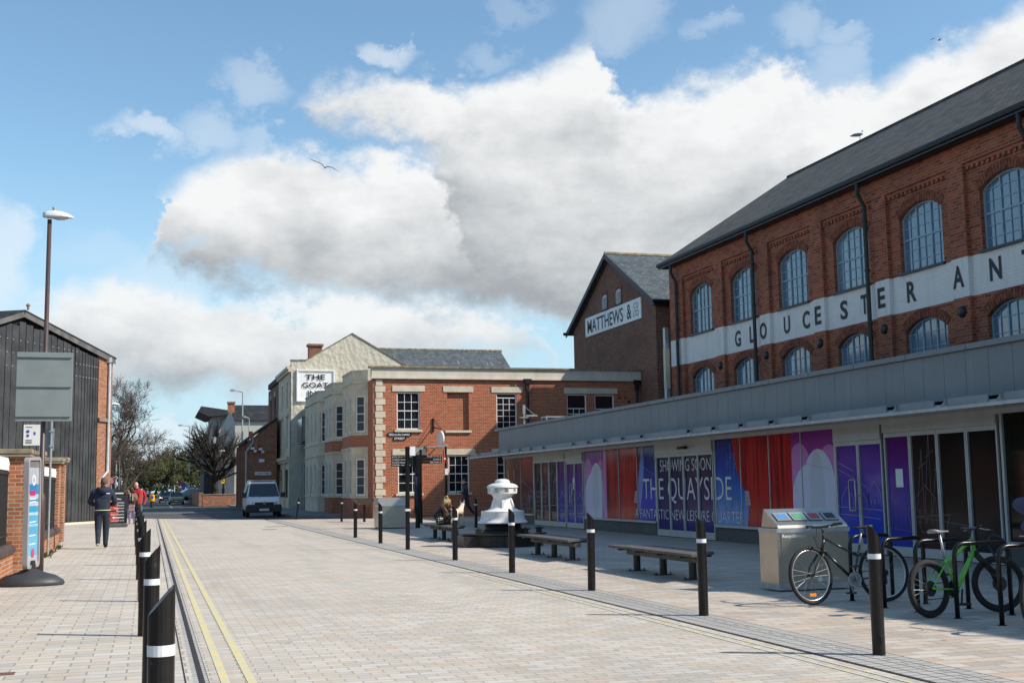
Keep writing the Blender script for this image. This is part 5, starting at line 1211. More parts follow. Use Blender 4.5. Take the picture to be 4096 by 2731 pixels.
# parking sign pole behind
pk = thing('sign_pole', (-2.3,31,0), 'thin grey pole carrying the back of a small plate by the cladded wall', 'sign')
m = MB(); m.tube([(-2.31,31,0),(-2.31,31,3.22)], .028, 10); m.build('pole', GALV, pk); bx('plate', SBK, pk, -2.58,-2.24,31.05,31.07,2.52,3.06)
for z in (2.62,2.98): bx('clamp', GALV, pk, -2.36,-2.26,30.96,31.05,z-.015,z+.015)
pk = thing('parking_sign', (-2.35,27.5,0), 'small white parking sign with blue roundels left of the lamp', 'sign')
m = MB(); m.box(-2.46,-2.15,26.0,26.02,2.46,2.88); s_ = m.build('plate', WSIGN, pk)
m = MB(); m.tube([(-2.12,26.03,0),(-2.12,26.03,2.92)], .025, 8); m.build('pole', BLACKM, pk)
BLU = flatmat('sign_blue', (.03,.08,.42), .4)
m = MB()
for z, w in ((2.74,.032),(2.655,.028)): m.X = Matrix.Translation((-2.38,25.998,z)) @ Matrix.Rotation(pi/2,4,'X'); m.lathe([(0,.0),(w,.0),(w,.003),(0,.003)], n=18); m.X = None
m.box(-2.27,-2.235,25.996,25.999,2.67,2.73); m.build('symbol', BLU, s_)
m = MB()
for z in (2.50,2.53,2.56,2.82): m.box(-2.42,-2.30,25.996,25.999,z,z+.012)
m.build('small_print', BLACKM, s_)
# swing sign
ad = thing('swing_sign', (-1.85,21.5,0), 'tall pavement sign in grey frame with blue posters and black base', 'sign')
RZ = Matrix.Translation((-1.86,21.6,0)) @ Matrix.Rotation(R(76),4,'Z') @ Matrix.Rotation(R(-2),4,'Y')
GRF = pm('grey_sign_frame', (.33,.31,.30), .5, var=.06)
def rrect(w, h0, h1, r, n=5):
    c = [(w-r,h0+r,-pi/2),(w-r,h1-r,0),(-w+r,h1-r,pi/2),(-w+r,h0+r,pi)]
    return [(x+r*cos(a+pi/2*i/n), z+r*sin(a+pi/2*i/n)) for x, z, a in c for i in range(n+1)]
m = MB(); m.X = RZ; o1, i1 = rrect(.30,.28,2.10,.08), rrect(.255,.33,2.05,.05); n = len(o1)
vs = [(x,-.04,z) for x, z in o1]+[(x,-.04,z) for x, z in i1]+[(x,.04,z) for x, z in o1]+[(x,.04,z) for x, z in i1]
fs = []
for j in range(n):
    k_ = (j+1) % n; fs += [(j,k_,n+k_,n+j),(2*n+j,3*n+j,3*n+k_,2*n+k_),(j,2*n+j,2*n+k_,k_),(n+j,n+k_,3*n+k_,3*n+j)]
m.add(vs, fs); m.build('frame', GRF, ad)
k = NT('poster_print'); g = k.n('ShaderNodeNewGeometry'); s = k.n('ShaderNodeSeparateXYZ'); k.l(g.outputs['Position'], s.inputs[0]); mr = k.n('ShaderNodeMapRange'); k.l(s.outputs['Z'], mr.inputs[0]); mr.inputs[1].default_value = .34; mr.inputs[2].default_value = 2.04
r_ = k.n('ShaderNodeValToRGB'); r_.color_ramp.interpolation = 'CONSTANT'; k.l(mr.outputs[0], r_.inputs[0]); e = r_.color_ramp.elements
e[0].position = 0; e[0].color = (.42,.44,.46,1); e[1].position = .08; e[1].color = (.12,.42,.62,1)
for p_, c_ in ((.17,(.14,.45,.64)),(.27,(.10,.38,.60)),(.36,(.30,.58,.70)),(.385,(.10,.40,.62)),(.47,(.45,.60,.68)),(.50,(.05,.33,.58)),(.56,(.50,.58,.66)),(.60,(.04,.28,.52)),(.63,(.45,.50,.62)),(.675,(.03,.22,.50)),(.77,(.42,.45,.50)),(.93,(.20,.19,.19))): x = e.new(p_); x.color = (*c_,1)
k.l(r_.outputs[0], k.b.inputs['Base Color']); k.b.inputs['Roughness'].default_value = .25; k.b.inputs['Coat Weight'].default_value = .5
m = MB(); m.X = RZ
for y in (-.012,.012): m.add([(x,y,z) for x, z in i1], [tuple(range(n)) if y < 0 else tuple(range(n))[::-1]])
po = m.build('poster', k.m, ad)
m = MB(); m.X = RZ; m.box(-.14,.10,-.018,-.013,1.47,1.55); m.build('badge', flatmat('badge_red', (.45,.03,.10), .4), po)
m = MB(); m.X = RZ; put_text(m, 'OFFER', (-.12,-.018,1.49), (1,0,0), (0,0,1), .2, .04, (0,-1,0), .002)if False else None
for z in (1.35,1.40,1.02,.80,.66): m.box(-.16,.14,-.018,-.014,z,z+.022)
m.X = RZ @ Matrix.Translation((0.02,-.016,1.72)) @ Matrix.Rotation(pi/2,4,'X'); m.lathe([(.05,0),(.09,0),(.09,.002),(.05,.002),(.05,0)], n=20); m.X = None
m.build('print_mark', flatmat('poster_mark', (.62,.68,.74), .4), po)
m = MB(); m.X = RZ @ Matrix.Translation((.03,-.016,.52)) @ Matrix.Rotation(pi/2,4,'X'); m.lathe([(0,0),(.075,0),(.075,.003),(0,.003)], n=20); m.X = None; m.build('roundel', flatmat('roundel_pink', (.50,.06,.16), .4), po)
m = MB(); m.smooth = True; m.lathe([(.52,0),(.54,.03),(.52,.08),(.40,.16),(.20,.22),(.10,.27),(0,.28)], (-1.86,21.5,0), 30, 1.0, .62); m.build('base', pm('base_charcoal', (.045,.045,.05), .5, var=.15), ad)
m = MB(); m.X = RZ; m.prism([(-.12,-.05,.20),(.12,-.05,.20),(.06,-.05,.40),(-.06,-.05,.40)], (0,.1,0)); m.build('clamp', BLACKM, ad)
# A-board menu sign and arrow board
ab = thing('menu_board', (-1.3,55.3,0), 'black and red cafe menu board on a rocker base beside the couple', 'sign')
m = MB(); m.box(-1.69,-.93,55.2,55.3,.16,1.34); m.build('board', BLACKM, ab, bevel=.02)
m = MB(); m.prism([(-1.72,54.9,.02),(-.90,54.9,.02),(-.88,54.9,.10),(-.95,54.9,.17),(-1.66,54.9,.17),(-1.74,54.9,.10)], (0,.7,0)); m.build('base', pm('rocker_grey', (.10,.10,.10), .4), ab, bevel=.03)
m = MB(); x = 55.196
m.quad((-1.64,x,.22),(-1.05,x,.22),(-1.05,x,1.30),(-1.64,x,1.30)); pn = m.build('poster', pm('menu_black', (.018,.018,.02), .4), ab)
m = MB()
for z, w in ((1.02,.30),(.80,.36),(.58,.34),(.34,.38)): m.add([(-1.64,55.192,z-.13),(-1.64+w-.08,55.192,z-.13),(-1.64+w,55.192,z-.05),(-1.64+w,55.192,z+.05),(-1.64+w-.08,55.192,z+.13),(-1.64,55.192,z+.13)], [tuple(range(6))])
m.build('red_patch', pm('menu_red', (.42,.035,.03), .4, c2=(.50,.10,.05), scale=3), pn)
m = MB()
for s, z, h in (('Sandwiches',1.02,.075),('Panini',.90,.075),('Baguettes',.765,.085),('Pastries',.65,.075),('Italian Desserts',.51,.07),('Licensed & Wi-fi',.25,.055)):
    w = {'Sandwiches':.46,'Panini':.27,'Baguettes':.40,'Pastries':.30,'Italian Desserts':.52,'Licensed & Wi-fi':.5}[s]; put_text(m, s, (-1.07-w,55.19,z), (1,0,0), (0,0,1), w, h, (0,-1,0), .003, .006)
put_text(m, 'Caffetto', (-1.46,55.19,1.17), (1,0,0), (0,0,1), .28, .07, (0,-1,0), .003, .02)
m.add([(-1.56,55.188,.41),(-1.46,55.188,.47),(-1.46,55.188,.43),(-1.07,55.188,.43),(-1.07,55.188,.39),(-1.46,55.188,.39),(-1.46,55.188,.35)][::-1], [tuple(range(7))])
m.build('lettering', WSIGN, pn)
ar = thing('arrow_board', (-1.4,56.2,0), 'small black board with white left arrow above the menu board', 'sign')
m = MB(); m.box(-1.70,-1.08,56.2,56.24,1.34,1.60); m.build('board', BLACKM, ar); m = MB(); m.box(-1.45,-1.40,56.22,56.27,0,1.36); m.build('post', BLACKM, ar)
m = MB(); m.add([(-1.64,56.196,1.45),(-1.54,56.196,1.52),(-1.54,56.196,1.475),(-1.12,56.196,1.475),(-1.12,56.196,1.425),(-1.54,56.196,1.425),(-1.54,56.196,1.39)][::-1], [tuple(range(7))]); m.build('arrow', WSIGN, ar)
# red roadworks sign, keep-left bollard, CCTV pole
rs = thing('road_layout_sign', (-2.3,80,0), 'red square sign about a new road layout near the far lamp', 'sign')
m = MB(); m.box(-2.5,-2.18,80,80.03,2.03,2.43); s_ = m.build('plate', flatmat('works_red', (.42,.015,.025), .4), rs); m = MB(); m.tube([(-2.34,80.05,0),(-2.34,80.05,2.4)], .03, 8); m.build('post', GALV, rs)
m = MB()
for s, z, w in (('NEW',2.34,.16),('ROAD',2.25,.20),('LAYOUT',2.16,.27),('AHEAD',2.07,.24)): put_text(m, s, (-2.34-w/2,79.998,z), (1,0,0), (0,0,1), w, .06, (0,-1,0), .003, .01)
m.build('lettering', WSIGN, s_)
kl = thing('keep_left_bollard', (.22,120,0), 'yellow keep left traffic bollard in the far road', 'bollard')
m = MB(); m.lathe([(.24,0),(.24,.55),(.22,.6),(0,.6)], (.22,120,.6), 12); m.build('shell', flatmat('traffic_yellow', (.75,.33,.01), .4), kl); m = MB(); m.lathe([(.2,0),(.2,.6)], (.22,120,0), 12); m.build('base', BLACKM, kl)
m = MB(); m.X = Matrix.Translation((.22,119.76,.98)) @ Matrix.Rotation(pi/2,4,'X'); m.lathe([(0,0),(.14,0),(.14,.02),(0,.02)], n=16); m.X = None; m.build('roundel', BLU, kl)
cc = thing('cctv_pole', (7.07,125,0), 'black camera pole with yellow warning plate before the low wall', 'pole')
m = MB(); m.tube([(7.07,125,0),(7.07,125,1.7),(7.07,125,1.75),(7.07,125,5.5)], [.16,.16,.09,.08], 10); m.build('pole', BLACKP, cc)
m = MB(); m.box(6.6,7.15,124.8,125,5.42,5.56); m.box(6.55,6.62,124.8,125,5.36,5.5); m.build('camera', WSIGN, cc); m = MB(); m.box(7.2,7.5,124.8,125,4.55,4.72); m.box(7.28,7.34,124.9,125,4.1,4.55); m.build('camera', WSIGN, cc)
YS = flatmat('warning_yellow', (.72,.45,.01), .5); m = MB(); m.box(6.85,7.2,124.86,124.9,2.2,2.72); s_ = m.build('plate', YS, cc); bx('symbol', BLACKM, s_, 6.93,7.12,124.85,124.86,2.42,2.5)
# ================================================================ farther buildings along the street
bh = thing('brick_hall', (8.2,105,0), 'long dark red brick hall with piers, low gable and security cameras behind the van', 'building')
m = MB(); wall(m, (7.35,108,0), (0,-1,0), (-1,0,0), 10.9, 5.4, [(i*2.1+.8,i*2.1+1.6,1.2,4.6) for i in range(5)], .3)
m.prism([(7.35,97.1,0),(9.6,97.1,0),(9.6,97.1,7.1),(9.0,97.1,6.9),(7.75,97.1,5.55),(7.35,97.1,5.4)], (0,.3,0)); m.box(9.3,9.6,97.4,108,0,7.0); m.build('wall', BR_DK, bh)
for i in range(5): m = MB(); m.box(7.18,7.35,107.8-i*2.1-.35,107.8-i*2.1+.05,0,5.2); m.build('pier', BR_DK, bh)
m = MB(); m.quad((7.64,97.5,1.2),(7.64,97.5,4.6),(7.64,107.8,4.6),(7.64,107.8,1.2)); m.build('window', GLASS, bh)
m = MB(); m.prism([(7.05,97.0,5.2),(7.05,97.0,5.35),(9.6,97.0,7.2),(9.6,97.0,7.05)], (0,11.2,0)); m.build('roof', SLATE_D, bh)
m = MB(); m.box(8.15,9.6,97.03,97.1,4.55,4.68); m.box(7.8,8.1,97.0,97.1,4.4,5.5); m.box(7.4,7.7,96.95,97.1,5.5,6.1); m.build('string_course', BR_OR, bh)
m = MB(); m.tube([(7.75,96.9,5.7),(7.7,96.9,5.2),(7.2,96.9,4.5),(7.2,96.9,.3)], .06, 8); m.build('downpipe', GALV, bh)
m = MB(); m.box(7.9,9.15,97.0,97.05,2.66,2.92); m.build('street_name_plate', WSIGN, bh)
pl = MB(); put_text(pl, 'CHURCH STREET', (7.96,97.0,2.72), (1,0,0), (0,0,1), 1.12, .14, (0,-1,0), .01, .004); pl.build('lettering', BLACKM, bh)
pl = bx('notice_plate', WSIGN, bh, 8.2,8.62,97.0,97.05,3.68,4.0); bx('notice_header', BLU, bh, 8.2,8.62,96.98,97.0,3.93,4.02)
for x, z in ((7.75,4.75),(8.35,4.68)): m = MB(); m.tube([(x,97.1,z),(x,96.7,z)], .03, 6); m.box(x-.22,x+.05,96.4,96.8,z-.08,z+.08); m.box(x+.02,x+.22,96.6,96.8,z-.3,z-.1); m.build('camera', WSIGN, bh)
# white gabled house behind
wh2 = thing('white_house', (8.6,135,0), 'white rendered gabled house with brick chimney and dark slate roof', 'building')
WR = pm('white_render', (.50,.48,.43), .9, var=.08, scale=.6)
m = MB(); m.prism([(6.95,131,0),(8.38,128.6,0),(8.38,128.6,8.75),(7.9,129.6,9.8),(7.45,130.2,8.8),(6.95,131,7.6)], (.1,3,0)); m.box(8.38,14,128.6,137,0,8.75); m.build('wall', WR, wh2)
m = MB(); m.prism([(8.28,128.3,8.72),(8.28,132.6,10.6),(8.28,137,8.72),(8.28,132.6,10.45)], (6,0,0)); m.quad((8.28,128.3,8.74),(14.3,128.3,8.74),(14.3,132.6,10.62),(8.28,132.6,10.62)); m.build('roof', SLATE_D, wh2)
m = MB(); m.box(7.75,8.45,130.5,131.2,9.0,10.7); m.box(7.68,8.52,130.4,131.3,10.65,10.85); m.build('chimney', BR_DK, wh2)
for z in (2.2, 4.9): m = MB(); m.box(7.35,7.75,130.0,130.2,z,z+1.1); m.build('window', GLASS, wh2)
mb_ = thing('modern_block', (6.8,150,0), 'tall modern block with dark wing-shaped roof overhang behind the pollarded tree', 'building')
m = MB(); m.box(6.6,9.0,140,150,0,10.0); m.build('wall', pm('pale_cladding', (.40,.40,.38), .8), mb_)
m = MB(); m.box(5.75,6.6,139.6,150,0,6.6); m.build('stair_tower', pm('dark_cladding', (.05,.045,.045), .7), mb_)
for z in (3.6,5.6,7.6): m = MB(); m.box(6.75,7.3,139.93,140,z,z+1.2); m.build('window', GLASS, mb_)
m = MB(); m.prism([(5.0,138.5,10.3),(6.2,138.5,9.75),(9.2,138.5,10.05),(9.2,138.5,10.3),(7.4,138.5,10.6),(5.3,138.5,10.9)], (0,12,0)); m.build('roof', pm('dark_wing_roof', (.03,.03,.035), .6), mb_)
ar_ = thing('arched_roof_block', (14,160,0), 'distant block with low curved dark roof above the slate roof', 'building')
m = MB(); m.box(10.5,18,158,165,0,11.2); m.build('wall', WR, ar_)
m = MB(); m.prism([(10,157.5,11.3)]+[(10+9*i/10,157.5,11.5+1.2*sin(pi/2*i/10)) for i in range(11)]+[(19,157.5,11.3)], (0,8,0)); m.build('roof', SLATE_D, ar_)
# boundary wall and things beside it
lw = thing('low_brick_wall', (6.4,122,0), 'low brick garden wall at the foot of the pollarded tree', 'wall')
m = MB(); m.box(4.9,8.1,122,122.3,0,1.1); m.box(4.6,4.95,122,160,0,1.35); m.build('wall', BR_DK, lw); m = MB(); m.box(4.85,8.15,121.95,122.35,1.1,1.18); m.build('coping', COPING, lw)
gs = thing('green_sign', (5.0,170,0), 'small green board standing behind the low wall', 'sign')
m = MB(); m.box(5.1,6.0,168,168.1,1.1,1.9); m.build('board', flatmat('board_green', (.05,.35,.10), .5), gs); m = MB(); m.box(5.5,5.6,168.1,168.2,0,1.1); m.build('post', GALV, gs)
m = MB(); m.box(5.25,5.8,167.97,168,1.5,1.7); m.build('panel', WSIGN, gs)
rs = thing('direction_signs', (3.9,165,0), 'cluster of red and blue road signs on a post beside the far road', 'sign')
m = MB(); m.tube([(3.95,165,0),(3.95,165,2.9)], .06, 8); m.build('post', GALV, rs); bx('plate', flatmat('works_red', (.42,.015,.025), .4), rs, 3.6,4.1,164.9,164.95,2.2,2.75); bx('plate', BLU, rs, 4.0,4.5,164.85,164.9,2.0,2.5)
ys = thing('warning_plate', (4.75,160,0), 'yellow warning plate on the tall street light left of the tree', 'sign')
m = MB(); m.box(4.5,4.9,165.6,165.7,2.75,3.45); m.build('plate', YS, ys); m = MB(); m.tube([(4.7,165.8,0),(4.7,165.8,3.5)], .05, 6); m.build('post', GALV, ys)
# tall street lights far away
def tall(x, y, h, arm, label, r=.10):
    p = thing('tall_street_light', (x,y,0), label, 'street light', 'tall pale street lights along the far road')
    m = MB(); m.tube([(x,y,0),(x,y,h*.2),(x,y,h)], [r*1.3,r,r*.6], 8); m.tube([(x,y,h),(x+arm,y,h+.15)], .05, 6); m.build('column', pm('pale_column', (.38,.42,.40), .6), p)
    m = MB(); m.box(min(x+arm,x+arm*1.5),max(x+arm,x+arm*1.5),y-.15,y+.15,h+.05,h+.25); m.build('lamp_head', GALV, p)
tall(4.95,167,10.1,-1.0,'tall street light rising just left of the pollarded tree'); tall(4.0,215,10.2,-1.4,'tall street light farther left with short curved arm')
tall(-3.9,150,7.6,-.6,'pale street light column among the bare branches on the left'); tall(-3.55,150,6.8,-.6,'pale street light column beside the bare branches'); tall(-3.1,140,3.9,1.0,'short street light with arm over the left verge', .06)
tall(7.95,112,10.4,-.75,'tall pale street light in front of the white house', .09)
tall(8.55,112,8.0,-.35,'shorter grey street light beside the white house chimney', .06)

# ================================================================ trees
BARK = pm('bark_grey', (.075,.06,.045), .95, var=.3, scale=3, bump=.3); TWIG = pm('twig_brown', (.085,.06,.045), .95, var=.25, scale=2)
def bare_tree(name, base, h, r0, label, group, seed, spread=.6, levels=6, lean=(0,0), up_=.35, twig=BARK, children=3, minr=.012):
    rg = random.Random(seed); p = thing(name, base, label, 'tree', group); tk = MB(); cr = MB(); tk.smooth = cr.smooth = False
    def grow(pos, d, L_, r, lv):
        pts = [pos]; n = 4
        for i in range(n):
            d = (d+Vector((rg.uniform(-1,1),rg.uniform(-1,1),rg.uniform(-.6,1)*.8))*.16).normalized(); pts.append(pts[-1]+d*L_/n)
        r2 = max(minr*.7, r*.62)
        (tk if lv < 2 else cr).tube(pts, [r+(r2-r)*i/n for i in range(n+1)], 6 if lv < 2 else (4 if lv < 4 else 3), cap=False)
        if lv >= levels: return
        k_ = children if lv > 0 else children+2
        for j in range(k_):
            t = rg.uniform(.45,1.0) if j else 1.0; q = pts[min(n, int(t*n+.5))]
            a = Vector((rg.gauss(0,1),rg.gauss(0,1),rg.gauss(up_,.6))); nd_ = (d*.75+a.normalized()*spread).normalized()
            grow(q, nd_, L_*rg.uniform(.60,.82), max(minr, r2*rg.uniform(.6,.9)), lv+1)
    grow(Vector(base), Vector((lean[0],lean[1],1)).normalized(), h, r0, 0)
    tk.build('trunk', BARK, p); cr.build('crown', twig, p); return p
bare_tree('bare_tree', (-3.6,98,0), 3.6, .30, 'bare spreading tree rising beyond the cladded building', None, 11, .75, 7, (.12,0), .35, TWIG, 3)
bare_tree('bare_tree', (-2.6,104,0), 2.8, .22, 'lower bare tree with arching bough by the far lamps', None, 5, .9, 6, (.25,0), .2, TWIG, 3)
# pollarded tree: stubby knuckled limbs with tufts of shoots
pt = thing('pollarded_tree', (6.2,124,0), 'dark pollarded tree with knuckled stubs in front of the white house', 'tree'); rg = random.Random(4); tk = MB(); cr = MB()
tk.tube([(6.2,124,0),(6.15,124,1.6),(6.05,124,3.2),(6.0,124,4.4)], [.55,.42,.36,.30], 10)
for i in range(38):
    a = rg.uniform(0,2*pi); z = rg.uniform(2.2,4.6); el_ = rg.uniform(-.1,1.25) if z > 3 else rg.uniform(0,.5)
    d = Vector((cos(a)*cos(el_), sin(a)*cos(el_), sin(el_))); L_ = rg.uniform(2.9,4.0)*(1+.18*sin(el_)); p0 = Vector((6.1,124,z))
    pts = [p0]; 
    for s in range(5): d = (d+Vector((rg.uniform(-.25,.25),rg.uniform(-.25,.25),rg.uniform(-.02,.28)))).normalized(); pts.append(pts[-1]+d*L_/5)
    tk.tube(pts, [.16,.13,.11,.09,.08,.11], 6)
    for b_ in range(3):
        q = pts[2+b_]; d2 = (d+Vector((rg.gauss(0,.6),rg.gauss(0,.6),rg.gauss(.2,.4)))).normalized(); e = q+d2*rg.uniform(.7,1.3); tk.tube([q,(q+e)/2+Vector((0,0,.05)),e], [.06,.05,.07], 5)
        for s in range(9): d3 = (d2+Vector((rg.gauss(0,.55),rg.gauss(0,.55),rg.gauss(.4,.5)))).normalized(); cr.tube([e,e+d3*rg.uniform(.4,1.1)], [.016,.01], 3, cap=False)
    for s in range(12): d3 = (d+Vector((rg.gauss(0,.5),rg.gauss(0,.5),rg.gauss(.4,.5)))).normalized(); cr.tube([pts[-1],pts[-1]+d3*rg.uniform(.5,1.3)], [.018,.01], 3, cap=False)
DKB = pm('pollard_bark', (.035,.028,.022), .95, var=.3, scale=3); tk.build('trunk', DKB, pt); cr.build('crown', DKB, pt)
def leafm(name, a, b, c):
    k = NT(name); g = k.n('ShaderNodeNewGeometry'); f = k.mix(.5, g.outputs['Random Per Island'], k.noise(.8, 4))
    k.l(k.ramp(f, [(.2,a),(.5,b),(.85,c)]), k.b.inputs['Base Color']); k.b.inputs['Roughness'].default_value = .8; k.b.inputs['Specular IOR Level'].default_value = .2; return k.m
LG = leafm('leaf_spring_green', (.034,.042,.016),(.058,.068,.022),(.095,.100,.036)); LD = leafm('leaf_dark', (.022,.026,.012),(.040,.045,.018),(.07,.07,.03)); LB2 = leafm('twig_haze_brown', (.04,.032,.022),(.075,.058,.04),(.12,.095,.065))
def leafy(name, base, h, w, mt, label, seed, n=2600, ls=.16, cat='tree', zlo=.25, group='trees along the far road'):
    rg = random.Random(seed); p = thing(name, base, label, cat, group); x, y, z = base
    tk = MB(); tk.tube([(x,y,0),(x+rg.uniform(-.2,.2),y,h*.35),(x+rg.uniform(-.4,.4),y,h*.7)], [h*.022,h*.018,h*.006], 7)
    for i in range(7): a = rg.uniform(0,2*pi); zz = h*rg.uniform(.25,.6); tk.tube([(x,y,zz),(x+w*.3*cos(a),y+w*.3*sin(a),zz+h*.18),(x+w*.45*cos(a),y+w*.45*sin(a),zz+h*.3)], [h*.009,h*.006,h*.003], 5)
    tk.build('trunk', BARK, p)
    cl = [(x+rg.gauss(0,w*.22), y+rg.gauss(0,w*.22), h*rg.uniform(zlo+.1,.88), w*rg.uniform(.13,.26)) for i in range(17)]
    m = MB()
    for i in range(n):
        cx, cy, cz, r = cl[rg.randrange(17)]; v = Vector((rg.gauss(0,1),rg.gauss(0,1),rg.gauss(0,1))).normalized()*r*rg.uniform(.5,1.05)**.6
        c = Vector((cx,cy,cz))+v; c.z = max(c.z, h*zlo*.6); a = Vector((rg.gauss(0,1),rg.gauss(0,1),rg.gauss(0,1))).normalized(); b = a.orthogonal().normalized(); s = ls*rg.uniform(.6,1.3)
        m.add([c-a*s-b*s*.5, c+a*s-b*s*.5, c+b*s*.6], [(0,1,2)])
    m.build('crown', mt, p)
for i, (x, y, h, w, mt, l) in enumerate(((-7,190,8.6,8,LD,'dark tree at the left edge of the far road gap'),(-3.5,200,9.0,7,LB2,'brown leafless-looking tree behind the far left street lights'),(0,215,9.6,8,LB2,'tall brownish tree in the middle of the street vista'),(2.2,178,6.4,5.2,LG,'bright green spring tree standing left of the gold car'),(-.8,185,5.6,4.8,LD,'low dark tree behind the keep left bollard'),(5.2,205,8.4,7,LD,'dark tree just left of the pollarded tree'),(7.8,180,8.8,6,LD,'dark evergreen directly behind the pollarded tree'),(6.3,158,8.1,3.6,LG,'green leafy tree top glimpsed through the pollarded branches'),(3.0,230,9.4,8,LB2,'brown twiggy tree rising over the green spring tree'),(11,200,8.5,8,LD,'dark tree behind the white house'))):
    leafy('leafy_tree', (x,y,0), h*1.12, w, mt, l, 30+i, 3600, .15)
tb = MB(); rg = random.Random(9)
for i in range(9000):
    a = rg.uniform(0, 1); x = -120+a*240; y = 300+rg.uniform(-8,8); z = rg.uniform(0,1)**.7*(8.5+1.5*sin(x*.21)+1.2*sin(x*.63)); c = Vector((x,y,z)); u = Vector((rg.gauss(0,1),rg.gauss(0,1),rg.gauss(0,1))).normalized(); b = u.orthogonal().normalized(); s = rg.uniform(.5,1.2)
    tb.add([c-u*s-b*s*.6, c+u*s-b*s*.6, c+b*s*.7], [(0,1,2)])
tag(tb.build('distant_wood', LD, None, 'stuff'), 'far belt of trees closing the end of the street', 'wood')
tb = MB()  # out-of-view trees added on the left to darken reflections in the pavilion glass
for i in range(9000):
    a = R(rg.uniform(100, 265)); d = rg.uniform(52,66); z = rg.uniform(0,1)**.8*(9+2*sin(a*9)); c = Vector((d*cos(a)-3,d*sin(a)+22,z))
    if c.x > -24 and c.y > 30: continue
    u = Vector((rg.gauss(0,1),rg.gauss(0,1),rg.gauss(0,1))).normalized(); b = u.orthogonal().normalized(); s = rg.uniform(.6,1.3)
    tb.add([c-u*s-b*s*.6, c+u*s-b*s*.6, c+b*s*.7], [(0,1,2)])
tag(tb.build('unseen_tree_belt', LD, None, 'stuff'), 'unseen belt of trees added beyond the forecourt to darken the glass reflections', 'wood')
wd = MB()
for i in range(260):
    x, y = -2.42+rg.gauss(.05,.05), rg.uniform(30.2,36.6) if i > 160 else rg.gauss(31.2,.35); a = rg.uniform(0,2*pi); s = rg.uniform(.04,.12); c = Vector((x,y,.0)); d = Vector((cos(a)*.6,sin(a)*.6,1))*s; b = Vector((-sin(a),cos(a),0))*.018
    wd.add([c-b, c+b, c+d], [(0,1,2)])
tag(wd.build('weeds', LG, None, 'stuff'), 'green weeds growing at the foot of the left wall', 'weeds')

# ================================================================ vehicles
def loft(m, secs):
    n = len(secs[0]); vs = [p for s in secs for p in s]
    fs = [(i*n+j, i*n+(j+1) % n, (i+1)*n+(j+1) % n, (i+1)*n+j) for i in range(len(secs)-1) for j in range(n)]+[tuple(range(n))[::-1], tuple(range((len(secs)-1)*n, len(secs)*n))]
    m.add(vs, fs)
def ringv(y, wb, wm, wt, zb, zm, zt):
    return [(-wb,y,zb),(-wm,y,zb+.12),(-wm,y,zm),(-wt,y,zt-.06),(-wt+.08,y,zt),(wt-.08,y,zt),(wt,y,zt-.06),(wm,y,zm),(wm,y,zb+.12),(wb,y,zb)]
def wheelv(parent, x, y, r, w=.2):
    m = MB(); m.smooth = True; m.X = Matrix.Translation((x,y,r)) @ Matrix.Rotation(pi/2,4,'Y'); m.lathe([(r*.62,-w/2),(r*.92,-w/2),(r,-w/2+.03),(r,w/2-.03),(r*.92,w/2),(r*.62,w/2)], n=24); wl = m.build('wheel', RUB, parent, local=True)
    m = MB(); m.X = Matrix.Translation((x,y,r)) @ Matrix.Rotation(pi/2,4,'Y'); m.lathe([(0,-w/2+.03),(r*.62,-w/2+.02),(r*.62,w/2-.02),(0,w/2-.03)], n=16); m.build('hubcap', GALV, wl, local=True)
VWH = pm('van_white_paint', (.80,.79,.77), .3, var=.03, scale=1, coat=.5); PLB = pm('black_plastic', (.022,.022,.024), .6, var=.1)
HL = glassm('headlight_glass', (.45,.47,.48), .08); SCR = glassm('windscreen', (.02,.024,.028), .05, .8)
van = thing('delivery_van', (6.08,68.2,0), 'white delivery van facing the camera with roof bars and black bumper', 'van', None, -.02)
m = MB(); m.smooth = False
loft(m, [ringv(y, .86*k1, .95*k1, wt, zb, zm, zt) for y, k1, wt, zb, zm, zt in ((.02,.88,.80,.32,.72,.86),(.12,.96,.88,.28,.85,.98),(.55,1,.90,.28,1.0,1.14),(1.35,1,.76,.28,1.05,1.88),(1.7,1,.79,.28,1.05,1.95),(4.5,1,.79,.28,1.05,1.95),(4.85,.98,.77,.35,1.05,1.88))]); m.build('body', VWH, van, local=True, bevel=.02)
m = MB(); m.prism([(-.84,.50,1.145),(.84,.50,1.145),(.70,1.27,1.84),(-.70,1.27,1.84)], (0,-.012,.012)); m.build('windscreen', SCR, van, local=True)
m = MB(); m.box(-.93,.93,-.05,.25,.26,.70); m.box(-.965,.965,.03,.40,.30,.64); m.build('bumper', PLB, van, local=True, bevel=.03)
m = MB(); m.box(-.52,.52,-.02,.1,.70,.82)
for z in (.72,.76,.80): m.box(-.5,.5,-.03,-.02,z-.006,z+.006)
m.box(-.45,.45,-.05,-.04,.36,.50); m.build('grille', BLACKM, van, local=True)
for s in (-1, 1):
    m = MB(); m.prism([(s*.54,-.02,.68),(s*.88,.06,.70),(s*.90,.08,.90),(s*.60,-.01,.84)][::s], (0,.1,.0)); m.build('headlight', HL, van, local=True)
    m = MB(); m.box(min(s*.96,s*1.20),max(s*.96,s*1.20),.62,.82,1.08,1.36); m.build('mirror', PLB, van, local=True, bevel=.03)
    m = MB(); X_ = s*.885; m.prism([(s*.962,.95,1.12),(s*.962,1.75,1.12),(s*.80,1.75,1.80),(s*.80,1.30,1.80)], (s*.008,0,.004)); m.build('side_window', SCR, van, local=True)
    m = MB(); m.prism([(s*.962,1.9,1.12),(s*.962,3.0,1.12),(s*.80,3.0,1.80),(s*.80,1.9,1.80)], (s*.006,0,.004)); m.build('side_panel_line', VWH, van, local=True)
    for y in (.85, 3.85): wheelv(van, s*.86, y, .33)
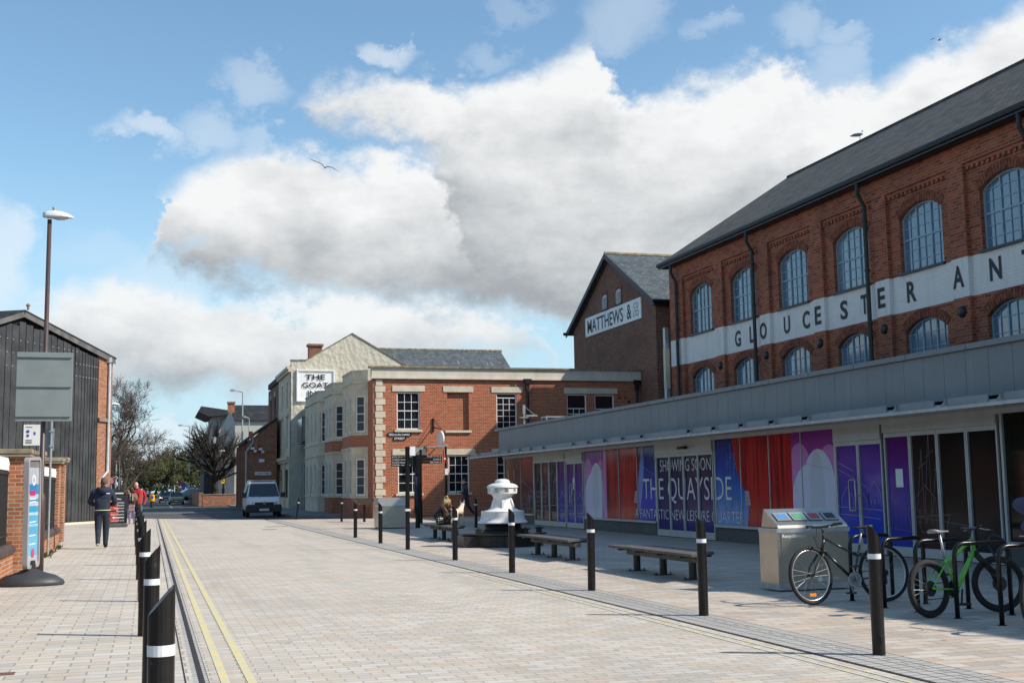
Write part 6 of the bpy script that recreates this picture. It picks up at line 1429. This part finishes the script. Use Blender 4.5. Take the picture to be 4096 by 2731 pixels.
m = MB(); m.X = Matrix.Translation((0,-.035,.80)) @ Matrix.Rotation(pi/2,4,'X'); m.lathe([(.065,0),(.082,0),(.082,.012),(.065,.012),(.065,0)], n=20)
for pl_ in ([(-.035,.055),(-.0,-.005),(.035,.055)],[(-.055,.03),(-.028,-.055),(0,-.015),(.028,-.055),(.055,.03)]): m.tube([(a,b,.006) for a, b in pl_], .007, 4)
m.X = None; m.build('emblem', GALV, van, local=True)
m = MB(); m.box(-.26,.26,-.06,-.05,.36,.47); np_ = m.build('number_plate', WSIGN, van, local=True); m = MB(); put_text(m, 'VO62 CRJ', (-.23,-.06,.38), (1,0,0), (0,0,1), .46, .07, (0,-1,0), .003, .01); m.build('lettering', BLACKM, np_, local=True)
for y in (1.9, 3.2): m = MB(); m.box(-.78,.78,y-.03,y+.03,2.02,2.05); m.box(-.75,-.70,y-.03,y+.03,1.92,2.02); m.box(.70,.75,y-.03,y+.03,1.92,2.02); m.build('roof_bar', GALV, van, local=True)
m = MB(); m.tube([(-.5,.55,1.17),(.0,.52,1.19)], .012, 4); m.tube([(.05,.52,1.19),(.55,.55,1.18)], .012, 4); m.build('wiper', BLACKM, van, local=True)
def car(loc, col, label, rz=0., lit=False):
    c = thing('parked_car' if not lit else 'moving_car', loc, label, 'car', None, rz)
    P_ = pm('car_paint_'+col[0], col[1], .3, .3, var=.05, coat=.6)
    m = MB(); loft(m, [ringv(y, .75, w, wt, .25, zm, zt) for y, w, wt, zm, zt in ((0,.74,.68,.5,.62),(.15,.80,.74,.62,.75),(.9,.84,.76,.80,.92),(1.7,.84,.60,.86,1.40),(2.9,.84,.60,.86,1.42),(3.8,.80,.66,.86,.98),(4.0,.76,.66,.6,.8))]); m.build('body', P_, c, local=True, bevel=.03)
    m = MB(); m.prism([(-.70,.92,.94),(.70,.92,.94),(.56,1.66,1.38),(-.56,1.66,1.38)], (0,-.012,.012)); m.build('windscreen', SCR, c, local=True)
    m = MB(); m.box(-.4,.4,-.02,.05,.45,.56); m.box(-.7,.7,-.02,.05,.27,.36); m.build('grille', BLACKM, c, local=True)
    m = MB(); m.box(-.24,.24,-.035,-.02,.37,.46); m.build('number_plate', WSIGN, c, local=True)
    for s in (-1,1):
        m = MB(); m.prism([(s*.42,-.01,.56),(s*.74,.10,.58),(s*.76,.12,.72),(s*.46,.04,.68)][::s], (0,.1,0)); hm = HL
        if lit and s == -1:
            k = NT('lit_headlamp'); k.b.inputs['Emission Color'].default_value = (1,.6,.25,1); k.b.inputs['Emission Strength'].default_value = 6; hm = k.m
        m.build('headlight', hm, c, local=True)
        m = MB(); m.box(min(s*.86,s*1.0),max(s*.86,s*1.0),1.1,1.2,.9,1.02); m.build('mirror', P_, c, local=True)
        for y in (.75, 3.2): wheelv(c, s*.74, y, .30, .18)
    return c
car((2.92,143,0), ('gold',(.33,.29,.10)), 'gold hatchback facing the camera on the far road'); car((2.0,166,0), ('navy',(.03,.05,.12)), 'dark blue car with one lit orange headlamp behind the gold car', 0, True)
c_ = car((7.0,150,0.35), ('white',(.6,.62,.65)), 'white and blue car half hidden behind the low garden wall', pi/2+.3)

# ================================================================ people and animals
SKN = pm('skin', (.50,.27,.19), .6, var=.06, scale=20); SKN2 = pm('skin_ruddy', (.58,.30,.22), .6, var=.06, scale=20)
def person(loc, J, bones, mats, hair=None, label='', rz=0., sub=2, root='pel', nose=True):
    """J: joint -> (x,y,z,r); bones: (a, b, material index)"""
    p = thing('person', loc, label, 'person', None, rz); names = list(J)
    vs, fs = skin([J[k_] for k_ in names], [(names.index(a), names.index(b)) for a, b, _ in bones], names.index(root), sub)
    m = MB(); m.smooth = True
    segs = [(Vector(J[a][:3]), Vector(J[b][:3]), i, (J[a][3]+J[b][3])/2) for a, b, i in bones]
    def near(c):
        best = 9e9; bi = 0
        for a, b, i, r in segs:
            t = max(0, min(1, (c-a).dot(b-a)/max(1e-9, (b-a).length_squared))); d = (c-(a+(b-a)*t)).length/r
            if d < best: best, bi = d, i
        return bi
    V_ = [Vector(v) for v in vs]; m.v = vs
    for f in fs: m.f.append(f); m.sm.append(True); m.mi.append(near(sum((V_[i] for i in f), Vector())/len(f)))
    if 'hd' in J:
        h = Vector(J['hd'][:3]); fd = Vector(J.get('_face', (0,-1,0,0))[:3]) if '_face' in J else Vector((0,-1,0))
    m.build('body', mats, p, local=True)
    return p
def body(H_, W_=1., legs=None, arms=None, lean=0., hr=.095, headd=(0,0,0)):
    s = H_/1.8; J = dict(pel=(0,0,.95,.15), bel=(0,0,1.08,.145), che=(0,lean*.5,1.30,.165), nk=(0,lean,1.50,.065), hd0=(headd[0],lean+headd[1],1.60,.075), hd=(headd[0],lean+headd[1],1.685,.092), hd1=(headd[0],lean+headd[1],1.74,.07))
    for k_, sg in (('L',-1),('R',1)):
        a = (arms or {}).get(k_, [(.19,0,1.44,.07),(.25,.02,1.17,.052),(.24,-.06,.93,.038),(.235,-.09,.86,.035)]); l = (legs or {}).get(k_, [(.10,0,.88,.105),(.105,-.02,.50,.072),(.105,.03,.10,.05),(.11,-.13,.045,.045)])
        for n_, q in zip(('sh','el','wr','ha'), a): J[n_+k_] = (sg*q[0],q[1]+(lean*.8 if n_ == 'sh' else 0),q[2],q[3])
        for n_, q in zip(('hp','kn','an','to'), l): J[n_+k_] = (sg*q[0],q[1],q[2],q[3])
    return {k_: (v[0]*s*W_, v[1]*s, v[2]*s, v[3]*s) for k_, v in J.items()}
BN = [('pel','bel',0),('bel','che',0),('che','nk',0),('nk','hd0',2),('hd0','hd',2),('hd','hd1',2)]+[b for s in 'LR' for b in (('che','sh'+s,0),('sh'+s,'el'+s,0),('el'+s,'wr'+s,0),('wr'+s,'ha'+s,2),('pel','hp'+s,1),('hp'+s,'kn'+s,1),('kn'+s,'an'+s,1),('an'+s,'to'+s,3))]
def hand(m, c, d, up_, s=1.):
    """palm side fingers: five short tapering tubes, thumb off the side"""
    c, d, up_ = Vector(c), Vector(d).normalized(), Vector(up_).normalized(); sd2 = d.cross(up_).normalized()
    m.ball(c, .036*s, 8, 6, (1,1,.8))
    for i, L_ in enumerate((.062,.072,.068,.055)):
        b = c+d*.025*s+sd2*(i-1.5)*.018*s; m.tube([b, b+(d*.6+up_*.2)*L_*s*.6, b+(d*.75-up_*.25)*L_*s*1.1], [.009*s,.009*s,.007*s], 5)
    b = c-sd2*.035*s; m.tube([b, b+(d*.5-sd2*.5)*.05*s, b+(d*.9-sd2*.3)*.075*s], [.011*s,.010*s,.008*s], 5)
# man in the navy hoodie, walking away, hands held up in front
NAVYC = pm('navy_fleece', (.018,.026,.055), .85, var=.2, scale=10, bump=.2); JEAN = pm('dark_jeans', (.020,.028,.050), .85, var=.25, scale=12, bump=.2); SHOE = pm('pale_shoe_sole', (.50,.40,.26), .7)
J = body(1.9, 1.12, legs={'L':[(.085,0,.88,.12),(.08,.02,.50,.088),(.075,-.20,.16,.06),(.075,-.24,.07,.05)],'R':[(.085,0,.88,.12),(.085,.06,.48,.088),(.08,.08,.09,.062),(.085,.22,.045,.05)]}, arms={'L':[(.20,0,1.44,.088),(.28,.04,1.15,.072),(.15,.26,1.10,.05),(.06,.32,1.13,.036)],'R':[(.20,0,1.44,.088),(.28,.04,1.15,.072),(.15,.26,1.10,.05),(.06,.32,1.13,.036)]}, headd=(0.02,.03,0))
J['che'] = (0,0,1.38,.205); J['bel'] = (0,0,1.14,.185); J['pel'] = (0,0,1.0,.165)
mn = person((-1.22,34.5,0), J, BN, [NAVYC, JEAN, SKN, SHOE], None, 'man in navy hooded top and dark jeans walking away on the left pavement')
s_ = 1.9/1.8; m = MB(); m.smooth = True; m.ball((.025,.025,1.70*s_), .108*s_, 14, 10, (.86,1.0,1.06)); m.build('hair', pm('cropped_hair', (.15,.095,.065), .9, var=.25, scale=40), mn, local=True)
m = MB(); m.smooth = True; m.tube([(-.13,-.02,1.52*s_),(-.06,-.14,1.47*s_),(.03,-.165,1.455*s_),(.11,-.12,1.48*s_),(.15,-.0,1.52*s_)], [.05,.075,.085,.075,.05], 10); m.build('hood', NAVYC, mn, local=True)
m = MB(); m.smooth = True; m.lathe([(.205,1.015),(.212,1.02),(.212,1.032),(.205,1.035)], n=20, sx=1.02, sy=.92); m.build('hem_stripe', flatmat('lime_stripe', (.55,.75,.12), .6), mn, local=True)
m = MB(); m.box(.10,.19,-.212,-.205,1.46,1.485); m.build('shoulder_mark', WSIGN, mn, local=True)
m = MB(); m.smooth = True
for s in (-1,1): m.ball((s*.098,.03,1.69*s_), .022, 6, 5, (.5,1,1.4)); 
m.build('ears', SKN, mn, local=True)
# couple beside the menu board
J = body(1.72, 1.0, lean=.05, headd=(-.05,.05,0), arms={'L':[(.20,0,1.42,.075),(.27,.03,1.15,.058),(.12,-.05,.98,.042),(.05,-.06,.98,.03)],'R':[(.19,0,1.42,.075),(.24,.0,1.15,.058),(.1,.18,1.1,.042),(.03,.22,1.12,.03)]})
cw = person((-.78,59,0), J, BN, [pm('brown_leather', (.10,.045,.025), .5, var=.25, scale=12), pm('patterned_trousers', (.10,.07,.22), .8, var=.8, scale=18, c2=(.45,.35,.42)), SKN, pm('tan_shoe', (.30,.12,.07), .6)], None, 'woman in brown jacket with striped rucksack standing beside the menu board')
m = MB(); m.smooth = True; m.ball((-.05,.11,1.62), .125, 12, 8, (.95,1,1.05)); m.build('hair', pm('dark_brown_hair', (.055,.028,.018), .7, var=.3, scale=30), cw, local=True)
m = MB(); m.smooth = True; m.ball((.10,-.19,1.25), .16, 12, 8, (.9,.6,1.3)); m.build('rucksack', pm('rucksack_tan', (.22,.13,.08), .8, var=.3, scale=9), cw, local=True)
m = MB(); m.box(-.11,-.07,-.18,.02,1.12,1.45); m.box(.0,.05,-.28,-.26,1.1,1.42); m.build('strap', pm('strap_pale', (.45,.42,.36), .8), cw, local=True)
m = MB(); m.box(-.16,.06,-.17,-.12,.62,.93); m.build('bag', pm('patterned_bag', (.38,.25,.24), .8, var=.5, scale=14), cw, local=True, bevel=.03)
J = body(1.93, 1.05, lean=.02, headd=(-.10,.0,0), arms={'L':[(.20,0,1.44,.08),(.24,.03,1.16,.062),(.02,-.16,1.10,.045),(-.04,-.18,1.1,.03)],'R':[(.20,0,1.44,.08),(.28,.02,1.16,.062),(.26,-.10,.92,.042),(.25,-.12,.86,.032)]})
cm = person((-.52,60.2,0), J, BN, [pm('red_fleece', (.42,.012,.03), .8, var=.2, scale=9), pm('grey_trousers', (.10,.10,.11), .85), SKN2, BLACKM], None, 'bald man in bright red top leaning toward the woman')
m = MB(); m.smooth = True; m.ball((-.12,.0,1.83), .122, 14, 10, (.86,1,1.08)); m.build('bald_head', pm('scalp', (.60,.36,.28), .45), cm, local=True)
m = MB(); m.prism([(-.02,-.32,.95),(.16,-.32,.95),(.20,-.32,1.55),(.05,-.32,1.60)], (0,.12,0)); m.build('carrier_bag', pm('scarlet_bag', (.62,.05,.03), .5), cm, local=True, bevel=.02)
m = MB(); m.smooth = True; m.ball((-.20,.06,1.82), .02, 6, 5); m.build('ear', SKN2, cm, local=True)
# third passer-by behind the board
J = body(1.6); tp3 = person((-1.02,63.5,0), J, BN, [NAVYC, JEAN, SKN2, BLACKM], None, 'half hidden person in red scarf and navy coat behind the menu board')
m = MB(); m.smooth = True; m.ball((0,.01,1.51), .105, 10, 8, (.9,1,1.05)); m.build('hair', pm('grey_hair', (.25,.22,.20), .8), tp3, local=True); m = MB(); m.smooth = True; m.lathe([(.12,1.28),(.14,1.33),(.10,1.40)], n=14); m.build('scarf', flatmat('scarf_red', (.40,.04,.03), .8), tp3, local=True)
# walking man with phone (faces left, -X)
J0 = body(1.9, 1.0, legs={'L':[(.09,0,.88,.11),(.09,-.17,.52,.078),(.09,-.30,.11,.05),(.09,-.44,.06,.045)],'R':[(.09,0,.88,.11),(.09,.12,.50,.078),(.09,.42,.14,.05),(.09,.40,.045,.045)]}, arms={'L':[(.19,0,1.44,.08),(.23,.05,1.18,.062),(.14,-.24,1.14,.045),(.12,-.30,1.15,.034)],'R':[(.19,0,1.44,.08),(.23,.05,1.17,.062),(.16,-.20,1.12,.045),(.13,-.27,1.14,.034)]}, lean=-.03, headd=(0,-.05,0))
wm = person((14.70,57,0), J0, BN, [pm('navy_jacket', (.018,.024,.05), .55, var=.25, scale=9, bump=.2), pm('navy_trousers', (.02,.022,.045), .8), SKN, BLACKM], None, 'man in navy jacket striding left while looking at his phone', rz=-pi/2)
s_ = 1.9/1.8; m = MB(); m.smooth = True; m.ball((0,-.055,1.755*s_), .10*s_, 14, 8, (.86,1.05,.72)); m.build('hair', pm('black_hair', (.018,.014,.012), .6), wm, local=True)
m = MB(); m.smooth = True; m.ball((0,-.19,1.665*s_), .02, 6, 5, (.7,1.3,1)); 
for s in (-1,1): m.ball((s*.088,-.07,1.67*s_), .022, 6, 5, (.5,1,1.4))
m.build('nose_and_ears', SKN, wm, local=True)
m = MB(); m.smooth = True; hand(m, (-.12,-.34,1.155*s_), (.1,-1,.25), (0,0,1)); hand(m, (.11,-.32,1.14*s_), (-.2,-1,.25), (0,0,1)); m.build('hands', SKN, wm, local=True)
m = MB(); m.box(-.05,.03,-.46,-.44,1.19,1.33); m.build('phone', BLACKP, wm, local=True); m = MB(); m.smooth = True; m.lathe([(.075,1.52),(.10,1.53),(.095,1.60),(.075,1.59)], (0,-.03,0), 14); m.build('collar', NAVYC, wm, local=True)
# woman sitting on the far bench, hunched forward, facing right
ws = dict(pel=(0,0,.50,.14), bel=(.02,0,.62,.135), che=(.14,0,.82,.145), nk=(.25,0,.96,.06), hd0=(.29,0,1.0,.07), hd=(.34,0,1.05,.088), hd1=(.38,0,1.08,.065))
for k_, sg in (('L',-1),('R',1)):
    for n_, q in zip(('sh','el','wr','ha'), ((.17,.17,.90,.065),(.30,.20,.68,.05),(.42,.08,.80,.036),(.40,.05,.88,.032))): ws[n_+k_] = (q[0],sg*q[1],q[2],q[3])
    for n_, q in zip(('hp','kn','an','to'), ((.10,.09,.50,.095),(.50,.12,.52,.07),(.58,.10,.12,.045),(.72,.10,.045,.042))): ws[n_+k_] = (q[0],sg*q[1],q[2],q[3])
sw = person((7.98,34.3,0), ws, BN, [pm('black_coat', (.014,.014,.018), .85, var=.2, scale=9), JEAN, SKN, pm('grey_trainers', (.35,.34,.33), .7)], None, 'blonde woman in black coat hunched forward on the farthest bench')
HB = pm('blonde_hair', (.46,.30,.13), .6, var=.35, scale=22); rg = random.Random(2)
m = MB(); m.smooth = True; m.ball((.31,-.01,1.08), .105, 12, 8, (1.1,1,.95)); m.ball((.30,0,1.20), .055, 10, 6)
for i in range(46):
    a = rg.uniform(-1.2,1.9); x0 = .28+.1*cos(a*1.3); y0 = -.10+rg.uniform(0,.18); e = Vector((.16+rg.uniform(-.06,.14), y0+rg.uniform(-.05,.03), .95+rg.uniform(-.05,.06))); m.tube([(x0,y0,1.12+rg.uniform(-.03,.05)),((x0+e.x)/2-.03,y0-.03,1.02),e], [.022,.018,.006], 5)
m.build('hair', HB, sw, local=True)
m = MB(); m.smooth = True; hand(m, (.42,-.05,.92), (-.1,0,1), (1,0,0)); hand(m, (.42,.05,.92), (-.1,0,1), (1,0,0)); m.build('hands', SKN, sw, local=True)
k = NT('polka_dots'); v = k.n('ShaderNodeTexVoronoi'); v.inputs['Scale'].default_value = 16; v.inputs['Randomness'].default_value = 0.; g = k.n('ShaderNodeNewGeometry'); k.l(g.outputs['Position'], v.inputs[0]); k.l(k.ramp(v.outputs['Distance'], [(.30,(.55,.50,.36)),(.36,(.02,.018,.016))]), k.b.inputs['Base Color'])
hb2 = thing('handbag', (7.93,33.7,.43), 'black handbag with pale polka dots beside the blonde woman', 'bag')
m = MB(); m.smooth = True; m.ball((7.93,33.7,.55), .135, 16, 10, (1,.7,.92)); m.build('bag', k.m, hb2); m = MB(); m.tube([(7.85,33.7,.62),(7.86,33.7,.74),(7.95,33.7,.77),(8.0,33.7,.64)], .012, 6); m.build('handle', BLACKM, hb2)
# dogs on the bench
def dog(loc, rz, cols, label, s=1., sit=False):
    d = thing('dog', loc, label, 'dog', None, rz)
    if not sit:
        J = dict(rp=(-.20,0,.34,.085), bl=(0,0,.33,.075), ch=(.20,0,.33,.095), nk=(.29,0,.44,.06), hd=(.35,0,.52,.06), mz=(.45,0,.49,.028), t0=(-.30,0,.36,.018), t1=(-.34,0,.26,.012))
        B_ = [('rp','bl',0),('bl','ch',0),('ch','nk',0),('nk','hd',0),('hd','mz',0),('rp','t0',0),('t0','t1',0)]
        for k_, sg in (('L',-1),('R',1)):
            J['h'+k_] = (-.22,sg*.06,.28,.05); J['k'+k_] = (-.17,sg*.065,.19,.03); J['o'+k_] = (-.26,sg*.065,.11,.018); J['p'+k_] = (-.235,sg*.065,.02,.02)
            J['s'+k_] = (.20,sg*.065,.24,.035); J['e'+k_] = (.18,sg*.065,.15,.022); J['w'+k_] = (.20,sg*.065,.07,.017); J['f'+k_] = (.22,sg*.065,.018,.02)
            B_ += [('rp','h'+k_,0),('h'+k_,'k'+k_,0),('k'+k_,'o'+k_,0),('o'+k_,'p'+k_,0),('ch','s'+k_,0),('s'+k_,'e'+k_,0),('e'+k_,'w'+k_,0),('w'+k_,'f'+k_,0)]
        root = 'bl'
    else:
        J = dict(rp=(-.10,0,.10,.085), bl=(-.03,0,.22,.08), ch=(.05,0,.33,.08), nk=(.07,0,.42,.055), hd=(.09,0,.48,.058), mz=(.17,0,.465,.028)); root = 'bl'
        B_ = [('rp','bl',0),('bl','ch',0),('ch','nk',0),('nk','hd',0),('hd','mz',0)]
        for k_, sg in (('L',-1),('R',1)):
            J['h'+k_] = (-.02,sg*.08,.09,.045); J['k'+k_] = (.08,sg*.09,.10,.028); J['p'+k_] = (.06,sg*.09,.02,.02); J['s'+k_] = (.08,sg*.05,.24,.03); J['f'+k_] = (.10,sg*.05,.02,.018)
            B_ += [('rp','h'+k_,0),('h'+k_,'k'+k_,0),('k'+k_,'p'+k_,0),('ch','s'+k_,0),('s'+k_,'f'+k_,0)]
    names = list(J); vs, fs = skin([J[q] for q in names], [(names.index(a), names.index(b)) for a, b, _ in B_], names.index(root), 2)
    m = MB(); m.smooth = True; m.add([(v[0]*s,v[1]*s,v[2]*s) for v in vs], fs); m.build('body', cols, d, local=True)
    h = J['hd']
    for sg in (-1,1): e = MB(); e.add([((h[0]-.02)*s,sg*.03*s,(h[2]+.03)*s),((h[0]+.03)*s,sg*.045*s,(h[2]+.03)*s),((h[0]-.0)*s,sg*.055*s,(h[2]+.12)*s),((h[0]-.01)*s,sg*.07*s,(h[2]+.02)*s)], [(0,1,2),(1,3,2),(3,0,2),(0,3,1)]); e.build('ear', cols, d, local=True)
WHF = pm('fur_white_tan', (.66,.58,.50), .9, var=.25, scale=5, c2=(.45,.27,.15)); BRF = pm('fur_brindle', (.20,.11,.055), .9, var=.5, scale=9)
dog((8.42,33.6,.43), .95, WHF, 'white and tan dog standing on the bench with its back to the camera', 1.12); dog((8.16,33.75,.43), 2.6, BRF, 'small brindle dog sitting between the woman and white dog', 1.0, True)
# gulls
def gull(loc, label, wings, rz=0., s=1., stand=False):
    g = thing('gull', loc, label, 'gull', None, rz); J = [(-.24*s,0,-.02*s,.012*s),(-.12*s,0,0,.045*s),(.05*s,0,0,.06*s),(.15*s,0,.03*s,.04*s),(.20*s,0,.05*s,.036*s),(.25*s,0,.045*s,.010*s)]
    if stand: J = [(-.30*s,0,-.02*s,.015*s),(-.14*s,0,.02*s,.05*s),(.03*s,0,.04*s,.065*s),(.10*s,0,.11*s,.04*s),(.11*s,0,.19*s,.036*s),(.17*s,0,.18*s,.010*s)]
    vs, fs = skin(J, [(i,i+1) for i in range(5)], 2, 2); m = MB(); m.smooth = True; m.add(vs, fs); m.build('body', pm('gull_white', (.68,.68,.66), .8, var=.05), g, local=True)
    if stand:
        m = MB(); m.smooth = True
        for sg in (-1,1): m.add([(.07*s,sg*.055*s,.08*s),(-.10*s,sg*.068*s,.07*s),(-.34*s,sg*.02*s,-.01*s),(-.12*s,sg*.07*s,-.01*s),(.04*s,sg*.06*s,.0),(.0,sg*.03*s,.10*s),(-.2*s,sg*.01*s,.07*s)], [(0,1,3,4),(1,2,3),(0,5,6,1),(1,6,2)])
        m.build('wing', pm('gull_dark_wing', (.035,.04,.06), .8), g, local=True)
        m = MB(); m.tube([(0,.02*s,-.03*s),(.01*s,.02*s,-.15*s)], .006*s, 5); m.tube([(0,-.02*s,-.03*s),(.01*s,-.02*s,-.15*s)], .006*s, 5); m.build('leg', pm('gull_leg', (.45,.28,.22), .6), g, local=True)
    for w in wings:
        m = MB(); m.smooth = False; n_ = len(w); th = .006*s
        up_ = [(a*s,b*s,c*s+th) for a, b, c, ch in w]+[((a-ch)*s,b*s,c*s+th) for a, b, c, ch in w]; lo = [(x,y,z-2*th) for x, y, z in up_]; m.add(up_+lo, [])
        for i in range(n_-1): a, b, c, d = i, i+1, n_+i+1, n_+i; m.f += [(a,b,c,d),(2*n_+d,2*n_+c,2*n_+b,2*n_+a),(a,2*n_+a,2*n_+b,b),(d,c,2*n_+c,2*n_+d)]; m.mi += [0]*4 if i < n_-2 else [1]*4; m.sm += [False]*4
        m.build('wing', [pm('gull_wing', (.42,.42,.44), .8), pm('gull_wing_tip', (.06,.055,.06), .8)], g, local=True)
gull((8.24,60,17.82), 'gull gliding with wings spread against the left cloud bank', [[(.10,.03,.03,.17),(.16,.25,.22,.17),(.06,.45,.28,.12),(-.06,.80,.42,.02)],[(.10,-.03,.03,.16),(.14,-.28,.02,.15),(.04,-.45,-.08,.11),(-.10,-.70,-.26,.02)]], rz=1.35)
gull((60.8,80,36.97), 'gull flying near the top right corner of the sky', [[(.10,.03,.03,.2),(.16,.22,.18,.2),(.0,.40,.28,.14),(-.3,.62,.20,.02)],[(.10,-.03,.03,.2),(.02,-.25,-.02,.2),(-.12,-.40,-.08,.13),(-.35,-.6,-.12,.02)]], rz=.15, s=1.0)
gull((22.98,34.72,13.17), 'gull standing on the warehouse roof ridge', [], rz=-.2, s=1.05, stand=True)
